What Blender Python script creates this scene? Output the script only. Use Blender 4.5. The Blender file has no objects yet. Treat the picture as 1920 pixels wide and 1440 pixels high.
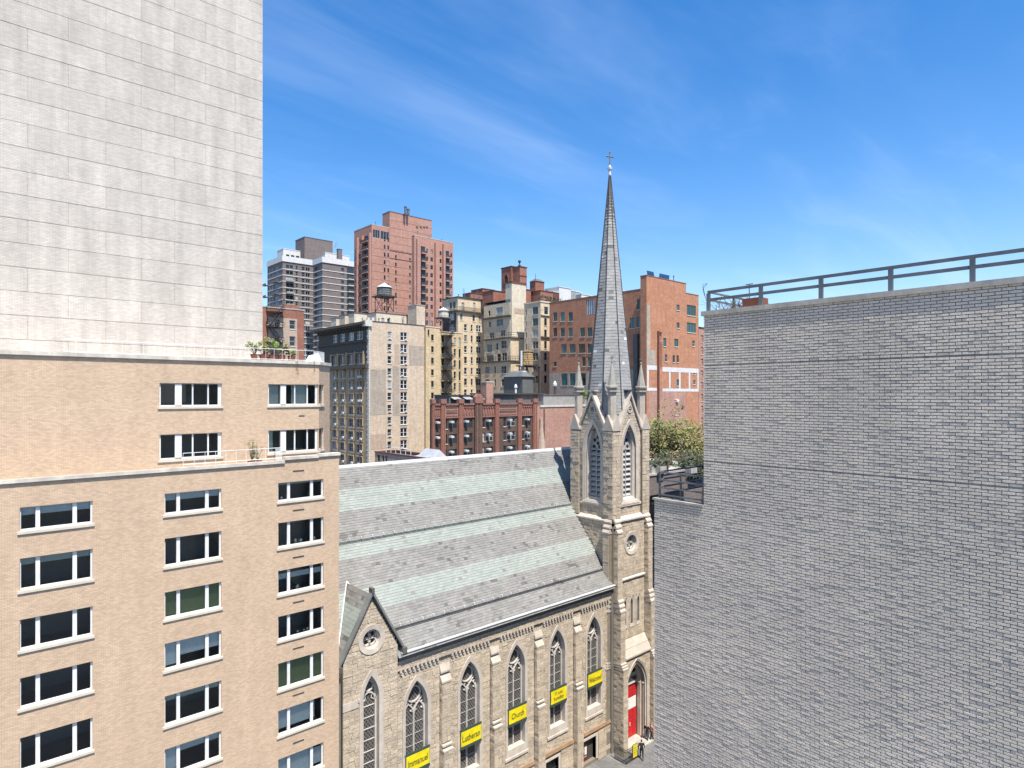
import bpy, math, random
import numpy as np
from mathutils import Vector, Matrix
from mathutils.geometry import tessellate_polygon
random.seed(11)
SC = bpy.context.scene
COL = SC.collection
R_ = math.radians

# ------------------------------------------------------------------ camera, sky, sun, exposure
CAM_H = 30.0
FOC = 1178.0                      # focal length in pixels of the 1920 px wide photograph
YAW = R_(48)
cam = bpy.data.objects.new('camera', bpy.data.cameras.new('camera'))
COL.objects.link(cam)
cam.location = (0, 0, CAM_H)
cam.rotation_euler = (R_(90), 0, R_(-42))
cam.data.sensor_width = 36
cam.data.lens = FOC / 1920 * 36
cam.data.shift_y = 20 / 1920
cam.data.clip_start = 0.3
cam.data.clip_end = 6000
SC.camera = cam

SUN = Vector((-0.11, -0.48, 1.0)).normalized()
sun = bpy.data.objects.new('sun', bpy.data.lights.new('sun', 'SUN'))
COL.objects.link(sun)
sun.data.energy = 5.0
sun.data.angle = R_(0.53)
sun.data.color = (1.0, 0.955, 0.88)
sun.rotation_euler = SUN.to_track_quat('Z', 'Y').to_euler()

world = bpy.data.worlds.new('World')
SC.world = world
world.use_nodes = True
wn, wl = world.node_tree.nodes, world.node_tree.links
wn.clear()
w_out = wn.new('ShaderNodeOutputWorld')
w_bg = wn.new('ShaderNodeBackground')
w_bg.inputs['Strength'].default_value = 0.125
sky = wn.new('ShaderNodeTexSky')
sky.sky_type = 'NISHITA'
sky.sun_disc = False
sky.sun_elevation = math.asin(SUN.z)
sky.sun_rotation = math.atan2(SUN.x, SUN.y)
sky.air_density = 1.0
sky.dust_density = 0.8
sky.ozone_density = 2.0
# thin cirrus and a faint veil on a flat layer high above, thicker where it is seen at a slant, the same in every direction
tc = wn.new('ShaderNodeTexCoord')
sep = wn.new('ShaderNodeSeparateXYZ'); wl.new(tc.outputs['Generated'], sep.inputs[0])
def wmath(op, a, b=None, c=None, clamp=False):
    n = wn.new('ShaderNodeMath'); n.operation = op; n.use_clamp = clamp
    for i, v in enumerate((a, b, c)):
        if v is None: continue
        if isinstance(v, (int, float)): n.inputs[i].default_value = v
        else: wl.new(v, n.inputs[i])
    return n.outputs[0]
C1R, C1O = -25, (0.2, 0.9, 0)
zz = wmath('ADD', wmath('MAXIMUM', sep.outputs[2], 0.0), 0.12)
cmb = wn.new('ShaderNodeCombineXYZ')
wl.new(wmath('DIVIDE', sep.outputs[0], zz), cmb.inputs[0])
wl.new(wmath('DIVIDE', sep.outputs[1], zz), cmb.inputs[1])
def cloud_layer(rot, scale, stretch, detail, lo, hi, off, dist=0.6):
    mp = wn.new('ShaderNodeMapping'); mp.inputs['Rotation'].default_value = (0, 0, rot)
    mp.inputs['Location'].default_value = off
    mp.inputs['Scale'].default_value = (scale, scale * stretch, 1)
    wl.new(cmb.outputs[0], mp.inputs[0])
    nz = wn.new('ShaderNodeTexNoise'); nz.inputs['Scale'].default_value = 1
    nz.inputs['Detail'].default_value = detail; nz.inputs['Roughness'].default_value = 0.55
    nz.inputs['Distortion'].default_value = dist
    wl.new(mp.outputs[0], nz.inputs['Vector'])
    mr = wn.new('ShaderNodeMapRange'); mr.interpolation_type = 'SMOOTHSTEP'
    mr.inputs['From Min'].default_value = lo; mr.inputs['From Max'].default_value = hi
    wl.new(nz.outputs['Fac'], mr.inputs['Value'])
    return mr.outputs[0]
c1 = cloud_layer(R_(C1R), 0.50, 3.6, 5, 0.47, 0.82, C1O)
C2_ = 0
c2 = cloud_layer(R_(65), 1.3, 2.5, 6, 0.48, 0.85, (4.1, 2.2, 0))
cl = wmath('ADD', wmath('MULTIPLY', c1, 0.20), wmath('ADD', wmath('MULTIPLY', c2, 0.08), wmath('MINIMUM', 0.5, wmath('DIVIDE', 0.012, wmath('POWER', wmath('ADD', wmath('MAXIMUM', sep.outputs[2], 0.0), 0.1), 2.0)))), clamp=True)
hs = wn.new('ShaderNodeHueSaturation'); hs.inputs['Saturation'].default_value = 1.46
hs.inputs['Value'].default_value = 1.08; hs.inputs['Hue'].default_value = 0.504
wl.new(sky.outputs[0], hs.inputs['Color'])
mixc = wn.new('ShaderNodeMix'); mixc.data_type = 'RGBA'
wl.new(cl, mixc.inputs[0]); wl.new(hs.outputs[0], mixc.inputs[6])
mixc.inputs[7].default_value = (5.0, 5.9, 7.6, 1)
wl.new(mixc.outputs[2], w_bg.inputs['Color'])
wl.new(w_bg.outputs[0], w_out.inputs['Surface'])

SC.view_settings.view_transform = 'Standard'
SC.view_settings.look = 'None'
SC.view_settings.exposure = 0.70
SC.view_settings.gamma = 1.0
SC.view_settings.use_curve_mapping = False

# ------------------------------------------------------------------ survey helpers (photo pixel + known plane -> place)
FWD = (math.cos(YAW), math.sin(YAW))
RGT = (math.sin(YAW), -math.cos(YAW))
def ray(px, py=740):
    u = (px - 960) / FOC; v = (740 - py) / FOC
    return FWD[0] + u * RGT[0], FWD[1] + u * RGT[1], v
def onY(px, py, y):
    d = ray(px, py); t = y / d[1]; return Vector((t * d[0], y, CAM_H + t * d[2]))
def onX(px, py, x):
    d = ray(px, py); t = x / d[0]; return Vector((x, t * d[1], CAM_H + t * d[2]))
def at(px, D):
    d = ray(px); return d[0] * D, d[1] * D
def zat(py, D): return CAM_H + (740 - py) / FOC * D
def proj(p):
    dep = p[0] * FWD[0] + p[1] * FWD[1]
    if dep < 0.1: return None
    return 960 + FOC * (p[0] * RGT[0] + p[1] * RGT[1]) / dep, 740 - FOC * (p[2] - CAM_H) / dep, dep

# ------------------------------------------------------------------ materials
class NT:
    def __init__(s, name):
        s.m = bpy.data.materials.new(name); s.m.use_nodes = True
        s.n = s.m.node_tree.nodes; s.l = s.m.node_tree.links
        s.b = s.n['Principled BSDF']
    def new(s, t, **kw):
        n = s.n.new(t)
        for k, v in kw.items(): setattr(n, k, v)
        return n
    def put(s, v, sock):
        if hasattr(v, 'is_output'): s.l.new(v, sock)
        elif isinstance(v, (tuple, list)) and len(v) == 3 and sock.type == 'RGBA': sock.default_value = (*v, 1)
        else: sock.default_value = v
    def math(s, op, a, b=0.0, clamp=False):
        n = s.new('ShaderNodeMath', operation=op, use_clamp=clamp)
        s.put(a, n.inputs[0]); s.put(b, n.inputs[1]); return n.outputs[0]
    def mix(s, f, a, b, mode='MIX'):
        n = s.new('ShaderNodeMix', data_type='RGBA', blend_type=mode)
        s.put(f, n.inputs[0]); s.put(a, n.inputs[6]); s.put(b, n.inputs[7]); return n.outputs[2]
    def rng(s, v, a, b, c, d):
        n = s.new('ShaderNodeMapRange'); s.put(v, n.inputs[0])
        for i, q in enumerate((a, b, c, d)): n.inputs[i + 1].default_value = q
        return n.outputs[0]
    def coord(s):                         # metres along the wall, height, for walls facing any way
        g = s.new('ShaderNodeNewGeometry')
        sn = s.new('ShaderNodeSeparateXYZ'); s.l.new(g.outputs['True Normal'], sn.inputs[0])
        sp = s.new('ShaderNodeSeparateXYZ'); s.l.new(g.outputs['Position'], sp.inputs[0])
        st = s.math('GREATER_THAN', s.math('ABSOLUTE', sn.outputs[0]), s.math('ABSOLUTE', sn.outputs[1]))
        u = s.math('ADD', s.math('MULTIPLY', sp.outputs[1], st), s.math('MULTIPLY', sp.outputs[0], s.math('SUBTRACT', 1.0, st)))
        c = s.new('ShaderNodeCombineXYZ'); s.l.new(u, c.inputs[0]); s.l.new(sp.outputs[2], c.inputs[1])
        return g, c.outputs[0]
    def noise(s, vec, scale, stretch=(1, 1, 1), detail=4, rough=0.6):
        mp = s.new('ShaderNodeMapping'); mp.inputs['Scale'].default_value = stretch; s.l.new(vec, mp.inputs[0])
        n = s.new('ShaderNodeTexNoise'); n.inputs['Scale'].default_value = scale
        n.inputs['Detail'].default_value = detail; n.inputs['Roughness'].default_value = rough
        s.l.new(mp.outputs[0], n.inputs['Vector']); return n.outputs['Fac']

MATS = {}
def mat(name, col, col2=None, ns=0.5, stretch=(1, 1, 1), rough=0.85, brick=None, island=0.0, streak=0.0,
        fine=0.0, fs=8.0, bump=0.0, bs=12.0, spec=0.3, metal=0.0, lo=0.38, hi=0.62):
    t = NT(name); g, vec = t.coord(); pos = g.outputs['Position']
    base = vec if brick or streak else pos
    c = col
    if col2: c = t.mix(t.rng(t.noise(pos, ns, stretch), lo, hi, 0, 1), col, col2)
    h = None
    if brick:
        w, hh, mw, mcol, var = brick
        b = t.new('ShaderNodeTexBrick'); b.inputs['Scale'].default_value = 1
        b.inputs['Brick Width'].default_value = w; b.inputs['Row Height'].default_value = hh
        b.inputs['Mortar Size'].default_value = mw; b.inputs['Mortar Smooth'].default_value = 0.3
        b.inputs['Bias'].default_value = 0
        t.l.new(vec, b.inputs['Vector'])
        hv = t.new('ShaderNodeHueSaturation'); hv.inputs['Value'].default_value = 1 - var; t.put(c, hv.inputs['Color'])
        hw = t.new('ShaderNodeHueSaturation'); hw.inputs['Value'].default_value = 1 + var; t.put(c, hw.inputs['Color'])
        t.l.new(hv.outputs[0], b.inputs['Color1']); t.l.new(hw.outputs[0], b.inputs['Color2'])
        b.inputs['Mortar'].default_value = (*mcol, 1)
        c = b.outputs['Color']; h = t.math('SUBTRACT', 1.0, b.outputs['Fac'])
    val = None
    if island:
        oi = t.new('ShaderNodeObjectInfo')
        r = t.math('FRACT', t.math('ADD', oi.outputs['Random'], g.outputs['Random Per Island']))
        val = t.rng(r, 0, 1, 1 - island, 1 + island)
    if streak:
        sv = t.rng(t.noise(vec, 1.0, (1.6, 0.18, 1), 5), 0.3, 0.7, 1 - streak, 1 + streak * 0.4)
        val = t.math('MULTIPLY', val, sv) if val is not None else sv
    if fine:
        fv = t.rng(t.noise(pos, fs, (1, 1, 1), 3), 0.3, 0.7, 1 - fine, 1 + fine)
        val = t.math('MULTIPLY', val, fv) if val is not None else fv
    if val is not None:
        hv = t.new('ShaderNodeHueSaturation'); t.put(c, hv.inputs['Color']); t.l.new(val, hv.inputs['Value']); c = hv.outputs[0]
    t.put(c, t.b.inputs['Base Color'])
    t.b.inputs['Roughness'].default_value = rough
    t.b.inputs['Specular IOR Level'].default_value = spec
    t.b.inputs['Metallic'].default_value = metal
    if bump:
        bp = t.new('ShaderNodeBump'); bp.inputs['Strength'].default_value = bump; bp.inputs['Distance'].default_value = 0.05
        t.l.new(h if h is not None else t.noise(pos, bs, (1, 1, 1), 4), bp.inputs['Height'])
        t.l.new(bp.outputs[0], t.b.inputs['Normal'])
    MATS[name] = t.m
    return t.m

def glass_mat(name, tint=(0.02, 0.026, 0.032), rough=0.04):
    t = NT(name); g = t.new('ShaderNodeNewGeometry'); oi = t.new('ShaderNodeObjectInfo')
    r = t.rng(oi.outputs['Random'], 0, 1, 0.5, 1.6)
    hv = t.new('ShaderNodeHueSaturation'); hv.inputs['Color'].default_value = (*tint, 1); t.l.new(r, hv.inputs['Value'])
    t.l.new(hv.outputs[0], t.b.inputs['Base Color'])
    t.b.inputs['Roughness'].default_value = rough; t.b.inputs['Specular IOR Level'].default_value = 0.6
    bp = t.new('ShaderNodeBump'); bp.inputs['Strength'].default_value = 0.15; bp.inputs['Distance'].default_value = 0.02
    t.l.new(t.noise(g.outputs['Position'], 1.4), bp.inputs['Height']); t.l.new(bp.outputs[0], t.b.inputs['Normal'])
    MATS[name] = t.m; return t.m

def clear_glass(name):
    t = NT(name); t.n.remove(t.b); out = t.n['Material Output']
    tr = t.new('ShaderNodeBsdfTransparent'); tr.inputs[0].default_value = (0.80, 0.86, 0.86, 1)
    gl = t.new('ShaderNodeBsdfGlossy'); gl.inputs['Roughness'].default_value = 0.02
    fr = t.new('ShaderNodeFresnel'); fr.inputs[0].default_value = 1.6
    mx = t.new('ShaderNodeMixShader'); t.l.new(t.math('MULTIPLY', fr.outputs[0], 0.9, True), mx.inputs[0]); t.l.new(tr.outputs[0], mx.inputs[1]); t.l.new(gl.outputs[0], mx.inputs[2])
    t.l.new(mx.outputs[0], out.inputs[0]); MATS[name] = t.m; return t.m

def leaded_glass(name):
    t = NT(name); g, vec = t.coord()
    def band(ax, ay, per, wid):
        d = t.new('ShaderNodeVectorMath', operation='DOT_PRODUCT'); t.l.new(vec, d.inputs[0]); d.inputs[1].default_value = (ax, ay, 0)
        f = t.math('FRACT', t.math('DIVIDE', d.outputs['Value'], per)); return t.math('LESS_THAN', f, wid)
    lat = t.math('MAXIMUM', band(0.8, 0.6, 0.17, 0.22), band(0.8, -0.6, 0.17, 0.22))
    nz = t.rng(t.noise(vec, 5, (1, 1, 1), 4), 0.35, 0.65, 0, 1)
    c = t.mix(nz, (0.022, 0.022, 0.024), (0.075, 0.065, 0.055))
    c = t.mix(lat, c, (0.19, 0.18, 0.165))
    t.put(c, t.b.inputs['Base Color']); t.b.inputs['Roughness'].default_value = 0.35
    t.b.inputs['Specular IOR Level'].default_value = 0.3
    MATS[name] = t.m; return t.m

mat('church_stone', (0.555, 0.455, 0.335), (0.46, 0.385, 0.29), 1.6, island=0.13, fine=0.14, fs=9, bump=0.9, bs=14)
mat('church_mortar', (0.24, 0.20, 0.15), (0.19, 0.16, 0.12), 2.0, fine=0.15)
mat('weather_stone', (0.47, 0.41, 0.335), (0.40, 0.35, 0.285), 2.0, fine=0.12)
mat('dirty_stone', (0.36, 0.335, 0.28), (0.28, 0.26, 0.215), 2.0, fine=0.15)
mat('dressed_stone', (0.57, 0.50, 0.42), (0.48, 0.42, 0.35), 1.2, fine=0.08, fs=5, bump=0.15, streak=0.14)
mat('brown_band', (0.33, 0.20, 0.11), (0.25, 0.16, 0.10), 2.0, fine=0.1)
mat('grey_slate', (0.195, 0.188, 0.172), (0.225, 0.218, 0.20), 0.7, island=0.12, fine=0.12, fs=20, rough=0.6, bump=0.2, bs=40)
mat('dark_slate', (0.125, 0.12, 0.11), (0.15, 0.145, 0.132), 0.7, island=0.25, fine=0.12, fs=20, rough=0.6)
mat('green_slate', (0.25, 0.275, 0.245), (0.275, 0.295, 0.265), 0.7, island=0.09, fine=0.10, fs=20, rough=0.6, bump=0.2, bs=40)
mat('spire_slate', (0.285, 0.278, 0.258), (0.34, 0.33, 0.305), 0.8, island=0.08, fine=0.15, fs=14, rough=0.6)
mat('lead', (0.17, 0.175, 0.165), (0.22, 0.225, 0.21), 1.0, rough=0.5, streak=0.15)
mat('pale_metal', (0.62, 0.63, 0.62), (0.52, 0.53, 0.53), 1.0, rough=0.45)
mat('dark_metal', (0.045, 0.047, 0.05), (0.06, 0.06, 0.062), 3, rough=0.5)
mat('tracery_stone', (0.56, 0.52, 0.46), (0.47, 0.43, 0.38), 2.0, fine=0.1)
mat('louvre_wood', (0.42, 0.41, 0.385), (0.33, 0.325, 0.31), 3, fine=0.12, fs=20)
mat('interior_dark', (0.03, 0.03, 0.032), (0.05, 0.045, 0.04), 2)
leaded_glass('leaded_glass'); clear_glass('clear_glass')
glass_mat('dark_glass'); glass_mat('blind_glass', (0.30, 0.30, 0.28), 0.15); glass_mat('green_glass', (0.05, 0.11, 0.11), 0.05)
mat('banner_yellow', (0.80, 0.66, 0.012), (0.72, 0.58, 0.012), 1.3, rough=0.6, fine=0.06, fs=3)
mat('banner_green', (0.05, 0.075, 0.06), rough=0.6)
mat('ink', (0.10, 0.09, 0.03), rough=0.7)
mat('door_red', (0.55, 0.025, 0.03), (0.47, 0.02, 0.025), 2, rough=0.45)
mat('door_maroon', (0.14, 0.03, 0.03), (0.10, 0.025, 0.025), 2, rough=0.4)
mat('white_paint', (0.66, 0.65, 0.62), (0.57, 0.56, 0.535), 1.5, streak=0.1, rough=0.6)
mat('frame_white', (0.74, 0.74, 0.71), (0.64, 0.64, 0.62), 2, rough=0.5)
mat('frame_grey', (0.42, 0.42, 0.40), (0.34, 0.34, 0.33), 2, rough=0.5)
mat('frame_dark', (0.07, 0.065, 0.06), rough=0.5)
mat('frame_green', (0.06, 0.16, 0.14), (0.05, 0.12, 0.11), 2, rough=0.5)
mat('tan_brick', (0.585, 0.425, 0.288), (0.555, 0.40, 0.273), 0.8, brick=(0.17, 0.058, 0.006, (0.38, 0.29, 0.20), 0.12), streak=0.08, bump=0.2)
mat('coping_pale', (0.62, 0.57, 0.48), (0.50, 0.46, 0.40), 2.2, streak=0.25)
mat('sill_stone', (0.60, 0.54, 0.44), (0.52, 0.47, 0.39), 2)
mat('pale_brick', (0.58, 0.525, 0.455), (0.53, 0.48, 0.415), 1.0, brick=(0.21, 0.07, 0.008, (0.44, 0.40, 0.35), 0.09), streak=0.18, island=0.05, bump=0.3)
mat('grey_brick', (0.70, 0.625, 0.52), (0.60, 0.54, 0.455), 0.3, (1, 1, 1.3), island=0.045, streak=0.12, fine=0.10, fs=10, bump=0.25, bs=25, rough=0.7)
mat('grey_joint', (0.20, 0.19, 0.175), (0.31, 0.295, 0.275), 0.7, fine=0.2, fs=6)
mat('concrete', (0.46, 0.43, 0.37), (0.36, 0.34, 0.30), 1.5, fine=0.1, streak=0.2)
mat('grey_metal', (0.13, 0.15, 0.165), (0.10, 0.11, 0.12), 2, rough=0.5)
mat('rust_red', (0.16, 0.065, 0.05), (0.12, 0.05, 0.04), 2)
def far_brick(name, a, b, st=0.12, ns=0.25, var=0.10, mort=0.8, bw=0.6, bh=0.2):
    mc = tuple(v * mort for v in a)
    mat(name, a, b, ns, (1, 1, 2.0), brick=(bw, bh, 0.014, mc, var), streak=st, fine=0.10, fs=1.3)
far_brick('limestone_brick', (0.60, 0.48, 0.355), (0.56, 0.445, 0.33), 0.14)
far_brick('street_facade', (0.46, 0.345, 0.22), (0.39, 0.295, 0.19), 0.18)
far_brick('patch_grey', (0.43, 0.365, 0.29), (0.39, 0.33, 0.265), 0.25)
far_brick('patch_tan', (0.47, 0.36, 0.27), (0.44, 0.34, 0.26), 0.15)
far_brick('yellow_brick', (0.62, 0.475, 0.28), (0.53, 0.42, 0.255), 0.12)
far_brick('cream_brick', (0.66, 0.535, 0.365), (0.60, 0.485, 0.33), 0.16)
far_brick('cream_plain', (0.64, 0.56, 0.425), (0.60, 0.52, 0.39), 0.12)
far_brick('red_brick', (0.32, 0.145, 0.10), (0.27, 0.115, 0.08), 0.15)
far_brick('rose_brick', (0.44, 0.245, 0.185), (0.40, 0.215, 0.165), 0.10)
far_brick('orange_brick', (0.47, 0.225, 0.13), (0.41, 0.19, 0.11), 0.13, 0.35)
far_brick('pink_brick', (0.43, 0.25, 0.19), (0.38, 0.215, 0.165), 0.15)
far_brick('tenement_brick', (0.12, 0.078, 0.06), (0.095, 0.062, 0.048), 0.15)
far_brick('umber_brick', (0.20, 0.165, 0.15), (0.175, 0.145, 0.13), 0.08)
mat('terracotta', (0.28, 0.135, 0.10), (0.22, 0.108, 0.082), 1.5, fine=0.2, fs=4)
mat('dark_cornice', (0.085, 0.072, 0.055), (0.11, 0.093, 0.072), 1.0, fine=0.2)
mat('quoin_stone', (0.60, 0.57, 0.50), (0.52, 0.49, 0.43), 1.5)
mat('roof_tar', (0.10, 0.10, 0.10), (0.15, 0.145, 0.14), 0.6)
mat('shed_grey', (0.135, 0.145, 0.14), (0.11, 0.12, 0.115), 0.8, streak=0.2)
mat('panel_grey', (0.31, 0.325, 0.31), (0.27, 0.28, 0.27), 1.0, streak=0.15)
mat('tank_wood', (0.56, 0.375, 0.18), (0.47, 0.31, 0.15), 1.5, (1, 1, 0.2), island=0.14)
mat('tank_dark', (0.21, 0.22, 0.21), (0.15, 0.155, 0.15), 1.5, (1, 1, 0.2), island=0.2)
mat('ac_white', (0.72, 0.72, 0.68), (0.62, 0.62, 0.59), 3)
mat('solar_blue', (0.012, 0.03, 0.075), (0.02, 0.045, 0.10), 2, rough=0.15, spec=0.6)
mat('skylight_white', (0.42, 0.43, 0.44), (0.34, 0.35, 0.36), 1, rough=0.3)
mat('asphalt', (0.05, 0.05, 0.052), (0.07, 0.069, 0.068), 1.5, fine=0.2, fs=20)
mat('sidewalk', (0.17, 0.165, 0.155), (0.13, 0.127, 0.12), 1.2, island=0.10, fine=0.12, fs=12)  # kept dark, with the street's shade put into the colour
mat('ground', (0.09, 0.088, 0.083), (0.12, 0.115, 0.11), 0.4)
mat('bark', (0.09, 0.07, 0.05), (0.13, 0.10, 0.075), 3, (1, 1, 0.3))
def leaf(name, a, b):
    mat(name, a, b, 0.35, island=0.35, rough=0.6)
    m = MATS[name]; m.node_tree.nodes['Principled BSDF'].inputs['Subsurface Weight'].default_value = 0.0
leaf('leaf_spring', (0.215, 0.21, 0.06), (0.15, 0.155, 0.05)); leaf('leaf_dark', (0.045, 0.065, 0.028), (0.07, 0.085, 0.04)); leaf('leaf_bright', (0.16, 0.24, 0.05), (0.22, 0.27, 0.07))
leaf('leaf_bud', (0.24, 0.16, 0.085), (0.23, 0.21, 0.08))
for nm, c in dict(cloth_black=(0.02, 0.02, 0.025), cloth_blue=(0.05, 0.07, 0.14), cloth_pink=(0.5, 0.26, 0.22), skin=(0.45, 0.27, 0.19), hair=(0.03, 0.022, 0.016),
                  car_blue=(0.06, 0.08, 0.17), tyre=(0.02, 0.02, 0.02), chrome=(0.6, 0.6, 0.6), lamp_red=(0.4, 0.02, 0.02), planter_brown=(0.20, 0.07, 0.045),
                  blind_green=(0.29, 0.33, 0.17), blind_white=(0.78, 0.82, 0.83), curtain=(0.6, 0.63, 0.56), room=(0.38, 0.37, 0.35), poster_white=(0.75, 0.74, 0.70)).items():
    mat(nm, c, rough=0.35 if nm in ('car_blue', 'chrome', 'lamp_red') else 0.75, fine=0.06)

# ------------------------------------------------------------------ things and parts
OFF = {}                                           # root name -> place of its base
def thing(name, label, cat, base=(0, 0, 0), group=None):
    o = bpy.data.objects.new(name, None); COL.objects.link(o)
    o.location = base; o['label'] = label; o['category'] = cat
    if group: o['group'] = group
    OFF[o.name] = Vector(base); return o
def root_of(o):
    while o.parent: o = o.parent
    return o
def origin(o):                                     # world place of an object's own zero (no rotation above windows)
    p = Vector((0, 0, 0))
    while o: p = p + o.location; o = o.parent
    return p
def tag(o, label, cat, group=None):
    o['label'] = label; o['category'] = cat
    if group: o['group'] = group
    return o
def struct(o, kind='structure'): o['kind'] = kind; return o
def link(name, me, parent=None, loc=(0, 0, 0), rz=0):
    o = bpy.data.objects.new(name, me); COL.objects.link(o); o.parent = parent
    o.location = loc; o.rotation_euler = (0, 0, rz); return o

class MB:
    def __init__(s): s.v = []; s.f = []
    def add(s, vs, fs):
        b = len(s.v); s.v += [tuple(v) for v in vs]; s.f += [tuple(i + b for i in f) for f in fs]; return s
    def quad(s, *p): return s.add(p, [tuple(range(len(p)))])
    def box(s, x0, y0, z0, x1, y1, z1):
        return s.add([(x0, y0, z0), (x1, y0, z0), (x1, y1, z0), (x0, y1, z0), (x0, y0, z1), (x1, y0, z1), (x1, y1, z1), (x0, y1, z1)],
                     [(0, 3, 2, 1), (4, 5, 6, 7), (0, 1, 5, 4), (1, 2, 6, 5), (2, 3, 7, 6), (3, 0, 4, 7)])
    def hexa(s, b, t):                             # two rings of equal length
        n = len(b)
        return s.add(list(b) + list(t), [tuple(range(n))[::-1], tuple(range(n, 2 * n))] + [(i, (i + 1) % n, n + (i + 1) % n, n + i) for i in range(n)])
    def tube(s, p, q, r, n=6, r2=None):
        p = Vector(p); q = Vector(q); d = (q - p)
        if d.length < 1e-6: return s
        d.normalize(); a = d.orthogonal().normalized(); c = d.cross(a); r2 = r if r2 is None else r2
        ring = lambda o, rr: [o + (a * math.cos(2 * math.pi * i / n) + c * math.sin(2 * math.pi * i / n)) * rr for i in range(n)]
        return s.hexa(ring(p, r), ring(q, r2))
    def path(s, pts, r, n=5):
        for a, b in zip(pts, pts[1:]): s.tube(a, b, r, n)
        return s
    def lathe(s, c, prof, n=8, rot=0.0):
        b = len(s.v)
        for r, z in prof:
            for i in range(n):
                a = rot + 2 * math.pi * i / n; s.v.append((c[0] + r * math.cos(a), c[1] + r * math.sin(a), c[2] + z))
        for k in range(len(prof) - 1):
            for i in range(n):
                j = (i + 1) % n; s.f.append((b + k * n + i, b + k * n + j, b + (k + 1) * n + j, b + (k + 1) * n + i))
        s.f.append(tuple(b + i for i in range(n))[::-1]); s.f.append(tuple(b + (len(prof) - 1) * n + i for i in range(n)))
        return s
    def mesh(s, name, m, o=(0, 0, 0)):
        me = bpy.data.meshes.new(name)
        me.from_pydata([(v[0] - o[0], v[1] - o[1], v[2] - o[2]) for v in s.v], [], s.f)
        if m: me.materials.append(MATS[m])
        me.update(); return me
    def build(s, name, m, parent=None, loc=None):  # vertices are world places
        po = origin(parent) if parent else Vector((0, 0, 0))
        o = Vector(loc) if loc else po
        return link(name, s.mesh(name, m, o), parent, o - po)

def part(parent, name, m, x0, y0, z0, x1, y1, z1): return MB().box(x0, y0, z0, x1, y1, z1).build(name, m, parent)

# a face of a building: axis 'Y' looks to -Y (u = x), axis 'X' looks to -X (u = y); d is depth into the wall
def fmap(axis, plane):
    return (lambda u, z, d=0.0: (u, plane + d, z)) if axis == 'Y' else (lambda u, z, d=0.0: (plane + d, u, z))
def fbox(mb, M, u0, u1, z0, z1, d0, d1):
    a = [M(u0, z0, d0), M(u1, z0, d0), M(u1, z0, d1), M(u0, z0, d1)]; b = [M(u0, z1, d0), M(u1, z1, d0), M(u1, z1, d1), M(u0, z1, d1)]
    return mb.hexa(a, b)
def pierced(mb, M, u0, u1, z0, z1, holes, rev=0.25):
    us = sorted({round(v, 3) for h in holes for v in h[:2]} | {u0, u1}); zs = sorted({round(v, 3) for h in holes for v in h[2:4]} | {z0, z1})
    H = [[round(v, 3) for v in h[:4]] for h in holes]
    for i in range(len(zs) - 1):
        zc = (zs[i] + zs[i + 1]) / 2; rowh = [h for h in H if h[2] < zc < h[3]]
        cuts = sorted({u0, u1} | {v for h in rowh for v in h[:2]})
        for a, b in zip(cuts, cuts[1:]):
            uc = (a + b) / 2
            if uc < u0 or uc > u1 or any(h[0] < uc < h[1] for h in rowh): continue
            mb.quad(M(a, zs[i]), M(b, zs[i]), M(b, zs[i + 1]), M(a, zs[i + 1]))
    for a, b, c, d in H:
        for p, q in (((a, c), (b, c)), ((b, c), (b, d)), ((b, d), (a, d)), ((a, d), (a, c))):
            mb.quad(M(*p), M(*q), M(q[0], q[1], rev), M(p[0], p[1], rev))
    return mb

WCACHE = {}
def win_meshes(w, h, style, fm, sill):
    k = (w, h, style, fm, sill)
    if k in WCACHE: return WCACHE[k]
    a = w / 2; f = MB(); fw = min(0.09, w * 0.08); r0, r1 = 0.10, 0.19
    f.box(-a, r0, 0, -a + fw, r1, h); f.box(a - fw, r0, 0, a, r1, h); f.box(-a + fw, r0, 0, a - fw, r1, fw); f.box(-a + fw, r0, h - fw, a - fw, r1, h)
    if style in ('dh', 'dh2'): f.box(-a + fw, r0 + .02, h * .5 - .04, a - fw, r1 + .01, h * .5 + .04)
    nx = {'dh2': 2, 'two': 2, 'three': 3, 'four': 4, 'grid': 3, 'six': 6}.get(style, 1)
    for i in range(1, nx):
        x = -a + w * i / nx; t = 0.09 if style == 'dh2' else 0.05
        f.box(x - t, r0 - .01, fw, x + t, r1 - .005, h - fw)
    if style == 'grid':
        for i in (1, 2): f.box(-a + fw, r0 + .01, h * i / 3 - .04, a - fw, r1 + .01, h * i / 3 + .04)
    s = MB().box(-a - .08, -.10, -.16, a + .08, r0, -.003).mesh('sill', sill) if sill else None
    p = MB().quad((-a + fw / 2, r1 - .04, fw / 2), (a - fw / 2, r1 - .04, fw / 2), (a - fw / 2, r1 - .04, h - fw / 2), (-a + fw / 2, r1 - .04, h - fw / 2))
    WCACHE[k] = (f.mesh('window', fm), p, s, {}); return WCACHE[k]
def window(root, axis, plane, u0, u1, z0, z1, style='dh', fm='frame_grey', sill='sill_stone', glass=None, rz=None, loc=None):
    w = round((u1 - u0) * 20) / 20; h = round((z1 - z0) * 20) / 20
    me, p, s, gl = win_meshes(w, h, style, fm, sill)
    if glass is None: glass = 'blind_glass' if random.random() < 0.16 else 'dark_glass'
    if glass not in gl: gl[glass] = p.mesh('pane', glass)
    c = Vector(fmap(axis, plane)((u0 + u1) / 2, z0)) if loc is None else Vector(loc)
    o = link('window', me, root, c - origin(root), (0 if axis == 'Y' else -math.pi / 2) if rz is None else rz)
    link('pane', gl[glass], o)
    if s: link('sill', s, o)
    return o
AC_ME = {}
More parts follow.
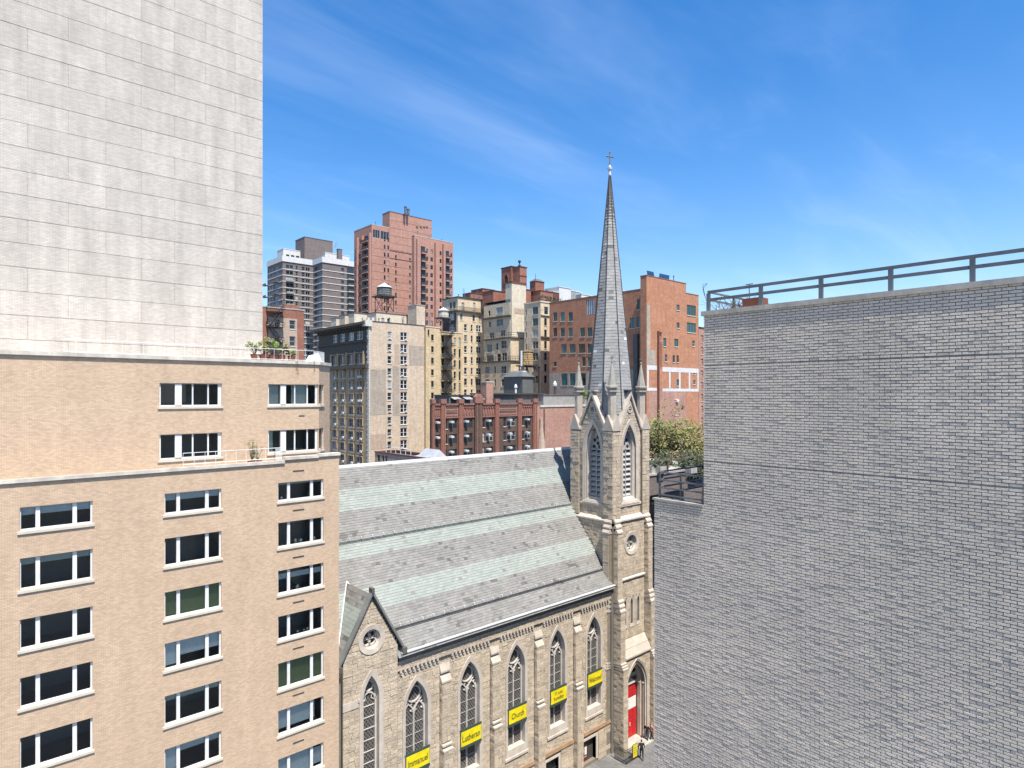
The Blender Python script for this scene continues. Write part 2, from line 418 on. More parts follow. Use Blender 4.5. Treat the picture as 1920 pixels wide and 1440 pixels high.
def ac_unit(root, axis, plane, u, z, w=0.66, d=0.5, h=0.42, m='ac_white'):
    k = (w, d, h, m)
    if k not in AC_ME:
        b = MB().box(-w / 2, -d, 0, w / 2, .12, h)
        for i in range(5): b.box(-w / 2 + .04, -d - .015, .05 + i * .07, w / 2 - .04, -d - .001, .09 + i * .07)
        AC_ME[k] = b.mesh('air_conditioner', m)
    return link('air_conditioner', AC_ME[k], root, Vector(fmap(axis, plane)(u, z)) - origin(root), 0 if axis == 'Y' else -math.pi / 2)

class Bld:                                          # a building whose near corner stands at photo column cpx, D metres away
    def __init__(s, name, label, cpx, D, lpx, rpx, top_py, m, zb=0.0, group=None, y0=None, x0=None, cat='building'):
        x, y = at(cpx, D); s.x0 = x if x0 is None else x0; s.y0 = y if y0 is None else y0
        s.x1 = onY(rpx, 740, s.y0).x if rpx else s.x0 + 10; s.y1 = onX(lpx, 740, s.x0).y if lpx else s.y0 + 12
        s.D = s.x0 * FWD[0] + s.y0 * FWD[1]; s.zt = zat(top_py, s.D); s.zb = zb; s.m = m
        s.root = thing(name, label, cat, (s.x0, s.y0, zb), group)
        s.hx = []; s.hy = []; s.wins = []
    def uy(s, px): return onY(px, 740, s.y0).x
    def ux(s, px): return onX(px, 740, s.x0).y
    def zy(s, px, py): return onY(px, py, s.y0).z
    def zx(s, px, py): return onX(px, py, s.x0).z
    def z(s, py): return zat(py, s.D)
    def win(s, axis, pa, pb, z0, z1, **kw):
        if axis == 'Y': a, b = s.uy(pa), s.uy(pb); lo, hi = s.x0, s.x1
        else: a, b = sorted((s.ux(pa), s.ux(pb))); lo, hi = s.y0, s.y1
        w = round((b - a) * 20) / 20; c = (a + b) / 2; a, b = c - w / 2, c + w / 2
        z1 = z0 + round((z1 - z0) * 20) / 20
        if a < lo + .05 or b > hi - .05 or z1 > s.zt - .1 or z0 < s.zb: return
        (s.hy if axis == 'Y' else s.hx).append((a, b, z0, z1))
        return window(s.root, axis, s.y0 if axis == 'Y' else s.x0, a, b, z0, z1, **kw)
    def rows(s, axis, cols, zs, h, **kw):           # cols: (pxa, pxb) pairs; zs: sill heights
        for z0 in zs:
            for c in cols: s.win(axis, c[0], c[1], z0, z0 + h, **dict(kw, **(c[2] if len(c) > 2 else {})))
    def finish(s, parapet=0.0, pm=None, po=0.12, ph=0.35, roof='roof_tar'):
        mb = MB(); x0, x1, y0, y1, zb, zt = s.x0, s.x1, s.y0, s.y1, s.zb, s.zt
        pierced(mb, fmap('Y', y0), x0, x1, zb, zt, s.hy); pierced(mb, fmap('X', x0), y0, y1, zb, zt, s.hx)
        mb.quad((x1, y0, zb), (x1, y1, zb), (x1, y1, zt), (x1, y0, zt)); mb.quad((x0, y1, zb), (x1, y1, zb), (x1, y1, zt), (x0, y1, zt))
        mb.build('wall', s.m, s.root)
        MB().quad((x0, y0, zt - .3), (x1, y0, zt - .3), (x1, y1, zt - .3), (x0, y1, zt - .3)).build('roof', roof, s.root)
        if pm:
            o = po; t = 0.35; p = MB()
            p.box(x0 - o, y0 - o, zt, x1 + o, y0 + t, zt + ph); p.box(x0 - o, y1 - t, zt, x1 + o, y1 + o, zt + ph)
            p.box(x0 - o, y0 + t, zt, x0 + t, y1 - t, zt + ph); p.box(x1 - t, y0 + t, zt, x1 + o, y1 - t, zt + ph)
            p.build('parapet', pm, s.root)
        return s
    def ledge(s, z, h=0.3, o=0.25, m='sill_stone', ax='XY', name='ledge'):
        p = MB()
        if 'Y' in ax: p.box(s.x0 - (o if 'X' in ax else 0), s.y0 - o, z, s.x1, s.y0 - .003, z + h)
        if 'X' in ax: p.box(s.x0 - o, s.y0 - .003, z, s.x0 - .003, s.y1, z + h)
        return p.build(name, m, s.root)

# loose pieces of a surface: each is a corner and three edge vectors
CUBE = {}
def cube_for(m, name):
    k = (m, name)
    if k not in CUBE:
        CUBE[k] = MB().add([(0, 0, 0), (1, 0, 0), (1, 1, 0), (0, 1, 0), (0, 0, 1), (1, 0, 1), (1, 1, 1), (0, 1, 1)],
                           [(0, 3, 2, 1), (4, 5, 6, 7), (0, 1, 5, 4), (1, 2, 6, 5), (2, 3, 7, 6), (3, 0, 4, 7)]).mesh(name, m)
    return CUBE[k]
UC = np.array([(0, 0, 0), (1, 0, 0), (1, 1, 0), (0, 1, 0), (0, 0, 1), (1, 0, 1), (1, 1, 1), (0, 1, 1)], float)
UF = np.array([(0, 3, 2, 1), (4, 5, 6, 7), (0, 1, 5, 4), (1, 2, 6, 5), (2, 3, 7, 6), (3, 0, 4, 7)])
def seen(p):
    q = proj(p)
    return q is not None and 482 < q[0] < 1438 and 0 < q[1] < 1440
def pieces(parent, name, rest_name, lst, limit=300):
    """lst: (corner, ax, ay, az, material); the largest in view become objects, the rest one joined part per material"""
    def size(q):
        c = Vector(q[0]) + (Vector(q[1]) + Vector(q[2]) + Vector(q[3])) / 2
        if not seen(c): return 0
        d = c.x * FWD[0] + c.y * FWD[1]
        l = sorted((Vector(q[1]).length, Vector(q[2]).length, Vector(q[3]).length)); return l[1] * l[2] / d ** 2
    order = sorted(lst, key=size, reverse=True); po = origin(parent)
    for c, ax, ay, az, m in order[:limit]:
        o = link(name, cube_for(m, name), parent)
        M = Matrix.Identity(4)
        for i, v in enumerate((ax, ay, az)): M[0][i], M[1][i], M[2][i] = v
        M.translation = Vector(c) - po; o.matrix_basis = M
    rest = order[limit:]
    for m in sorted({q[4] for q in rest}):
        sub = [q for q in rest if q[4] == m]
        A = np.array([[q[1], q[2], q[3]] for q in sub], float); Cn = np.array([q[0] for q in sub], float) - np.array(po)
        V = np.einsum('vk,nkd->nvd', UC, A) + Cn[:, None, :]
        Fc = UF[None] + 8 * np.arange(len(sub))[:, None, None]
        me = bpy.data.meshes.new(rest_name); me.from_pydata(V.reshape(-1, 3).tolist(), [], Fc.reshape(-1, 4).tolist())
        me.materials.append(MATS[m]); me.update(); struct(link(rest_name, me, parent), 'stuff')

def ashlar(out, axis, plane, u0, u1, z0, z1, holes=(), hm=(0.17, 0.27), lm=(0.28, 0.62), pr=(0.02, 0.05), gap=0.020, m='church_stone', top=None):
    """random coursed blocks; holes: functions z -> (ua, ub) or None; top: function z -> (ua, ub) the wall spans at that height"""
    z = z0
    while z < z1 - 0.08:
        h = min(random.uniform(*hm), z1 - z); zc = z + h / 2
        lo, hi = (u0, u1) if top is None else top(zc)
        u = lo
        cuts = sorted(q for q in (f(zc) for f in holes) if q)
        spans = []; a = lo
        for c, d in cuts:
            if c > a: spans.append((a, min(c, hi)))
            a = max(a, d)
        if a < hi: spans.append((a, hi))
        for a, b in spans:
            u = a
            while u < b - 0.02:
                L = random.uniform(*lm)
                if b - (u + L) < 0.22: L = b - u
                p = random.uniform(*pr); w = L - gap; hh = h - gap
                if w > 0.05:
                    if axis == 'Y': out.append(((u, plane - p, z), (w, 0, 0), (0, p - .002, 0), (0, 0, hh), m))
                    else: out.append(((plane - p, u, z), (p - .002, 0, 0), (0, w, 0), (0, 0, hh), m))
                u += L
        z += h

# pointed arches
def arch_half(a, zs, za):
    r = za - zs; RR = (a * a + r * r) / (2 * a); return lambda z: max(0.0, math.sqrt(max(0, RR * RR - (z - zs) ** 2)) - (RR - a)) if z > zs else a
def arch_pts(cx, a, zb, zs, za, n=9):
    hf = arch_half(a, zs, za); zz = [zs + (za - zs) * math.sin(math.pi / 2 * i / n) for i in range(n + 1)]
    zz = [zs + (za - zs) * (1 - (1 - i / n) ** 1.5) for i in range(n + 1)]
    right = [(cx + hf(z) if i < n else cx, z) for i, z in enumerate(zz)]
    return [(cx - a, zb), (cx + a, zb)] + right + [(2 * cx - u, z) for u, z in right[-2::-1]]
def arch_hole(cx, a, zb, zs, za):
    hf = arch_half(a, zs, za)
    return lambda z: (cx - hf(z), cx + hf(z)) if zb < z < za else None
def circ_pts(cx, cz, r, n=24, rx=None): return [(cx + (rx or r) * math.cos(2 * math.pi * i / n), cz + r * math.sin(2 * math.pi * i / n)) for i in range(n)]
def circ_hole(cx, cz, r): return lambda z: (cx - math.sqrt(r * r - (z - cz) ** 2), cx + math.sqrt(r * r - (z - cz) ** 2)) if abs(z - cz) < r else None
def ring(mb, M, outer, inner, d0, di, back):
    """moulding between two outlines: outer edge proud at d0, inner edge at depth di, reveal back to depth 'back'"""
    n = len(outer)
    for i in range(n):
        j = (i + 1) % n; o0, o1, i0, i1 = outer[i], outer[j], inner[i], inner[j]
        mb.quad(M(*o0, 0.05), M(*o1, 0.05), M(*o1, d0), M(*o0, d0))
        mb.quad(M(*o0, d0), M(*o1, d0), M(*i1, di), M(*i0, di))
        mb.quad(M(*i0, di), M(*i1, di), M(*i1, back), M(*i0, back))
    return mb
def ribbon(mb, M, pts, w, d0, d1, closed=False):
    n = len(pts); L = []; Rr = []
    for i in range(n):
        a = pts[i - 1] if (i or closed) else pts[i]; b = pts[(i + 1) % n] if (i < n - 1 or closed) else pts[i]
        t = Vector((b[0] - a[0], b[1] - a[1])); t = t.normalized() if t.length else Vector((1, 0)); nn = Vector((-t.y, t.x)) * w / 2
        L.append((pts[i][0] + nn.x, pts[i][1] + nn.y)); Rr.append((pts[i][0] - nn.x, pts[i][1] - nn.y))
    for i in range(n if closed else n - 1):
        j = (i + 1) % n
        mb.hexa([M(*L[i], d0), M(*L[j], d0), M(*Rr[j], d0), M(*Rr[i], d0)], [M(*L[i], d1), M(*L[j], d1), M(*Rr[j], d1), M(*Rr[i], d1)])
    return mb
def polywall(mb, M, outer, holes, rev=0.3):
    loops = [[Vector((u, z, 0)) for u, z in outer]] + [[Vector((u, z, 0)) for u, z in h] for h in holes]
    flat = [v for l in loops for v in l]
    mb.add([M(v.x, v.y) for v in flat], [tuple(t) for t in tessellate_polygon(loops)])
    for h in holes:
        n = len(h)
        for i in range(n):
            p, q = h[i], h[(i + 1) % n]; mb.quad(M(*p), M(*q), M(*q, rev), M(*p, rev))
    return mb
def fill(mb, M, pts, d): return mb.quad(*[M(u, z, d) for u, z in pts])

def lettering(parent, body, M, uc, zc, width, height, d, m, name='lettering', flip=False, squeeze=None, shear=0.0):
    cu = bpy.data.curves.new(name, 'FONT'); cu.body = body; cu.align_x = 'CENTER'; cu.align_y = 'CENTER'; cu.extrude = 0; cu.resolution_u = 2
    cu.offset = 0.012; cu.shear = shear; cu.space_line = 0.85
    t = bpy.data.objects.new('tmp', cu); COL.objects.link(t)
    me = bpy.data.meshes.new_from_object(t.evaluated_get(bpy.context.evaluated_depsgraph_get())); bpy.data.objects.remove(t)
    vs = [v.co.copy() for v in me.vertices]; fs = [tuple(p.vertices) for p in me.polygons]; bpy.data.meshes.remove(me)
    if not vs: return
    x0, x1 = min(v.x for v in vs), max(v.x for v in vs); y0, y1 = min(v.y for v in vs), max(v.y for v in vs)
    mb = MB(); mb.add([M(uc + ((v.x - x0) / (x1 - x0) - .5) * width, zc + ((v.y - y0) / (y1 - y0) - .5) * height, d) for v in vs], fs)
    return mb.build(name, m, parent)
def slates(out, o, du, dv, nrm, W, L, cw, ch, matfn, mask=None, th=0.022):
    """courses of slates on a slope: o lower left corner, du along the courses, dv up the slope"""
    o = Vector(o); du = Vector(du); dv = Vector(dv); nrm = Vector(nrm)
    for r in range(int(L / ch)):
        v = r * ch; u = -(cw / 2 if r % 2 else 0)
        while u < W - .02:
            a, b = max(u, 0), min(u + cw, W)
            if b - a > .05 and (mask is None or mask((a + b) / 2, v + ch / 2)):
                lift = random.uniform(.016, .026)
                ax = du * (b - a - .003); ay = dv * (ch * 1.08) - nrm * lift; az = nrm * th
                out.append((o + du * a + dv * v + nrm * lift, ax, ay, az, matfn(u, v)))
            u += cw

# ------------------------------------------------------------------ ground, street, pavement
def sheet(name, m, x0, y0, x1, y1, z): return struct(MB().quad((x0, y0, z), (x1, y0, z), (x1, y1, z), (x0, y1, z)).build(name, m))
sheet('ground', 'ground', -2500, -2500, 2500, 2500, -0.02)
sheet('road', 'asphalt', -300, 19.0, 400, 28.6, 0.0)
CH_Y = 33.5                                        # plane of the church's street wall
for nm, ya, yb in (('pavement', 28.9, CH_Y + .2),):
    pv = struct(MB().box(-40, ya, -.01, 120, yb, 0.10).build(nm, 'ground'))
    lst = []
    for i in range(56):
        for j in range(3):
            lst.append(((30 + i * 1.5, ya + j * 1.53, .10), (1.485, 0, 0), (0, 1.515, 0), (0, 0, .03 + random.uniform(0, .004)), 'sidewalk'))
    pieces(pv, 'paving_slab', 'paving_slab_far', lst)
kb = struct(MB().box(-40, 28.6, -.01, 120, 28.895, 0.13).build('kerb', 'concrete'))

# ------------------------------------------------------------------ tan brick apartment building in the left foreground
TY = 31.8
tx = lambda px: onY(px, 740, TY).x
tz = lambda px, py: onY(px, py, TY).z
T_X1 = tx(635.5); T_TOP = tz(615, 856)
tan = thing('apartment_building', 'tan brick apartment building at left front with stacked three-pane windows', 'building', (T_X1, TY, 0))
def pane_window(root, M, panes, u0, u1, z0, z1, blind=None, sill=True, room=True, pillar=None):
    """wide window: white frame, panes of clear glass, optional blinds and a room behind"""
    f = MB(); t = .07
    fbox(f, M, u0, u1, z0, z0 + t, .10, .20); fbox(f, M, u0, u1, z1 - t * .6, z1, .10, .20)
    edges = [u0] + [v for p in panes for v in p] + [u1]
    for i in range(0, len(edges), 2):
        if edges[i + 1] - edges[i] > .01: fbox(f, M, edges[i], edges[i + 1], z0 + t, z1 - t * .6, .06 if edges[i + 1] - edges[i] > .22 else .095, .21)
    w = f.build('window', 'frame_white', root)
    for a, b in panes:
        g = MB().quad(M(a - .01, z0 + t - .01, .16), M(b + .01, z0 + t - .01, .16), M(b + .01, z1 - .03, .16), M(a - .01, z1 - .03, .16)); g.build('pane', 'clear_glass', w)
    if sill:
        s = MB(); fbox(s, M, u0 - .08, u1 + .06, z0 - .11, z0 - .003, -.06, .10); s.build('sill', 'sill_stone', w)
    for bl in (blind or []):
        m, a, b, c, d = bl; h = z1 - z0; b_ = MB()
        fbox(b_, M, u0 + (u1 - u0) * a, u0 + (u1 - u0) * b, z0 + h * c, z0 + h * d, .27, .285); b_.build('blind', m, w)
    if room:
        r = MB(); a, b, c, d, e0, e1 = u0 - .3, u1 + .3, z0 - .5, z1 + .1, .24, 3.0
        for q in (((a, c, e1), (b, c, e1), (b, d, e1), (a, d, e1)), ((a, c, e0), (b, c, e0), (b, c, e1), (a, c, e1)), ((a, d, e0), (b, d, e0), (b, d, e1), (a, d, e1)),
                  ((a, c, e0), (a, c, e1), (a, d, e1), (a, d, e0)), ((b, c, e0), (b, c, e1), (b, d, e1), (b, d, e0))): r.quad(*[M(*p) for p in q])
        r.build('room', 'room', w)
    return w
rowsT = [(905, 942), (980, 1029), (1070, 1117), (1156, 1203), (1244, 1296), (1333, 1382), (1424, 1472)]
blinds = [[('curtain', .0, 1, .84, 1.0)], [], [('blind_white', 0, 1, .58, .80)], [], [('blind_green', 0, 1, 0.03, .93)], [('blind_white', 0, .84, .18, .90)], [('blind_white', .0, .72, .0, .88), ('blind_white', .76, 1, .12, .80)]]
holesT = []; M = fmap('Y', TY)
w0, w1 = tx(521.5), tx(606.5)
fr = [(tx(a) - w0, tx(b) - w0) for a, b in ((523.2, 540), (545.2, 583.2), (588.3, 604.3))]
step = 2.35
for ci, dx in enumerate((0, -5.2, -10.4)):
    for ri in range(9):
        if ri < 7: z0, z1 = tz(521.5, rowsT[ri][1]) + .02, tz(521.5, rowsT[ri][0]) - .02
        else: z0 -= step; z1 = z0 + 1.28
        holesT.append((w0 + dx, w1 + dx, z0, z1))
        bl = blinds[ri] if ci == 0 and ri < 7 else random.choice([[], [], [('blind_white', 0, 1, random.uniform(.2, .8), 1)], [('blind_white', 0, .26, random.uniform(.1, .7), 1), ('blind_white', .27, 1, random.uniform(.3, .9), 1)], [('curtain', 0, .22, 0, 1), ('curtain', .8, 1, 0, 1)], [('blind_green', 0, 1, .05, .95)], [('curtain', 0, 1, .75, 1)]])
        w = pane_window(tan, M, [(w0 + dx + a, w0 + dx + b) for a, b in fr], w0 + dx, w1 + dx, z0, z1, bl, room=ri < 7)
        if ci == 0:
            v = MB(); fbox(v, M, 13.35, 13.95, z1 + .52, z1 + .575, -.02, .05); v.build('vent_slot', 'frame_dark', tan)
            if ri in (0, 1, 2, 3, 5):                # small things kept on the inner sill
                for k in range(random.randint(3, 6)):
                    u = random.uniform(w0 + .15, w1 - .2); hh = random.uniform(.08, .28)
                    b = MB().lathe((u, TY + .40, z0 + .02), [(.05, 0), (.07, hh * .6), (.04, hh)], 7); b.build('ornament', random.choice(['poster_white', 'planter_brown', 'leaf_bright', 'curtain']), w)
mb = MB(); pierced(mb, M, -16, T_X1, 0, T_TOP, holesT, .22)
mb.quad((T_X1, TY, 0), (T_X1, TY + 14, 0), (T_X1, TY + 14, T_TOP), (T_X1, TY, T_TOP))
mb.build('wall', 'tan_brick', tan)
MB().quad((-16, TY, T_TOP - .4), (T_X1, TY, T_TOP - .4), (T_X1, TY + 8, T_TOP - .4), (-16, TY + 8, T_TOP - .4)).build('terrace_floor', 'concrete', tan)
for a, b, zo in ((-16, tx(533), -.16), (tx(533) + .01, tx(597), .0), (tx(597) + .01, T_X1 + .05, .05)):
    part(tan, 'coping', 'coping_pale', a, TY - .09, T_TOP + zo - .02, b, TY + .3, T_TOP + zo + .13)
    if zo: part(tan, 'coping_base', 'tan_brick', a, TY + .004, T_TOP + min(zo, 0) - .3, b - .02, TY + .28, T_TOP + zo - .022)
# upper storeys, set back, with a chamfered corner
UY = TY + 1.9
ux = lambda px: onY(px, 740, UY).x
uz = lambda px, py: onY(px, py, UY).z
xc = ux(598); k = ray(618)[0] / ray(618)[1]; tch = (k * UY - xc) / (1 - k); U_TOP = uz(560, 682)
s2 = math.sqrt(.5)
Mc = lambda u, z, d=0.0: (xc + (u - d) * s2, UY + (u + d) * s2, z)
MU = fmap('Y', UY); hU = []; hC = []
Lc = tch / s2
kk = ray(607)[0] / ray(607)[1]; t7 = (kk * UY - xc) / (1 - kk) / s2
for fi, (a, b) in enumerate(((720, 762), (807, 852))):
    z0, z1 = uz(503, b) + .05, uz(503, a)
    pn = [(ux(p), ux(q)) for p, q in ((505.5, 527), (537, 553), (555, 576.5), (578.5, 592.5))]
    hU.append((ux(503), xc - .02, z0, z1)); hC.append((.02, t7, z0, z1))
    pane_window(tan, MU, pn, ux(503), xc - .02, z0, z1, [('curtain', .02, .23, 0, .95), ('curtain', .48, .8, 0, .95)] if fi == 0 else [('curtain', .0, .12, 0, .95)])
    pane_window(tan, Mc, [(.10, t7 - .08)], .02, t7, z0, z1, None, room=False)
    v = MB(); fbox(v, MU, ux(560), ux(571), z0 - .62, z0 - .565, -.02, .05); v.build('vent_slot', 'frame_dark', tan)
    hU.append((ux(503) - 5.2, xc - 5.22, z0, z1)); pane_window(tan, MU, [(p - 5.2, q - 5.2) for p, q in pn], ux(503) - 5.2, xc - 5.22, z0, z1)
mb = MB(); pierced(mb, MU, -16, xc, T_TOP - .4, U_TOP, hU, .22); pierced(mb, Mc, 0, Lc, T_TOP - .4, U_TOP, hC, .22)
e = Mc(Lc, 0); mb.quad((e[0], e[1], T_TOP - .4), (e[0], e[1] + 9, T_TOP - .4), (e[0], e[1] + 9, U_TOP), (e[0], e[1], U_TOP)); mb.build('upper_wall', 'tan_brick', tan)
c1_, c2_ = Mc(0, 0), Mc(Lc, 0); o_ = .1
ring_b = [(-16, UY - o_), (c1_[0] + .04, UY - o_), (c2_[0] + o_, c2_[1] - .04), (c2_[0] + o_, c2_[1] + 9), (-16, c2_[1] + 9)]
MB().hexa([(x, y, U_TOP - .02) for x, y in ring_b], [(x, y, U_TOP + .15) for x, y in ring_b]).build('coping', 'coping_pale', tan)
def railing(parent, pts, h, m, nbar, rails=(1.0,), r=.02, name='railing', rb=.012):
    mb = MB()
    for (a, b) in zip(pts, pts[1:]):
        a = Vector(a); b = Vector(b)
        for k in rails: mb.tube(a + Vector((0, 0, h * k)), b + Vector((0, 0, h * k)), r, 5)
        for i in range(nbar + 1):
            p = a.lerp(b, i / nbar); mb.tube(p, p + Vector((0, 0, h)), rb, 4)
    return mb.build(name, m, parent)
railing(tan, [(ux(470) - 8, UY + .3, U_TOP + .15), (c1_[0] - .2, UY + .3, U_TOP + .15), (c2_[0] - .3, c2_[1] + .1, U_TOP + .15)], .62, 'frame_white', 26, (1.0, .1), .014, rb=.008)
railing(tan, [(tx(470) - 3, TY + .25, T_TOP - .02), (tx(519), TY + .25, T_TOP - .02), (tx(532), TY + .25, T_TOP - .02)], .62, 'frame_white', 9, (1.0, .15), .016, rb=.011)
# stains below the roof edge
# tall pale block behind
PY_ = 38.0
px1 = onY(493, 740, PY_).x
pale = thing('apartment_tower', 'very tall blank pale brick tower rising past the top left edge', 'tower', (px1, PY_, 0))
MB().box(-34, PY_ + .03, 0, px1 - .03, PY_ + 14, 74).build('wall', 'pale_brick', pale)
lst = []; z = 20.0; r = 0
while z < 73.5:
    h = 1.15; x = px1; i = 0
    while x > -34:
        w = (1.6 if r % 2 and i == 0 else 3.2); lst.append(((max(x - w, -34), PY_ - random.uniform(0, .008), z), (w - .02, 0, 0), (0, .03 - .002, 0), (0, 0, h - .025), 'pale_brick')); x -= w; i += 1
    z += h; r += 1
pieces(pale, 'wall_panel', 'wall_panel_rest', lst)

# ------------------------------------------------------------------ grey painted brick building at right
GX = 21.2
gy_low = onX(1226.5, 740, GX).y; gy_up = onX(1319, 740, GX).y
Z_UP = onX(1325, 592, GX).z; Z_LOW = onX(1275, 944, GX).z
grey = thing('brick_building', 'grey painted brick building filling the right side with a railed roof', 'building', (GX, gy_low, 0))
mb = MB().box(GX + .03, -14, 0, GX + 58, gy_up - .03, Z_UP)  # unseen far length added so the block shades the street
mb.box(GX + .03, gy_up - .028, 0, GX + 58, gy_low - .03, Z_LOW - .9); mb.build('wall', 'grey_joint', grey)
MB().box(GX + .032, gy_up - .03, Z_LOW - .9, GX + .3, gy_low - .03, Z_LOW).build('terrace_wall', 'grey_joint', grey)
MB().quad((GX + .3, gy_up, Z_LOW - .88), (GX + 40, gy_up, Z_LOW - .88), (GX + 40, gy_low, Z_LOW - .88), (GX + .3, gy_low, Z_LOW - .88)).build('terrace_floor', 'roof_tar', grey)
lst = []; z = 14.6; r = 0; CHt = .0935; BL = .30
while z < Z_UP - .02:
    top = gy_low if z < Z_LOW - .02 else gy_up
    y = top - (BL / 2 if r % 2 else BL); first = True
    crack = r in (int((onX(1330, 681, GX).z - 14.6) / CHt), int((onX(1330, 861, GX).z - 14.6) / CHt))
    if crack: z += CHt * .38; r += 1; continue
    yb = top
    while yb > -13:
        ya = yb - (BL / 2 if (r % 2 and yb == top) else BL)
        p = random.uniform(.006, .02)
        lst.append(((GX + .03 - .02 - p, ya + .006, z), (.02 + p, 0, 0), (0, yb - ya - .020, 0), (0, 0, CHt - .024), 'grey_brick')); yb = ya
    z += CHt; r += 1
pieces(grey, 'brick', 'brick_rest', lst)
cp = MB().box(GX - .07, -14, Z_UP + .002, GX + .5, gy_up + .07, Z_UP + .17); cp.box(GX + .5, gy_up - .4, Z_UP + .002, GX + 30, gy_up + .07, Z_UP + .17); cp.build('coping', 'concrete', grey)
MB().box(GX - .05, gy_up + .005, Z_LOW + .002, GX + .34, gy_low + .05, Z_LOW + .08).build('coping', 'concrete', grey)
MB().quad((GX + .5, -14, Z_UP + .01), (GX + 58, -14, Z_UP + .01), (GX + 58, gy_up, Z_UP + .01), (GX + .5, gy_up, Z_UP + .01)).build('roof', 'roof_tar', grey)
# roof-top guard rail
zr = Z_UP + .17
def bar(mb, a, b, r, n=4): mb.tube(a, b, r, n)
rb = MB(); h = onX(1332, 546, GX).z - zr
ys = [gy_up - .12]
while ys[-1] > -9: ys.append(ys[-1] - 2.05)
for zz_ in (h, h * .60): rb.box(GX + .12, -9, zr + zz_ - .05, GX + .18, gy_up - .09, zr + zz_ + .05)
rb.box(GX + .18, gy_up - .15, zr + h - .03, GX + 9, gy_up - .09, zr + h + .03); rb.box(GX + .18, gy_up - .15, zr + h * .6 - .03, GX + 9, gy_up - .09, zr + h * .6 + .03)
for y in ys: rb.box(GX + .11, y - .065, zr, GX + .19, y + .065, zr + h - .052)
for i in range(1, 5): rb.box(GX + i * 2.0, gy_up - .16, zr, GX + i * 2.0 + .08, gy_up - .08, zr + h - .032)
rb.build('guard_rail', 'grey_metal', grey)
# terrace rail on the lower part
lo = MB(); hl = 1.02
for k in (1.0, .70, .40, .12): lo.box(GX + .10, gy_up + .05, Z_LOW + .10 + hl * k - .03, GX + .16, gy_low - .16, Z_LOW + .10 + hl * k + .025)
for k in (1.0, .70, .40, .12): lo.box(GX + .16, gy_low - .16, Z_LOW + .1 + hl * k - .03, GX + 6, gy_low - .10, Z_LOW + .1 + hl * k + .025)
for y in (gy_up + .12, (gy_up + gy_low) / 2, gy_low - .13): lo.box(GX + .165, y - .03, Z_LOW + .08, GX + .225, y + .03, Z_LOW + .1 + hl)
lo.build('terrace_rail', 'grey_metal', grey)

# ------------------------------------------------------------------ the church
church = thing('church', 'grey stone gothic church with banded slate roof and tall corner spire', 'church', (41.3, CH_Y, 0))
stones = []; roofs = []
MY = fmap('Y', CH_Y)
NX0, NX1 = 20.55, 41.45
EAVE = 14.0; SL = 1.29; RY0 = 33.15; RIDGE_Y = 41.5; RIDGE_Z = 14.1 + SL * (RIDGE_Y - RY0)
WX = [22.05 + 4.26 * i for i in range(5)]
# nave windows: one built, four copied
def nave_window(cx, M):
    s = MB(); out = arch_pts(cx, 1.06, 4.06, 10.2, 12.36, 10); inn = arch_pts(cx, .83, 4.62, 10.2, 11.98, 10)
    ring(s, M, out, inn, -.09, -.06, .42)
    w = s.build('nave_window', 'dressed_stone', church, (cx, CH_Y, 0))
    MB_ = MB(); fill(MB_, M, inn, .40); MB_.build('pane', 'leaded_glass', w)
    t = MB(); bw = .085
    ribbon(t, M, [(cx, 4.6), (cx, 10.1)], bw, .30, .40)
    for sx in (-1, 1):
        ribbon(t, M, [(cx + sx * .79, 4.6), (cx + sx * .79, 10.2)], bw, .31, .40)
        h = arch_half(.395, 9.75, 10.45); c = cx + sx * .40
        pts = [(c - h(z), z) for z in (9.75, 9.95, 10.15, 10.32)] + [(c, 10.46)] + [(c + h(z), z) for z in (10.32, 10.15, 9.95, 9.75)]
        ribbon(t, M, pts, bw, .30, .40)
        for zc in (9.85, 10.15): ribbon(t, M, [(c - h(zc), zc), (c - h(zc) * .45, zc + .12), (c - h(zc), zc + .26)], .05, .33, .40); ribbon(t, M, [(c + h(zc), zc), (c + h(zc) * .45, zc + .12), (c + h(zc), zc + .26)], .05, .33, .40)
        ribbon(t, M, [(cx + sx * .08, 10.1), (cx + sx * .42, 10.5), (cx + sx * .72, 10.75)], .06, .31, .40)
    ribbon(t, M, circ_pts(cx, 11.02, .50, 18), bw, .30, .40, True)
    ribbon(t, M, inn, .07, .32, .40, True)
    t.build('tracery', 'tracery_stone', w)
    l = MB()
    for z in (5.4, 6.9, 7.75, 8.45, 9.15): ribbon(l, M, [(cx - .80, z), (cx + .80, z)], .035, .37, .395)
    l.build('saddle_bar', 'frame_grey', w)
    b = MB(); hexo = [M(cx - 1.12, 4.06, -.10), M(cx + 1.12, 4.06, -.10), M(cx + .84, 4.64, .38), M(cx - .84, 4.64, .38)]
    b.hexa([M(cx - 1.12, 3.88, -.12), M(cx + 1.12, 3.88, -.12), M(cx + 1.12, 3.88, .05), M(cx - 1.12, 3.88, .05)], [M(cx - 1.12, 4.055, -.12), M(cx + 1.12, 4.055, -.12), M(cx + .84, 4.63, .39), M(cx - .84, 4.63, .39)])
    b.build('sill', 'dressed_stone', w)
    return w
def dup(o, dx, parent):
    c = o.copy(); COL.objects.link(c); c.parent = parent; c.location = o.location + Vector((dx, 0, 0))
    for ch in list(o.children):
        d = ch.copy(); COL.objects.link(d); d.parent = c
    return c
nw = nave_window(WX[0], MY)
for x in WX[1:]: dup(nw, x - WX[0], church)
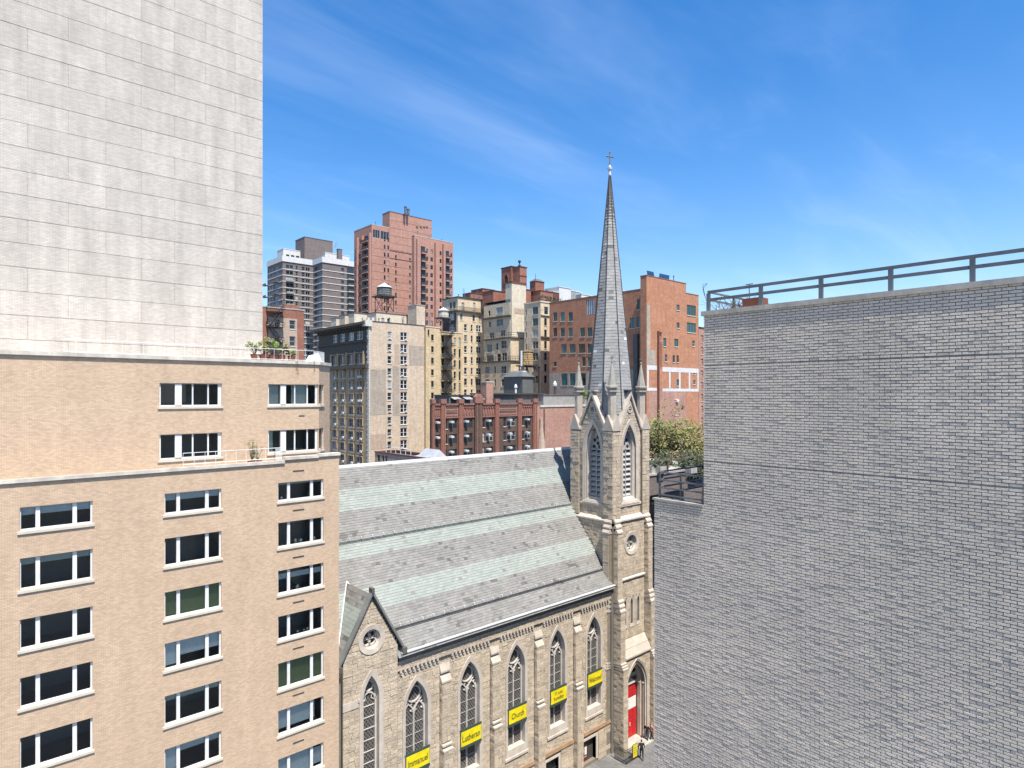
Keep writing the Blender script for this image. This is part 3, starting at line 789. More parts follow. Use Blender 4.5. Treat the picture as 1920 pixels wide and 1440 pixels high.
# nave wall
holes = [arch_pts(x, .9, 4.4, 10.2, 12.05, 10) for x in WX]
lowh = [(37.75, 39.35, .35, 2.25), (33.55, 34.95, .35, 2.25)]
lh = [[(a, c), (b, c), (b, d), (a, d)] for a, b, c, d in lowh]
mb = MB(); polywall(mb, MY, [(NX0, 0), (NX1, 0), (NX1, EAVE), (NX0, EAVE)], holes + lh, .45); mb.build('nave_wall', 'church_mortar', church)
BX = [24.18 + 4.26 * i for i in range(4)]
hl_ = [arch_hole(x, 1.0, 4.0, 10.2, 12.3) for x in WX] + [(lambda z, a=a, b=b, c=c, d=d: (a - .25, b + .25) if c < z < d + .25 else None) for a, b, c, d in lowh] + [(lambda z, x=x: (x - .36, x + .36) if z < 12.4 else None) for x in BX]
cor = lambda z: None
ashlar(stones, 'Y', CH_Y, NX0 + .02, NX1 - .3, 2.95, 13.0, hl_)
MB().box(NX0 + .02, CH_Y - .15, 13.0, NX1 - .3, CH_Y - .003, 13.6).build('upper_wall', 'church_mortar', church)
ashlar(stones, 'Y', CH_Y - .15, NX0 + .02, NX1 - .3, 13.0, 13.6, (), hm=(.18, .22), pr=(.01, .03))
ashlar(stones, 'Y', CH_Y, NX0 + .02, NX1 - .3, .15, 2.72, hl_, hm=(.3, .45), lm=(.6, 1.1), pr=(.06, .10))
sc = MB()
for a, b in zip([NX0] + [x + .38 for x in BX], [x - .38 for x in BX] + [NX1 - .1]): sc.hexa([MY(a, 2.72, -.16), MY(b, 2.72, -.16), MY(b, 2.72, 0), MY(a, 2.72, 0)], [MY(a, 2.95, -.10), MY(b, 2.95, -.10), MY(b, 2.95, 0), MY(a, 2.95, 0)])
sc.build('string_course', 'brown_band', church)
# corbel table between the buttress heads
cm = None
for k in range(5):
    a, b = (NX0 + .15 if k == 0 else BX[k - 1] + .45), (BX[k] - .42 if k < 4 else 41.0)
    n = int((b - a) / .30)
    for i in range(n):
        for row in range(2):
            u = a + (b - a) * (i + (.25 if row else .0)) / n + .06; z = 12.83 - row * .19
            stones_c = ((u, CH_Y - (.17 - .06 * row), z), (.13, 0, 0), (0, .19 - .05 * row, 0), (0, 0, .15))
            o = link('corbel', cube_for('dressed_stone', 'corbel'), church, Vector(stones_c[0]) - origin(church)); o.scale = (.135, .165 - .05 * row, .17)
# buttresses: two set-offs with sloped stone heads
for x in BX:
    b = MB(); hw = .34
    b.hexa([(x - hw, CH_Y - .50, 0), (x + hw, CH_Y - .50, 0), (x + hw, CH_Y, 0), (x - hw, CH_Y, 0)], [(x - hw, CH_Y - .50, 7.0), (x + hw, CH_Y - .50, 7.0), (x + hw, CH_Y, 7.0), (x - hw, CH_Y, 7.0)])
    b.box(x - hw + .003, CH_Y - .30, 7.0, x + hw - .003, CH_Y, 11.4)
    o = b.build('buttress', 'church_mortar', church)
    for (ya, yb, za, zb) in ((CH_Y - .55, CH_Y - .30, 6.95, 7.55), (CH_Y - .35, CH_Y - .06, 11.35, 12.6)):
        n = 2
        for i in range(n):
            t0, t1 = i / n, (i + 1) / n; y0 = ya + (yb - ya) * t0; y1 = ya + (yb - ya) * t1; z0 = za + (zb - za) * t0; z1 = za + (zb - za) * t1
            c = MB().hexa([(x - hw - .05, y0, z0 - .05), (x + hw + .05, y0, z0 - .05), (x + hw + .05, CH_Y, z0 - .05), (x - hw - .05, CH_Y, z0 - .05)],
                          [(x - hw - .05, y0 + .03, z0 + .10), (x + hw + .05, y0 + .03, z0 + .10), (x + hw + .05, CH_Y, z1 - .055), (x - hw - .05, CH_Y, z1 - .055)])
            c.v[-4] = (x - hw - .05, y0, z0 + .06); c.v[-3] = (x + hw + .05, y0, z0 + .06)
            c.build('weathering', 'weather_stone', o)
    for z0, z1, d in ((.15, 6.9, .50), (7.45, 11.3, .30)):
        ashlar(stones, 'Y', CH_Y - d, x - hw, x + hw, z0, z1, hm=(.26, .36), lm=(.3, .7), pr=(.01, .04))
        ashlar(stones, 'X', x - hw, CH_Y - d, CH_Y - .06, z0, z1, hm=(.26, .36), lm=(.25, .5), pr=(.015, .05))
# eave gutter in three mouldings
g = MB()
g.box(NX0 + .15, CH_Y - .16, 13.62, NX1 - .12, CH_Y - .002, 13.86); g.box(NX0 + .15, CH_Y - .30, 13.865, NX1 - .12, CH_Y - .002, 14.0)
g.box(NX0 + .15, CH_Y - .46, 14.005, NX1 - .12, CH_Y - .002, 14.13); g.build('gutter', 'lead', church)
MB().box(NX0 + .15, CH_Y - .50, 14.135, NX1 - .12, CH_Y - .30, 14.20).build('gutter_lip', 'pale_metal', church)
# main roof
nv = Vector((0, 1, SL)).normalized(); nn = Vector((0, -SL, 1)).normalized()
O = Vector((14.0, RY0 - .12, 14.1 - .12 * SL)); Lr = (RIDGE_Y - RY0 + .12) / nv.y; Wr = 46.5 - 14.0
RYE = RIDGE_Y
d = MB(); e = O; f = O + nv * Lr
k1 = Vector((6.5, 0, 0)); up_ = nv * 3.4
d.quad(e + k1 - nn * .03, e + Vector((27.25, 0, 0)) - nn * .03, f + Vector((27.25, 0, 0)) - nn * .03, f + k1 - nn * .03); d.quad(e + up_ - nn * .03, e + up_ + k1 - nn * .03, f + k1 - nn * .03, f - nn * .03); d.quad(e + nv * 8 + Vector((27.25, 0, 0)) - nn * .03, e + nv * 8 + Vector((Wr, 0, 0)) - nn * .03, f + Vector((Wr, 0, 0)) - nn * .03, f + Vector((27.25, 0, 0)) - nn * .03)
bk = f + Vector((0, 8.2, -8.2 * SL)); d.quad(f - nn * .03, f + Vector((Wr, 0, 0)) - nn * .03, bk + Vector((Wr, 0, 0)), bk); d.build('roof_deck', 'lead', church)
bands = [(40.25, 39.30), (37.93, 37.15), (35.86, 35.0)]
def roof_m(u, v):
    y = O.y + v * nv.y
    if any(a > y > b for b, a in [(q[1], q[0]) for q in bands]): return 'green_slate' if random.random() > .02 else 'grey_slate'
    return 'dark_slate' if (random.random() < .03 or math.sin(u * 1.7 + v * 2.1) + math.sin(u * .63 - v * 1.3 + 2) + math.sin(v * 4.1 + u * .9) > 2.0 and random.random() < .45) else 'grey_slate'
TRC, TRW, TR_APEX, TR_EAVE = 18.72, 1.93, 18.05, 14.72     # cross gable: centre, half width, heights
TSL = (TR_APEX - TR_EAVE) / TRW
def roof_mask(u, v):
    p = O + Vector((1, 0, 0)) * u + nv * v
    if abs(p.x - TRC) < TRW + .1 and p.z < TR_APEX - abs(p.x - TRC) * TSL - .02: return False
    if p.y < 38.2 and 41.2 < p.x: return False
    if p.y < 38.2 and p.x < 14: return False
    return True
slates(roofs, O, (1, 0, 0), nv, nn, Wr, Lr, .32, .19, roof_m, roof_mask)
rc = MB().hexa([(14, RYE - .14, RIDGE_Z - .10), (46.5, RYE - .14, RIDGE_Z - .16), (46.5, RYE + .14, RIDGE_Z - .10), (14, RYE + .14, RIDGE_Z - .10)],
               [(14, RYE - .06, RIDGE_Z + .09), (46.5, RYE - .06, RIDGE_Z + .09), (46.5, RYE + .06, RIDGE_Z + .09), (14, RYE + .06, RIDGE_Z + .09)]); rc.build('ridge_cap', 'pale_metal', church)
for y, xa in ((37.95, 15.5), (34.12, 20.4)):                 # snow guards: a rail on brackets
    z = 14.1 + SL * (y - RY0); s = MB()
    p = Vector((0, y, z)) + nn * .12; s.tube((xa, p.y, p.z), (41.1, p.y, p.z), .026, 5); s.tube((xa, p.y - .05, p.z - .09), (41.1, p.y - .05, p.z - .09), .022, 5)
    sg = s.build('snow_guard', 'dark_metal', church); q = MB().box(-.035, -.05, -.05, .035, .12, .24).mesh('bracket', 'pale_metal')
    for i in range(int((41 - xa) / .85) + 1):
        x = xa + i * .85; link('bracket', q, sg, Vector((x, y, z)) - origin(sg))
# flashing where the roof meets the tower
# ---- cross gable
GY = 33.28; MG = fmap('Y', GY)
gw = [(TRC - TRW + .1, 0), (TRC + TRW - .1, 0), (TRC + TRW - .1, TR_EAVE), (TRC, TR_APEX), (TRC - TRW + .1, TR_EAVE)]
gwin = arch_pts(TRC, .56, 4.6, 12.0, 13.38, 10); goc = circ_pts(TRC + .02, 15.5, .60)
mb = MB(); polywall(mb, MG, gw, [gwin, goc], .45); mb.box(TRC - TRW + .1, GY + .006, 0, TRC - TRW + .5, CH_Y + 2, TR_EAVE); mb.box(TRC + TRW - .4, GY + .006, 0, TRC + TRW - .1, CH_Y + 1, TR_EAVE); mb.build('gable_wall', 'church_mortar', church)
ashlar(stones, 'Y', GY, TRC - TRW + .12, TRC + TRW - .12, .15, TR_APEX - .3, [arch_hole(TRC, .76, 4.2, 12.0, 13.66), circ_hole(TRC + .02, 15.5, .82)],
       top=lambda z: (TRC - TRW + .12, TRC + TRW - .12) if z < TR_EAVE else (TRC - (TR_APEX - z) / TSL + .05, TRC + (TR_APEX - z) / TSL - .05))
s = MB(); ring(s, MG, arch_pts(TRC, .80, 4.1, 12.0, 13.72, 10), arch_pts(TRC, .52, 4.65, 12.0, 13.34, 10), -.08, -.05, .40); gwo = s.build('gable_window', 'dressed_stone', church)
p = MB(); fill(p, MG, arch_pts(TRC, .53, 4.6, 12.0, 13.36, 10), .38); p.build('pane', 'leaded_glass', gwo)
t = MB(); ribbon(t, MG, arch_pts(TRC, .47, 4.7, 12.0, 13.25, 10), .10, .29, .38, True); ribbon(t, MG, circ_pts(TRC, 12.62, .30, 14), .07, .29, .38, True)
hh = arch_half(.44, 11.75, 12.25); ribbon(t, MG, [(TRC - hh(z), z) for z in (11.75, 12.0, 12.15)] + [(TRC, 12.26)] + [(TRC + hh(z), z) for z in (12.15, 12.0, 11.75)], .08, .29, .38)
for sx in (-1, 1): ribbon(t, MG, [(TRC + sx * .42, 11.7), (TRC + sx * .2, 11.85), (TRC + sx * .22, 12.05)], .05, .32, .38)
for i in range(10): ribbon(t, MG, [(TRC - .45, 5.3 + i * .68), (TRC + .45, 5.3 + i * .68)], .05, .345, .385)
t.build('tracery', 'tracery_stone', gwo)
b = MB(); b.box(TRC - .9, GY - .1, 12.05, TRC - .78, GY, 12.25); b.hexa([MG(TRC - TRW + .1, 11.75, -.06), MG(TRC - .82, 11.75, -.06), MG(TRC - .82, 11.75, 0), MG(TRC - TRW + .1, 11.75, 0)], [MG(TRC - TRW + .1, 12.2, -.06), MG(TRC - .82, 12.2, -.06), MG(TRC - .82, 12.2, 0), MG(TRC - TRW + .1, 12.2, 0)]); b.build('band_stone', 'dressed_stone', church)
s = MB(); ring(s, MG, circ_pts(TRC + .02, 15.5, .88), circ_pts(TRC + .02, 15.5, .58), -.08, -.04, .40); oc = s.build('oculus', 'dressed_stone', church)
p = MB(); fill(p, MG, circ_pts(TRC + .02, 15.5, .6), .38); p.build('pane', 'interior_dark', oc)
t = MB()
for i in range(4):
    a = math.pi / 4 + i * math.pi / 2; ribbon(t, MG, circ_pts(TRC + .02 + .27 * math.cos(a), 15.5 + .27 * math.sin(a), .23, 14), .07, .22, .38, True)
ribbon(t, MG, circ_pts(TRC + .02, 15.5, .54), .10, .22, .38, True); t.build('tracery', 'tracery_stone', oc)
# gable roof
back = lambda z: RY0 + (z - 14.1) / SL
ry = back(TR_APEX + .12)
for sx, nmr in ((-1, 'gable_roof'), (1, 'gable_roof')):
    ex = TRC + sx * (TRW + .22); ez = TR_EAVE - .22 * TSL
    d = MB(); d.quad((TRC, GY - .2, TR_APEX + .10), (TRC, ry + .3, TR_APEX + .10), (ex, back(ez) + .6, ez + .10), (ex, GY - .2, ez + .10)); d.build(nmr, 'lead', church)
    up = Vector((TRC - ex, 0, TR_APEX - ez)); Ls = up.length; up.normalize(); n_ = Vector((sx * up.z, 0, abs(up.x)))
    oo = Vector((ex, GY - .18, ez + .12))
    def mk(u, v, oo=oo, up=up):
        q = oo + Vector((0, u, 0)) + up * v; return q.y < back(q.z) + .2
    def gm(u, v, Ls=Ls): return 'green_slate' if .36 < v / Ls < .72 else ('dark_slate' if random.random() < .25 else 'grey_slate')
    slates(roofs, oo, (0, 1, 0), up, n_, 4.2, Ls, .30, .235, gm, mk)
    v = MB(); a = Vector((ex + sx * .05, GY - .24, ez - .05)); b_ = Vector((TRC, GY - .24, TR_APEX + .16))
    q = Vector((0, .30, 0)); up2 = Vector((0, 0, .24))
    v.hexa([a, a + q, b_ + q, b_], [a + up2, a + q + up2, b_ + q + up2, b_ + up2]); vo = v.build('verge', 'lead', church)
    MB().box(ex - .16 + sx * .02, GY - .30, ez - .20, ex + .16 + sx * .02, GY + .22, ez + .16).build('kneeler', 'dark_slate', church)
MB().box(TRC - .09, GY - .28, TR_APEX + .22, TRC + .09, GY + .1, TR_APEX + .52).build('apex_stone', 'dark_slate', church)
fl = MB()
for sx in (-1, 1):
    A = Vector((TRC, ry + .05, TR_APEX + .20)); ez = TR_EAVE - .22 * TSL; B = Vector((TRC + sx * (TRW + .22), back(ez) + .1, ez + .22)); fl.tube(A, B, .06, 5)
fl.build('valley_flashing', 'pale_metal', church)
MB().tube((TRC - TRW - .05, GY + .1, 0), (TRC - TRW - .05, GY + .1, 13.9), .09, 8).build('downpipe', 'lead', church)
MB().tube((41.18, CH_Y - .18, 0.1), (41.18, CH_Y - .18, 13.6), .07, 8).build('downpipe', 'lead', church)

# ---- tower
X0, Y0, X1, Y1 = 41.3, 33.3, 46.35, 38.05        # outer faces of the corner piers
CX, CY = (X0 + X1) / 2, (Y0 + Y1) / 2
PW = 1.0
fx, fy = X0 + .22, Y0 + .22                      # belfry wall faces
TB, TS, TG = 19.4, 14.3, 27.2                    # string courses, base of gables
MTY = fmap('Y', fy); MTX = fmap('X', fx); MLY = fmap('Y', Y0); MLX = fmap('X', X0)
belY = (CX + .0, .98, 20.9, 25.2, 27.55); belX = (CY - .05, .90, 20.9, 25.2, 27.55)
GTOP = 29.95
mb = MB()
for M_, lo_, hi_, w in ((MTY, X0 + .1, X1 - .1, belY), (MTX, Y0 + .1, Y1 - .1, belX)):
    c = (lo_ + hi_) / 2
    polywall(mb, M_, [(lo_, TB - .3), (hi_, TB - .3), (hi_, TG - .2), (c + 1.35, TG - .2), (c, GTOP - .1), (c - 1.35, TG - .2), (lo_, TG - .2)], [arch_pts(w[0], w[1], w[2], w[3], w[4], 10)], .5)
mb.quad((X1, fy, 0), (X1, Y1, 0), (X1, Y1, TG), (X1, fy, TG)); mb.quad((fx, Y1, 0), (X1, Y1, 0), (X1, Y1, TG), (fx, Y1, TG)); mb.quad((fx, fy, TG - .3), (X1, fy, TG - .3), (X1, Y1, TG - .3), (fx, Y1, TG - .3))
ROSE = (CX - .02, 17.25, .72); LZ = (10.35, 12.1, 12.55); LXS = [CX - .92, CX - .0, CX + .92]
PC = CX - .12
rose_h = circ_pts(ROSE[0], ROSE[1], ROSE[2]); lan_h = [arch_pts(x, .17, LZ[0], LZ[1], LZ[2], 5) for x in LXS]; por_h = arch_pts(PC, 1.28, .1, 5.0, 7.15, 10)
polywall(mb, MLY, [(X0, 0), (X1, 0), (X1, TB), (X0, TB)], [rose_h, por_h] + lan_h, .5)
polywall(mb, MLX, [(Y0, 0), (Y1, 0), (Y1, TB), (Y0, TB)], [], .5)
mb.build('tower_wall', 'church_mortar', church)
# belfry back wall so that the louvres stand in front of darkness
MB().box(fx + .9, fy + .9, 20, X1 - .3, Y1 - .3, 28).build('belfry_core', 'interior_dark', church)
gabf = lambda c: (lambda z: (c - 1.28 * (GTOP - .15 - z) / (GTOP - .15 - TG), c + 1.28 * (GTOP - .15 - z) / (GTOP - .15 - TG)))
ashlar(stones, 'Y', fy, X0 + PW, X1 - PW, TB + .25, TG + .05, [arch_hole(belY[0], belY[1] + .2, 20.5, 25.2, 27.9)], hm=(.22, .32), lm=(.3, .6))
ashlar(stones, 'X', fx, Y0 + PW, Y1 - PW, TB + .25, TG + .05, [arch_hole(belX[0], belX[1] + .2, 20.5, 25.2, 27.9)], hm=(.22, .32), lm=(.3, .6), pr=(.03, .08))
ashlar(stones, 'Y', fy, 0, 0, TG + .05, GTOP - .5, [arch_hole(belY[0], belY[1] + .2, 20.5, 25.2, 27.9), circ_hole(CX, 28.75, .30)], hm=(.2, .26), lm=(.25, .5), top=gabf(CX))
ashlar(stones, 'X', fx, 0, 0, TG + .05, GTOP - .5, [arch_hole(belX[0], belX[1] + .2, 20.5, 25.2, 27.9), circ_hole(CY, 28.75, .30)], hm=(.2, .26), lm=(.25, .5), top=gabf(CY))
ashlar(stones, 'Y', Y0, X0 + .75, X1 - .75, TS + .2, TB - .1, [circ_hole(ROSE[0], ROSE[1], .92)], hm=(.22, .32), lm=(.3, .65))
ashlar(stones, 'Y', Y0, X0 + .75, X1 - .75, 8.9, TS - .05, [(lambda z, x=x: (x - .27, x + .27) if LZ[0] - .2 < z < LZ[2] + .15 else None) for x in LXS], hm=(.22, .34), lm=(.3, .7))
ashlar(stones, 'Y', Y0, X0 + .75, X1 - .75, 1.3, 8.0, [arch_hole(PC, 1.75, .1, 5.0, 7.75)], hm=(.26, .36), lm=(.35, .8))
ashlar(stones, 'X', X0, Y0 + .75, Y1 - .2, 13.6, TB - .1, hm=(.22, .32), lm=(.3, .65), pr=(.03, .09))
# string courses
for z, h_, M_s in ((TB - .12, .30, 'XY'), (TS - .05, .22, 'Y')):
    s = MB()
    def strip(M_, a, b): s.hexa([M_(a, z, -.16), M_(b, z, -.16), M_(b, z, .3), M_(a, z, .3)], [M_(a, z + h_ * .45, -.16), M_(b, z + h_ * .45, -.16), M_(b, z + h_ + .12, .25), M_(a, z + h_ + .12, .25)])
    strip(MLY, X0 + .72, X1 - .72)
    if 'X' in M_s: strip(MLX, Y0 + .72, Y1 - .6)
    s.build('string_course', 'dressed_stone', church)
s = MB()
for M_, a, b in ((MTY, X0 + PW + .02, X1 - PW - .02), (MTX, Y0 + PW + .02, Y1 - PW - .02)):
    s.hexa([M_(a, 20.45, -.12), M_(b, 20.45, -.12), M_(b, 20.45, .1), M_(a, 20.45, .1)], [M_(a, 20.58, -.12), M_(b, 20.58, -.12), M_(b, 20.72, .05), M_(a, 20.72, .05)])
s.build('string_course', 'dressed_stone', church)
# belfry openings with louvre boards
for M_, w, ax in ((MTY, belY, 'Y'), (MTX, belX, 'X')):
    c, a, zb, zs, za = w
    s = MB(); ring(s, M_, arch_pts(c, a + .26, zb - .12, zs, za + .36, 10), arch_pts(c, a - .08, zb + .05, zs, za - .12, 10), -.10, -.04, .12); ring(s, M_, arch_pts(c, a - .08, zb + .05, zs, za - .12, 10), arch_pts(c, a - .24, zb + .25, zs, za - .36, 10), .12, .26, .72)
    bo = s.build('belfry_opening', 'dressed_stone', church)
    ia = a - .26; t = MB()
    ribbon(t, M_, [(c, zb + .2), (c, zs + .1)], .10, .40, .55)
    hh = arch_half(ia, zs, za - .38)
    ribbon(t, M_, arch_pts(c, ia, zb + .25, zs, za - .38, 10), .08, .40, .55, True)
    ribbon(t, M_, [(c - ia, zs + .05), (c + ia, zs + .05)], .10, .40, .56)
    pl = arch_pts(c, ia, zs + .06, zs + .07, za - .40, 10); fill(t, M_, pl, .50)
    t.build('tracery_frame', 'louvre_wood', bo)
    cut = MB()
    for q in circ_pts(c, zs + .85, .30, 3, .24): fill(cut, M_, circ_pts(q[0], q[1], .17, 12), .492)
    for sx in (-1, 1): fill(cut, M_, circ_pts(c + sx * ia * .5, zs + .30, .15, 12, .20), .492)
    cut.build('tracery_opening', 'interior_dark', bo)
    n = 9; st = (zs - zb - .35) / n
    for sx in (-1, 1):
        u0, u1 = sorted((c + sx * .06, c + sx * (ia - .03)))
        for i in range(n):
            z0 = zb + .30 + i * st
            l = MB().hexa([M_(u0, z0, .40), M_(u1, z0, .40), M_(u1, z0 + st * .62, .62), M_(u0, z0 + st * .62, .62)], [M_(u0, z0 + .06, .40), M_(u1, z0 + .06, .40), M_(u1, z0 + st * .62 + .06, .62), M_(u0, z0 + st * .62 + .06, .62)])
            l.build('louvre', 'louvre_wood', bo)
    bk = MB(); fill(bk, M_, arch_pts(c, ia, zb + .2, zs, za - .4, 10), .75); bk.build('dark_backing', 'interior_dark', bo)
    b = MB(); b.hexa([M_(c - a - .28, zb - .32, -.14), M_(c + a + .28, zb - .32, -.14), M_(c + a + .28, zb - .32, .05), M_(c - a - .28, zb - .32, .05)], [M_(c - a - .28, zb - .18, -.14), M_(c + a + .28, zb - .18, -.14), M_(c + ia, zb + .3, .70), M_(c - ia, zb + .3, .70)]); b.build('sill', 'dressed_stone', bo)
# gables with coping, ornament and a roof running back to the spire
for M_, c, face in ((MTY, CX, 'Y'), (MTX, CY, 'X')):
    cp = MB()
    for sx in (-1, 1):
        for zt, d0, d1, th in ((GTOP, -.20, .34, .22),):
            p0 = (c + sx * 1.52, TG - .35); p1 = (c, zt)
            nx, nz = (p1[1] - p0[1]), -(p1[0] - p0[0]); L_ = math.hypot(nx, nz); nx, nz = nx / L_ * th * sx, nz / L_ * th * sx
            nx, nz = abs(nx) * sx, abs(nz)
            cp.hexa([M_(*p0, d0), M_(*p1, d0), M_(*p1, d1), M_(*p0, d1)], [M_(p0[0] + nx, p0[1] + nz, d0), M_(p1[0] + .01 * sx, p1[1] + nz + .25, d0), M_(p1[0] + .01 * sx, p1[1] + nz + .25, d1), M_(p0[0] + nx, p0[1] + nz, d1)])
    go = cp.build('gable_coping', 'dressed_stone', church)
    tr = MB(); ribbon(tr, M_, circ_pts(c, 28.75, .30, 16), .09, -.09, .03, True)
    for i in range(3):
        a = math.pi / 2 + i * 2 * math.pi / 3; ribbon(tr, M_, circ_pts(c + .13 * math.cos(a), 28.75 + .13 * math.sin(a), .12, 10), .045, -.07, .03, True)
    tr.build('trefoil', 'dressed_stone', go)
    fd = MB(); fill(fd, M_, circ_pts(c, 28.75, .28, 16), -.005); fd.build('trefoil_ground', 'church_mortar', go)
    if face == 'Y': MB().box(c - .42, fy - .22, GTOP + .34, c + .42, fy + .34, GTOP + .47).build('gable_cap', 'dark_metal', go)
    else: MB().box(fx - .22, c - .36, GTOP + .34, fx + .34, c + .36, GTOP + .47).build('gable_cap', 'dressed_stone', go)
    rf = MB(); dd = 2.3
    for sx in (-1, 1): rf.quad(M_(c + sx * 1.5, TG - .33, .34), M_(c, GTOP + .05, .34), M_(c, GTOP + .05, dd), M_(c + sx * 1.5, TG - .33, dd))
    rf.build('gable_roof', 'spire_slate', church)
# corner piers, stepped angle buttresses, pinnacles
def pier(x, y, sx, sy):
    """corner pier with its outer corner at (x, y); sx, sy point outwards"""
    a, b = sorted((x, x - sx * PW)); c, d = sorted((y, y - sy * PW))
    mb = MB().box(a, c, TB - .4, b, d, TG - .2); o = mb.build('corner_pier', 'church_mortar', church)
    if sy < 0: ashlar(stones, 'Y', c, a, b, TB + .2, TG - .3, hm=(.24, .34), lm=(.3, .6), pr=(.02, .06))
    if sx < 0: ashlar(stones, 'X', a, c, d, TB + .2, TG - .3, hm=(.24, .34), lm=(.3, .6), pr=(.03, .09))
    g = MB(); mx, my = (a + b) / 2, (c + d) / 2; z0, z1 = TG - .25, TG + 1.1; e = .08
    g.hexa([(a - e, c - e, z0), (b + e, c - e, z0), (b + e, d + e, z0), (a - e, d + e, z0)], [(a - e, c - e, z0 + .1), (b + e, c - e, z0 + .1), (b + e, d + e, z0 + .1), (a - e, d + e, z0 + .1)])
    g.add([(a - e, c - e, z0 + .1), (b + e, c - e, z0 + .1), (mx, c - e, z1), (mx, my, z1), (mx, d + e, z1), (a - e, d + e, z0 + .1), (b + e, d + e, z0 + .1)], [(0, 1, 2), (0, 2, 4, 5), (1, 6, 4, 2), (5, 4, 6)])
    g.add([(a - e, c - e, z0 + .1), (a - e, d + e, z0 + .1), (a - e, my, z1), (b + e, my, z1), (b + e, c - e, z0 + .1), (b + e, d + e, z0 + .1)], [(0, 1, 2), (0, 2, 3, 4), (1, 5, 3, 2), (4, 3, 5)])
    g.build('pier_gable', 'weather_stone', o)
    r = .36; pn = MB().lathe((mx, my, TG), [(r, 0), (r, 2.95)], 8, math.pi / 8); po = pn.build('pinnacle', 'weather_stone', church)
    MB().lathe((mx, my, TG + 2.95), [(r + .02, .0), (r + .16, .08), (r + .16, .17), (r + .05, .2), (r + .05, .34), (r + .17, .42), (r + .17, .56), (r + .1, .6)], 8, math.pi / 8).build('ring_moulding', 'dirty_stone', po)
    MB().lathe((mx, my, TG + 3.55), [(r + .02, 0), (.05, 1.95), (.09, 2.0), (.09, 2.08), (.03, 2.12)], 8, math.pi / 8).build('cone', 'dirty_stone', po)
    f = MB().tube((mx, my, TG + 5.65), (mx, my, TG + 6.15), .035, 5); f.box(mx - .04, my - .17, TG + 5.88, mx + .04, my + .17, TG + 5.96); f.box(mx - .17, my - .035, TG + 5.882, mx + .17, my + .035, TG + 5.958); f.build('finial', 'lead', po)
pier(X0, Y0, -1, -1); pier(X1, Y0, 1, -1); pier(X0, Y1, -1, 1); pier(X1, Y1, 1, 1)
def angle_buttress(axis, u0, u1, plane, stages, ws):
    """stages: (z0, z1, projection); sloped set-offs of three stones on top of each"""
    M_ = fmap(axis, plane); mb = MB()
    for z0, z1, p in stages: fbox(mb, M_, u0, u1, z0, z1, -p, .02)
    o = mb.build('angle_buttress', 'church_mortar', church)
    for i, (z0, z1, p) in enumerate(stages):
        ashlar(stones, axis, plane - p, u0, u1, z0 + (.15 if i == 0 else .0), z1, hm=(.24, .34), lm=(.3, .55), pr=(.02, .05))
        if axis == 'Y': ashlar(stones, 'X', u0, plane - p, plane - .02, z0 + .15, z1, hm=(.24, .34), lm=(.2, .5), pr=(.01, .04))
        nxt = stages[i + 1][2] if i + 1 < len(stages) else 0.0; H = ws[i]; n = 3
        for k in range(n):
            pa = p + .06 - (p - nxt) * k / n; pb = p - (p - nxt) * (k + 1) / n
            za, zb = z1 + H * k / n, z1 + H * (k + 1) / n; e = .05
            w = MB().hexa([M_(u0 - e, za, -pa), M_(u1 + e, za, -pa), M_(u1 + e, za, .0), M_(u0 - e, za, .0)], [M_(u0 - e, za + .12, -pa), M_(u1 + e, za + .12, -pa), M_(u1 + e, zb - .012, -pb + .02), M_(u0 - e, zb - .012, -pb + .02)])
            w.v[-2] = M_(u1 + e, zb - .012, -pb + .02); w.build('weathering', 'weather_stone', o)
st = [(0, 7.2, 1.0), (7.2, 11.9, .72), (11.9, 18.4, .42)]
for u0 in (X0 + .12, X1 - .72): angle_buttress('Y', u0, u0 + .62, Y0, st, (.55, 1.15, 1.25))
angle_buttress('X', Y0 + .12, Y0 + .74, X0, [(0, 7.2, .7), (7.2, 11.9, .55), (11.9, 18.4, .42)], (.6, 1.1, 1.25))
# rose window
s = MB(); ring(s, MLY, circ_pts(*ROSE[:2], .98), circ_pts(*ROSE[:2], .70), -.08, -.04, .45); ro = s.build('rose_window', 'dressed_stone', church)
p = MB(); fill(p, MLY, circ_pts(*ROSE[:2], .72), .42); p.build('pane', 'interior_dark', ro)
t = MB(); ribbon(t, MLY, circ_pts(*ROSE[:2], .66), .12, .22, .42, True)
for i in range(4):
    a = math.pi / 4 + i * math.pi / 2; ribbon(t, MLY, circ_pts(ROSE[0] + .33 * math.cos(a), ROSE[1] + .33 * math.sin(a), .28, 14), .085, .22, .42, True)
t.build('tracery', 'tracery_stone', ro)
for x in LXS:
    s = MB(); ring(s, MLY, arch_pts(x, .30, LZ[0] - .28, LZ[1], LZ[2] + .2, 5), arch_pts(x, .15, LZ[0], LZ[1], LZ[2] - .03, 5), -.07, -.03, .4); lo_ = s.build('lancet', 'dressed_stone', church)
    p = MB(); fill(p, MLY, arch_pts(x, .16, LZ[0], LZ[1], LZ[2], 5), .38); p.build('pane', 'interior_dark', lo_)
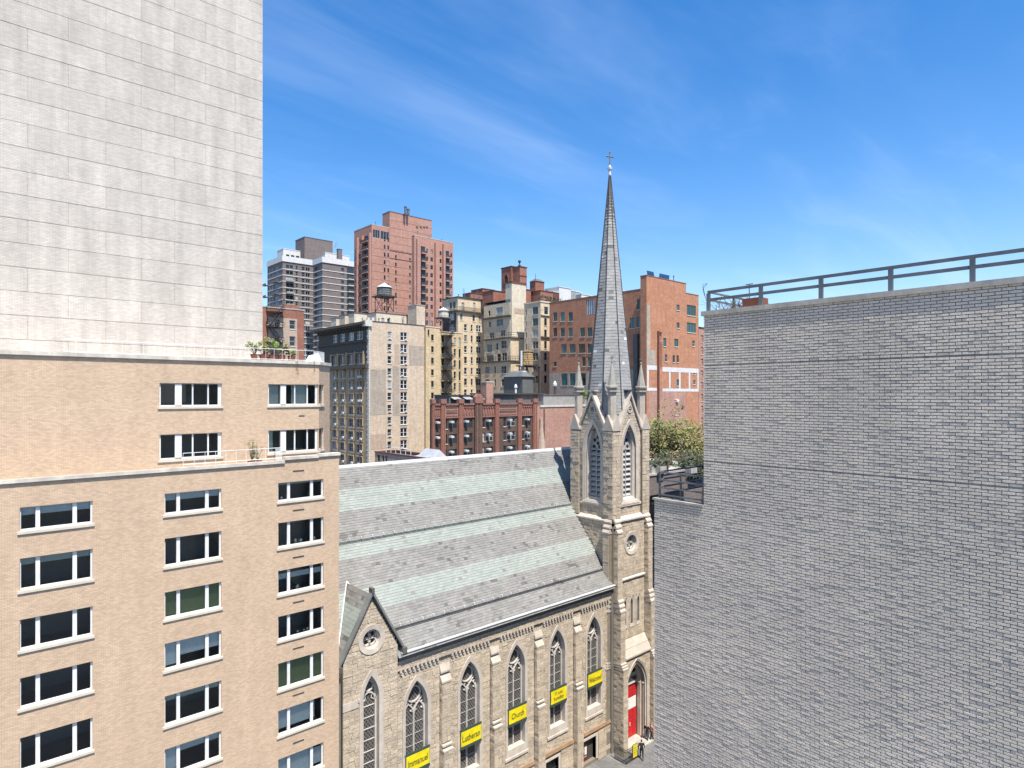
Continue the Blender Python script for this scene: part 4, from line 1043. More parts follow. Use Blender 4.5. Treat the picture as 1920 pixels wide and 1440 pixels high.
# porch: sloped stone hood over a deep moulded arch
hd = MB()
for (za, zb, pa, pb) in ((7.95, 8.55, .78, .42), (8.56, 9.15, .44, .03)):
    hd.hexa([MLY(X0 + .78, za - .12, -pa), MLY(X1 - .76, za - .12, -pa), MLY(X1 - .76, za - .12, 0), MLY(X0 + .78, za - .12, 0)], [MLY(X0 + .78, za, -pa), MLY(X1 - .76, za, -pa), MLY(X1 - .76, zb - .005, -pb), MLY(X0 + .78, zb - .005, -pb)])
hd.build('porch_hood', 'weather_stone', church)
PY = Y0 - .62; MP = fmap('Y', PY)
pw = MB(); polywall(pw, MP, [(X0 + .76, 0), (X1 - .74, 0), (X1 - .74, 7.9), (X0 + .76, 7.9)], [arch_pts(PC, 1.42, .05, 5.0, 7.28, 12)], .4); pw.quad((X0 + .76, PY, 0), (X0 + .76, Y0, 0), (X0 + .76, Y0, 7.9), (X0 + .76, PY, 7.9)); pw.build('porch_wall', 'church_mortar', church)
ashlar(stones, 'Y', PY, X0 + .78, X1 - .76, .15, 7.8, [arch_hole(PC, 1.52, 0, 5.0, 7.48)], hm=(.26, .36), lm=(.3, .7))
s = MB()
for a, d0, d1, zt in ((1.60, -.10, .02, 7.55), (1.42, .05, .32, 7.28), (1.27, .38, .66, 7.08)):
    ring(s, MP, arch_pts(PC, a, .05, 5.0, zt, 12), arch_pts(PC, a - .15, .05, 5.0, zt - .2, 12), d0, d0 + .06, d1 + .1)
s.build('portal_arch', 'dressed_stone', church)
sh = MB()
for sx in (-1, 1):
    for a, d_ in ((1.33, .26), (1.20, .60)): sh.tube(MP(PC + sx * a, .3, d_), MP(PC + sx * a, 5.0, d_), .085, 8); sh.lathe(MP(PC + sx * a, 4.8, d_), [(.09, 0), (.15, .18), (.15, .25)], 8)
sh.build('portal_shaft', 'tracery_stone', church)
rv = MB()
for sx in (-1, 1): rv.quad(MP(PC + sx * 1.22, .05, .3), MP(PC + sx * 1.13, .05, 1.0), MP(PC + sx * 1.13, 5.4, 1.0), MP(PC + sx * 1.22, 5.4, .3))
rv.build('portal_jamb', 'brown_band', church)
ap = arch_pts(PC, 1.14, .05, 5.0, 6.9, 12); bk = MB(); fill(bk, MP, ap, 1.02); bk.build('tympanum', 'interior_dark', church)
# red doors with a white notice, a white sign board above
dr = MB(); fbox(dr, MP, PC - 1.12, PC - .01, .3, 4.95, .92, 1.0); d1 = dr.build('door', 'door_red', church)
dr = MB(); fbox(dr, MP, PC + .01, PC + 1.12, .3, 4.95, .92, 1.0); d2 = dr.build('door', 'door_red', church)
for dd, c in ((d1, PC - .56), (d2, PC + .56)):
    for z0, z1 in ((.5, 1.1), (1.2, 1.9), (2.0, 2.7), (3.85, 4.3), (4.4, 4.85)):
        for k in (-1, 1): p = MB(); fbox(p, MP, c + k * .25 - .19, c + k * .25 + .19, z0, z1, .895, .917); p.build('door_panel', 'door_red', dd)
    p = MB(); fbox(p, MP, c - .53, c + .53, 2.8, 3.75, .89, .915); p.build('notice', 'poster_white', dd)
    p = MB(); fbox(p, MP, c - .38 if c > PC else c + .30, c - .30 if c > PC else c + .38, 1.35, 1.65, .85, .893); p.build('handle', 'chrome', dd)
sb = MB(); fbox(sb, MP, PC - 1.13, PC + 1.13, 5.0, 5.95, .78, .99); sbo = sb.build('sign_board', 'white_paint', church)
p = MB(); fbox(p, MP, PC - 1.0, PC + 1.0, 5.22, 5.60, .765, .778); p.build('letter_panel', 'frame_dark', sbo)
st_ = MB().box(PC - 1.5, PY - .7, .13, PC + 1.5, PY + 1.3, .30); st_.box(PC - 1.3, PY - .35, .302, PC + 1.3, PY + 1.3, .32); st_.build('door_step', 'concrete', church)
# low openings of the nave: a maroon door with a notice, a dark window
a, b, c, d = lowh[0]
fr_ = MB()
for q in ((a - .22, a, c, d), (b, b + .22, c, d), (a - .22, b + .22, d, d + .22)): fbox(fr_, MY, *q, -.06, .4)
do = fr_.build('door_surround', 'sill_stone', church)
p = MB(); fbox(p, MY, a + .01, a + .95, c, d - .25, .30, .38); ddo = p.build('door', 'door_maroon', do)
for z in (c + .35, c + .8, c + 1.25): 
    p = MB(); fbox(p, MY, a + .12, a + .82, z, z + .06, .285, .298); p.build('rail', 'frame_grey', do)
p = MB(); fbox(p, MY, a + .55, a + .80, c + .55, c + 1.15, .27, .297); p.build('notice', 'poster_white', do)
p = MB(); fbox(p, MY, a + .95, b - .01, c, d - .003, .32, .40); p.build('side_panel', 'frame_dark', do)
p = MB(); fbox(p, MY, a + .01, a + .94, d - .25, d - .003, .30, .40); p.build('transom', 'dark_glass', do)
a, b, c, d = lowh[1]; fr_ = MB()
for q in ((a - .2, a, c, d), (b, b + .2, c, d), (a - .2, b + .2, d, d + .2)): fbox(fr_, MY, *q, -.06, .4)
do = fr_.build('window_surround', 'sill_stone', church)
p = MB(); fill(p, MY, [(a, c), (b, c), (b, d), (a, d)], .36); p.build('pane', 'dark_glass', do)
g = MB()
for i in range(1, 9): fbox(g, MY, a + (b - a) * i / 9 - .015, a + (b - a) * i / 9 + .015, c, d, .20, .23)
for z in (c + .5, c + 1.0, c + 1.5): fbox(g, MY, a, b, z - .015, z + .015, .195, .235)
g.build('window_grille', 'dark_metal', do)
# ---- spire: eight slated facets, lead hips, a stone cap and a cross
SB, ST = 28.3, 49.75; RB = 2.02 / math.cos(math.pi / 8)
spm = MB().lathe((CX, CY, TG - .3), [(RB - .06, 0), (RB - .06, SB - TG + .3), (.05, ST - TG + .3)], 8, math.pi / 8).build('spire_core', 'dark_slate', church)
sp = []
chh = .27; nrow = int((ST - SB - .3) / chh)
for r in range(nrow):
    z = SB + r * chh; ra = RB * (1 - (z - SB) / (ST - SB)); rb2 = RB * (1 - (z + chh - SB) / (ST - SB))
    for k in range(8):
        a0 = math.pi / 8 + k * math.pi / 4; a1 = a0 + math.pi / 4
        if math.cos((a0 + a1) / 2) > .5 and math.sin((a0 + a1) / 2) > .2: continue
        p0 = Vector((CX + ra * math.cos(a0), CY + ra * math.sin(a0), z)); p1 = Vector((CX + ra * math.cos(a1), CY + ra * math.sin(a1), z))
        q0 = Vector((CX + rb2 * math.cos(a0), CY + rb2 * math.sin(a0), z + chh)); q1 = Vector((CX + rb2 * math.cos(a1), CY + rb2 * math.sin(a1), z + chh))
        e = (p1 - p0); L_ = e.length
        n = max(1, round(L_ / .36)); eu = e.normalized(); up = ((q0 + q1) / 2 - (p0 + p1) / 2); no = eu.cross(up).normalized()
        off = (.5 if r % 2 else 0)
        cuts = [0] + [(i + off) / n * L_ for i in range(0 if off else 1, n)] + [L_]
        cuts = sorted(set(cuts))
        for u0, u1 in zip(cuts, cuts[1:]):
            if u1 - u0 < .03: continue
            lf = random.uniform(.008, .022)
            m = 'pale_metal' if random.random() < (.016 if k == 3 else .002) else ('dark_slate' if random.random() < .015 else 'spire_slate')
            sp.append((p0 + eu * u0 + no * lf, eu * (u1 - u0 - .005), up * 1.05 - no * lf, no * .02, m))
hp = MB()
for k in range(8):
    a = math.pi / 8 + k * math.pi / 4; hp.tube((CX + (RB + .03) * math.cos(a), CY + (RB + .03) * math.sin(a), SB), (CX + .06 * math.cos(a), CY + .06 * math.sin(a), ST), .05, 5, .03)
hp.build('hip_roll', 'dark_metal', church)
MB().lathe((CX, CY, ST - .35), [(.10, 0), (.13, .15), (.10, .3), (.10, .45), (.19, .62), (.21, .76), (.14, .74), (.08, .95), (.05, 1.0)], 8).build('spire_cap', 'pale_metal', church)
cr = MB(); zc = ST + .55
cr.lathe((CX, CY, zc), [(.06, 0), (.05, 1.15), (.08, 1.22), (.03, 1.32)], 6)
dx, dy = RGT[0], RGT[1]
for sgn in (-1, 1):
    cr.tube((CX, CY, zc + .85), (CX + .28 * sgn, CY - .10 * sgn, zc + .85), .065, 6); cr.lathe((CX + .30 * sgn, CY - .105 * sgn, zc + .78), [(.03, 0), (.08, .07), (.03, .14)], 6)
cr.build('cross', 'lead', church)
for nm, l, lim in (('stone', stones, 300), ('slate', roofs + sp, 300)):
    pieces(church, nm, nm + '_work', l, lim)

# ------------------------------------------------------------------ buildings behind, nearest first
def px5(X): return 780 + X / 5.144
def py5(Y): return 600 + Y / 5.144
def px4(X): return 480 + X / 4.235
def py4(Y): return 560 + Y / 4.235
def px3(X): return 1000 + X / 4.364
def py3(Y): return 480 + Y / 4.364
def px2(X): return 840 + X / 6.4
def py2(Y): return 460 + Y / 6.4
def px1_(X): return 480 + X / 4.8
def py1_(Y): return 360 + Y / 4.8

# low tan building just behind the nave roof
lowb = Bld('low_building', 'low tan building with brown rimmed wall just behind the church roof ridge', 809, 88, 703, 850, 864, 'patch_tan', 8)
lowb.zt = zat(862, lowb.D)
for a, b in ((708, 712), (717, 720), (722.5, 726)): lowb.win('X', a, b, lowb.zt - 1.45, lowb.zt - .35, style='two', fm='frame_dark', sill=None)
lowb.finish(0, 'rust_red', .08, .16)
MB().quad((lowb.x0 + .5, lowb.y0 + 2, lowb.zt + .05), (lowb.x0 + 3.2, lowb.y0 + 2, lowb.zt + .5), (lowb.x0 + 3.2, lowb.y0 + 5.5, lowb.zt + .5), (lowb.x0 + .5, lowb.y0 + 5.5, lowb.zt + .05)).build('skylight', 'skylight_white', lowb.root)
sk = MB(); X_, Y_, Z_ = lowb.x0 + 1.0, lowb.y0 + 1.2, lowb.zt
sk.hexa([(X_, Y_, Z_), (X_ + 2.6, Y_, Z_), (X_ + 2.6, Y_ + 4, Z_), (X_, Y_ + 4, Z_)], [(X_ + 1.2, Y_ + .4, Z_ + 1.15), (X_ + 1.5, Y_ + .4, Z_ + 1.15), (X_ + 1.5, Y_ + 3.6, Z_ + 1.15), (X_ + 1.2, Y_ + 3.6, Z_ + 1.15)]); sk.build('skylight', 'skylight_white', lowb.root)
pp = MB()
for i in range(6): pp.tube((X_ - .4, Y_ + 5 + i * 1.4, Z_), (X_ - .4, Y_ + 5 + i * 1.4, Z_ + 1.0), .05, 5)
pp.tube((X_ - .4, Y_ + 5, Z_ + 1.0), (X_ - .4, Y_ + 12, Z_ + 1.0), .05, 5); pp.build('roof_rail', 'frame_white', lowb.root)

# tenement with terracotta piers and window air conditioners
ten = Bld('tenement', 'dark red brick tenement with terracotta piers and many window air conditioners', 810, 115, 806, 1006, 757.5, 'tenement_brick', 4)
ten.x1 = ten.uy(1006)
bays = [((175, 232), 1), ((275, 395), 1), ((455, 545), 1), ((640, 745), 1), ((840, 960), 1), ((1020, 1105), 1)]
tz_ = [ten.zy(810, 735 + 0)] 
rowz = [ten.zy(905, py5(y)) for y in (1035, 1172, 1312)] + [ten.zy(905, py5(1312)) - 3.0 * i for i in (1, 2, 3)]
for (a, b), n in bays:
    for i, z in enumerate(rowz):
        u0, u1 = px5(a), px5(b)
        uu0, uu1 = ten.uy(u0), ten.uy(u1); w = uu1 - uu0
        if w > 2.4:
            ten.win('Y', u0 + .5, u0 + (u1 - u0) * .22, z, z + 1.75, style='dh', fm='frame_dark'); uu0 = ten.uy(u0 + (u1 - u0) * .30); a0 = u0 + (u1 - u0) * .30
        else: a0 = u0
        ten.win('Y', a0, u1, z, z + 1.75, style='dh2', fm='frame_grey' if random.random() < .4 else 'frame_dark', glass='dark_glass', sill=None)
        ac_unit(ten.root, 'Y', ten.y0, uu0 + .50, z + 1.10, .62, .80, .36)
ten.finish()
tc_ = MB()
for a, b in ((232, 275), (405, 445), (560, 630), (755, 790), (975, 1010), (1120, 1160), (146, 172)):
    u0, u1 = ten.uy(px5(a)), ten.uy(px5(b)); big = a == 560
    p = MB().box(u0, ten.y0 - .38, ten.zb, u1, ten.y0 - .003, ten.zt + .05); o = p.build('pier', 'red_brick' if not big else 'tenement_brick', ten.root)
    for k in (.22, .72): part(o, 'pier_rib', 'terracotta', u0 + (u1 - u0) * k - .07, ten.y0 - .50, ten.zb, u0 + (u1 - u0) * k + .07, ten.y0 - .383, ten.zt - .1)
    part(o, 'pier_cap', 'terracotta', u0 - .12, ten.y0 - .55, ten.zt + .053, u1 + .12, ten.y0 + .3, ten.zt + (.9 if not big else 1.3))
    if big:
        c = (u0 + u1) / 2; MB().hexa([(u0 - .1, ten.y0 - .55, ten.zt + 1.3), (u1 + .1, ten.y0 - .55, ten.zt + 1.3), (u1 + .1, ten.y0 + .2, ten.zt + 1.3), (u0 - .1, ten.y0 + .2, ten.zt + 1.3)], [(c - .3, ten.y0 - .5, ten.zt + 1.9), (c + .3, ten.y0 - .5, ten.zt + 1.9), (c + .3, ten.y0 + .15, ten.zt + 1.9), (c - .3, ten.y0 + .15, ten.zt + 1.9)]).build('pier_crest', 'terracotta', o)
zf0, zf1 = ten.zy(905, py5(925)), ten.zt
for i, (a, b) in enumerate(((176, 230), (278, 402), (448, 556), (634, 752), (793, 972), (1013, 1117))):
    u0, u1 = ten.uy(px5(a)), ten.uy(px5(b))
    arch = i in (0, 2, 3, 5)
    o = part(ten.root, 'frieze', 'terracotta' if arch else 'pink_brick', u0, ten.y0 - .14, zf0, u1, ten.y0 - .003, zf1)
    part(o, 'cornice', 'terracotta', u0 + .003, ten.y0 - .34, zf1 - .28, u1 - .003, ten.y0 - .143, zf1 + .05)
    if arch:
        n = max(3, int((u1 - u0) / .55)); w = (u1 - u0) / n; r_ = MB()
        for k in range(n):
            MM = fmap('Y', ten.y0 - .14); cc = u0 + w * (k + .5)
            ribbon(r_, MM, [(cc + w * .40 * math.cos(t), zf1 - .95 + w * .45 * math.sin(t)) for t in [math.pi * j / 6 for j in range(7)]], .12, -.14, .02)
            fbox(r_, MM, cc - .08, cc + .08, zf0 + .15, zf0 + .75, -.10, .0); fbox(r_, MM, cc - w * .4, cc - w * .4 + .1, zf0 + .3, zf1 - .95, -.12, 0)
        r_.build('frieze_tracery', 'terracotta', o)
    else:
        for k in range(5): part(o, 'frieze_band', 'tenement_brick' if k % 2 else 'terracotta', u0 + .2, ten.y0 - .22, zf0 + .1 + k * .52, u1 - .2, ten.y0 - .143, zf0 + .38 + k * .52)
part(ten.root, 'string_course', 'terracotta', ten.x0, ten.y0 - .2, zf0 - .24, ten.x1, ten.y0 - .004, zf0 - .01)
# plain side of the same block with a chimney flue
sx0, sx1 = ten.x1 + .02, onY(1110, 740, ten.y0 + .3).x
plain = thing('brick_building', 'plain pink brick wall with pale coping between the tenement and the spire', 'building', (sx0, ten.y0 + .3, 4))
zp = ten.zy(1040, 763)
MB().box(sx0, ten.y0 + .3, 4, sx1, ten.y0 + 14, zp).build('wall', 'pink_brick', plain)
part(plain, 'coping', 'coping_pale', sx0 + 1.2, ten.y0 + .15, zp + .003, sx1, ten.y0 + .8, zp + .42)
u = ten.uy(1015); fl = MB().tube((u, ten.y0 + .02, ten.zy(1015, 843)), (u, ten.y0 + .02, ten.zy(1015, 803)), .95, 8, .42); fl.tube((u, ten.y0 + .02, ten.zy(1015, 803)), (u, ten.y0 + .02, ten.zy(1015, 785)), .42, 8, .36); fl.build('flue', 'patch_tan', plain)
part(plain, 'corner_pier', 'tenement_brick', ten.uy(1021), ten.y0 + .16, 4, ten.uy(1022.5), ten.y0 + .297, zp - .4)
# roof structures on that block
def roofbox(name, label, cat, pxa, pxb, D, pyt, pyb, m, depth, top=None, to=.2, group=None, th=.2):
    x, y = at(pxa, D); x1 = onY(pxb, 740, y).x; zt, zb = zat(pyt, D), zat(pyb, D)
    r = thing(name, label, cat, (x, y, zb), group)
    MB().box(x, y, zb, x1, y + depth, zt).build('wall', m, r)
    if top: part(r, 'roof_slab', top, x - to, y - to, zt + .003, x1 + to, y + depth + to, zt + th)
    return r, x, x1, y, zb, zt
ZR = ten.zt
TD = lambda px, k: (ten.y0 + k) / ray(px)[1]
pav, x, x1, y, zb, zt = roofbox('roof_pavilion', 'dark flat roofed pavilion with wide windows on the tenement roof', 'roof structure', 926, 1018, TD(926, 6), 739.5, 762, 'shed_grey', 7, 'frame_dark', .55, th=.28)
for i in range(7):
    a = x + .6 + (x1 - x - 1) * i / 7; window(pav, 'Y', y, a, a + .95, zb + .5, zt - .45, 'one', 'frame_dark', None, glass=random.choice(['dark_glass', 'green_glass', 'dark_glass', 'blind_glass']))
MB().box(x + .3, y - .004, zb, x1 - .3, y + .0, zb + .001).build('base_line', 'frame_dark', pav)
pnl, *_ = roofbox('roof_screen', 'pale grey flat screen wall on the roof beside the left pinnacle', 'roof structure', 1019, 1100, TD(1019, 4), 741, 763, 'panel_grey', 6, 'roof_tar', .15)
shed, x, x1, y, zb, zt = roofbox('roof_shed', 'long dark roof shed with pale awnings above the tenement front', 'roof structure', 842, 908, TD(842, 5), 742, 762, 'shed_grey', 5, 'frame_dark', .2)
for i in range(3):
    a = x + .3 + i * (x1 - x) / 3; aw = MB().hexa([(a, y - 1.3, zt - .75), (a + 1.9, y - 1.3, zt - .75), (a + 1.9, y - .01, zt - .35), (a, y - .01, zt - .35)], [(a, y - 1.3, zt - .70), (a + 1.9, y - 1.3, zt - .70), (a + 1.9, y - .01, zt - .22), (a, y - .01, zt - .22)]); aw.build('awning', 'panel_grey', shed)
chm, *_ = roofbox('chimney', 'broad pale pink chimney standing on the tenement roof', 'chimney', 912, 925, TD(912, 4), 717, 762, 'pink_brick', 1.6, 'sill_stone', .08)
# bulkhead: a grey hut seen on its corner
bh = Bld('roof_bulkhead', 'grey panelled roof bulkhead with sloped cap below the wooden water tank', px5(1025), TD(px5(1025), 15), px5(845), px5(1130), py5(545), 'shed_grey', ten.zt - 1)
bh.finish()
B_ = bh; e = .35
MB().hexa([(B_.x0 - e, B_.y0 - e, B_.zt), (B_.x1 + e, B_.y0 - e, B_.zt), (B_.x1 + e, B_.y1 + e, B_.zt), (B_.x0 - e, B_.y1 + e, B_.zt)], [(B_.x0 + 1.0, B_.y0 + 1.0, B_.zt + 1.15), (B_.x1 - .9, B_.y0 + 1.0, B_.zt + 1.15), (B_.x1 - .9, B_.y1 - 1, B_.zt + 1.15), (B_.x0 + 1.0, B_.y1 - 1, B_.zt + 1.15)]).build('cap', 'shed_grey', bh.root)
part(bh.root, 'cap_ridge', 'pale_metal', B_.x0 + 1.2, B_.y0 + 1.2, B_.zt + 1.153, B_.x1 - 1.1, B_.y1 - 1.2, B_.zt + 1.45)
def vent(px, D, pyt, pyb, r, label, m='pale_metal'):
    x, y = at(px, D); zt, zb = zat(pyt, D), zat(pyb, D); h = zt - zb
    o = thing('roof_vent', label, 'vent', (x, y, zb), 'mushroom vents on the rear roofs')
    MB().lathe((x, y, zb), [(r * .55, 0), (r * .55, h * .6)], 8).build('pipe', m, o); MB().lathe((x, y, zb), [(r * .6, h * .6), (r, h * .68), (r * .95, h * .8), (r * .5, h * .95), (.05, h)], 10).build('cowl', 'pale_metal', o)
vent(967, TD(967, 8), 720, 742, .38, 'white domed roof vent in front of the grey bulkhead', 'frame_white')
vent(1040.5, TD(1040, 8), 714, 742, .50, 'mushroom roof vent on dark pipe left of the leftmost pinnacle', 'frame_dark')

# wooden water tank on a dark frame behind the bulkhead
def water_tank(name, label, px, D, pyt, pyb, w_px, wood, cone, legs_py, frame='dark_metal', hoops=5, cone_m='tank_dark', platform=True, n=22):
    x, y = at(px, D); zt, zb, zl = zat(pyt, D), zat(pyb, D), zat(legs_py, D); r = w_px / FOC * D / 2
    t = thing(name, label, 'water tank', (x, y, zl))
    lst = []
    for i in range(n):
        a0, a1 = 2 * math.pi * i / n, 2 * math.pi * (i + 1) / n
        s = MB().hexa([(x + r * math.cos(a0), y + r * math.sin(a0), zb), (x + r * math.cos(a1 - .02), y + r * math.sin(a1 - .02), zb), (x + r * .9 * math.cos(a1), y + r * .9 * math.sin(a1), zb), (x + r * .9 * math.cos(a0), y + r * .9 * math.sin(a0), zb)],
                      [(x + r * .97 * math.cos(a0), y + r * .97 * math.sin(a0), zt), (x + r * .97 * math.cos(a1 - .02), y + r * .97 * math.sin(a1 - .02), zt), (x + r * .88 * math.cos(a1), y + r * .88 * math.sin(a1), zt), (x + r * .88 * math.cos(a0), y + r * .88 * math.sin(a0), zt)])
        s.build('stave', wood, t)
    for i in range(hoops):
        z = zb + (zt - zb) * (i + .5) / hoops; MB().lathe((x, y, z), [(r * 1.012, -.03), (r * 1.012, .03)], n).build('hoop', frame, t)
    MB().lathe((x, y, zt), [(r * 1.1, -.02), (r * 1.08, .08), (.12, cone), (.03, cone + .12)], 16).build('roof', cone_m, t)
    if platform: MB().box(x - r * 1.25, y - r * 1.25, zb - .32, x + r * 1.25, y + r * 1.25, zb - .004).build('platform', frame, t)
    for sx in (-1, 1):
        for sy in (-1, 1): MB().tube((x + sx * r * .9, y + sy * r * .9, zl), (x + sx * r * .9, y + sy * r * .9, zb - .3), .11, 5).build('leg', frame, t)
    br = MB(); q = r * .9
    for (ax_, ay_), (bx_, by_) in (((-1, -1), (1, -1)), ((-1, -1), (-1, 1)), ((1, -1), (1, 1)), ((-1, 1), (1, 1))):
        br.tube((x + ax_ * q, y + ay_ * q, zl), (x + bx_ * q, y + by_ * q, zb - .3), .06, 4); br.tube((x + bx_ * q, y + by_ * q, zl), (x + ax_ * q, y + ay_ * q, zb - .3), .06, 4)
    br.build('brace', frame, t); return t, x, y, zb, zt, r
wt, x, y, zb, zt, r = water_tank('water_tank', 'new honey coloured wooden water tank behind the grey roof bulkhead', px5(1070), TD(px5(1070), 24), py5(305), py5(436), 23.5, 'tank_wood', .25, py5(700), 'dark_metal', 6, 'tank_wood')
wf = MB()
for dx in (-3.6, 3.4): wf.tube((x + dx, y - 1, ten.zt - 1), (x + dx, y - 1, zb - .3), .16, 5)
wf.box(x - 3.8, y - 1.2, zb - .6, x + 3.6, y - .8, zb - .33); wf.build('support_frame', 'dark_metal', wt)
wp = MB(); wp.tube((x - r - .8, y - .5, ten.zt), (x - r - .8, y - .5, zt + .1), .28, 6); wp.build('riser_pipe', 'pale_metal', wt)
lad = MB()
for k in (-.25, .25): lad.tube((x - r * .5 + k, y - r - .1, zb), (x - r * .5 + k - .9, y - r - .3, zt + 1.3), .05, 4)
lad.build('ladder', 'grey_metal', wt)

# ornate grey-brown corner block with dark cornice and a sunlit side wall
bd = Bld('apartment_house', 'prewar house with dark cornice, shaded ornate front and patched sunlit side wall', px4(897), 150, px4(500), px4(1345), py4(190), 'limestone_brick', 0)
fl_h = 3.02
zsX = [bd.zx(px4(760), py4(y)) for y in (818,)]
z0b = bd.zy(px4(1060), py4(305)) ; rows_y = [bd.zy(px4(1060), py4(322)) - i * 2.985 for i in range(12)]
for i, z in enumerate(rows_y):
    w1 = bd.win('Y', px4(1044), px4(1076), z, z + 1.85, style='dh', fm='frame_white')
    w2 = bd.win('Y', px4(1146), px4(1200), z - .1, z + 1.95, style='dh2', fm='frame_white')
    if random.random() < .8: ac_unit(bd.root, 'Y', bd.y0, bd.uy(px4(1060)), z + .05, .65, .24, .36, 'ac_white')
    if random.random() < .6: ac_unit(bd.root, 'Y', bd.y0, bd.uy(px4(1162 if i % 2 else 1188)), z - .05, .65, .24, .36, 'ac_white')
    part(bd.root, 'spandrel', 'patch_grey' if i % 2 else 'patch_tan', bd.uy(px4(1146)), bd.y0 - .03, z - .98, bd.uy(px4(1200)), bd.y0 - .003, z - .28)
for a, b, c, d, m in ((905, 1034, 560, 735, 'patch_grey'), (905, 1034, 735, 925, 'patch_grey'), (1216, 1338, 372, 528, 'patch_grey'), (1100, 1140, 362, 520, 'patch_tan'), (1085, 1140, 535, 930, 'patch_grey'), (905, 1034, 1080, 1200, 'patch_tan')):
    part(bd.root, 'brick_patch', m, bd.uy(px4(a)), bd.y0 - .02, bd.zy(px4(a), py4(d)), bd.uy(px4(b)), bd.y0 - .003, bd.zy(px4(a), py4(c)))
colsX = [(614, 646), (672, 708), (740, 778), (804, 832), (836, 850)]
rowsX = [bd.zx(px4(760), py4(y)) for y in (520, 632, 720, 818, 918, 1015, 1115, 1212, 1310)] + [bd.zx(px4(760), py4(330))]
for i, z in enumerate(rowsX):
    for (a, b) in colsX:
        c = (px4(a) + px4(b)) / 2
        h = 1.9 if i else 2.4
        bd.win('X', px4(a), px4(b), z, z + h, style='dh2' if b - a > 20 else 'dh', fm='frame_grey' if i != len(rowsX) - 1 else 'frame_white')
        if random.random() < .5 and i < 9: ac_unit(bd.root, 'X', bd.x0, bd.ux(px4(b - 8)), z + .05, .8, .5, .5)
        if i < 9:
            ya_, yb_3 = sorted((bd.ux(px4(a)), bd.ux(px4(b))))
            hd_ = MB().box(bd.x0 - .42, ya_ - .22, z + h + .12, bd.x0 - .054, yb_3 + .22, z + h + .34); hd_.box(bd.x0 - .25, ya_ - .2, z - .42, bd.x0 - .054, yb_3 + .2, z - .2); hd_.box(bd.x0 - .30, ya_ - .2, z + .3, bd.x0 - .054, ya_ - .04, z + h + .117); hd_.build('window_head', 'street_facade', bd.root)
bd.finish()
for z, h, o, m in ((rowsX[1] + 2.3, .9, .9, 'dark_cornice'), (rowsX[9] - .8, .45, .45, 'dark_cornice'), (rowsX[0] - .7, .3, .3, 'street_facade')): bd.ledge(z, h, o, m, 'X', 'ledge')
# the street front has a darker facing, its shade put into the colour
fs = MB(); pierced(fs, fmap('X', bd.x0 - .02), bd.y0 + .8, bd.y1, 0, bd.zt - .01, [h for h in bd.hx if h[0] > bd.y0 + .8], .02); fs.build('front_facing', 'street_facade', bd.root)
fs = MB(); pierced(fs, fmap('X', bd.x0 - .05), bd.y0 + .8, bd.y1, rowsX[1] + 3.2, bd.zt - .01, [h for h in bd.hx if h[0] > bd.y0 + .8 and h[2] > rowsX[1] + 3.2], .03); fs.build('attic_facing', 'dark_cornice', bd.root)  # attic darkest; the shade under the cornice is put into its colour
for a in (600, 655, 724, 790, 858): part(bd.root, 'pilaster', 'street_facade', bd.x0 - .35, bd.ux(px4(a)) - .3, rowsX[0] - .4, bd.x0 - .053, bd.ux(px4(a)) + .3, rowsX[0] + 3.0)
co = MB(); ya, yb = bd.y0 - .1, bd.y1
for o, z0, z1 in ((.4, -1.1, -.7), (.9, -.695, -.35), (1.5, -.345, .25)): co.box(bd.x0 - o, ya, bd.zt + z0, bd.x0 - .06, yb + o, bd.zt + z1)
coo = co.build('cornice', 'dark_cornice', bd.root)
bk_me = MB().box(-.85, -.16, 0, 0, .16, .8).mesh('bracket', 'dark_cornice')
n = 22
for i in range(n): link('bracket', bk_me, coo, Vector((bd.x0 - .06, bd.y0 + .5 + (bd.y1 - bd.y0 - .6) * i / n, bd.zt - 1.5)) - origin(coo))
n = int((bd.zt - 2) / .62); q_me = {}
for k in (0, 1):
    L = .95 if k else .62; q_me[k] = MB().box(-.12, -.12, 0, .28, L, .55).mesh('quoin', 'quoin_stone')
for i in range(n):
    if i > 70: break
    link('quoin', q_me[i % 2], bd.root, Vector((bd.x0, bd.y0, bd.zt - 1.0 - .62 * (i + 1))) - origin(bd.root))
MB().box(bd.x0 - 1.2, bd.y0 - .5, bd.zt - .9, bd.x0 + .6, bd.y0 + 1.0, bd.zt + .6).build('corner_console', 'quoin_stone', bd.root)
part(bd.root, 'parapet', 'limestone_brick', bd.x0 + .65, bd.y0 + .003, bd.zt, bd.x1, bd.y0 + .4, bd.zt + .35)
part(bd.root, 'coping', 'frame_dark', bd.x0 + .6, bd.y0 - .1, bd.zt + .353, bd.x1, bd.y0 + .5, bd.zt + .5)
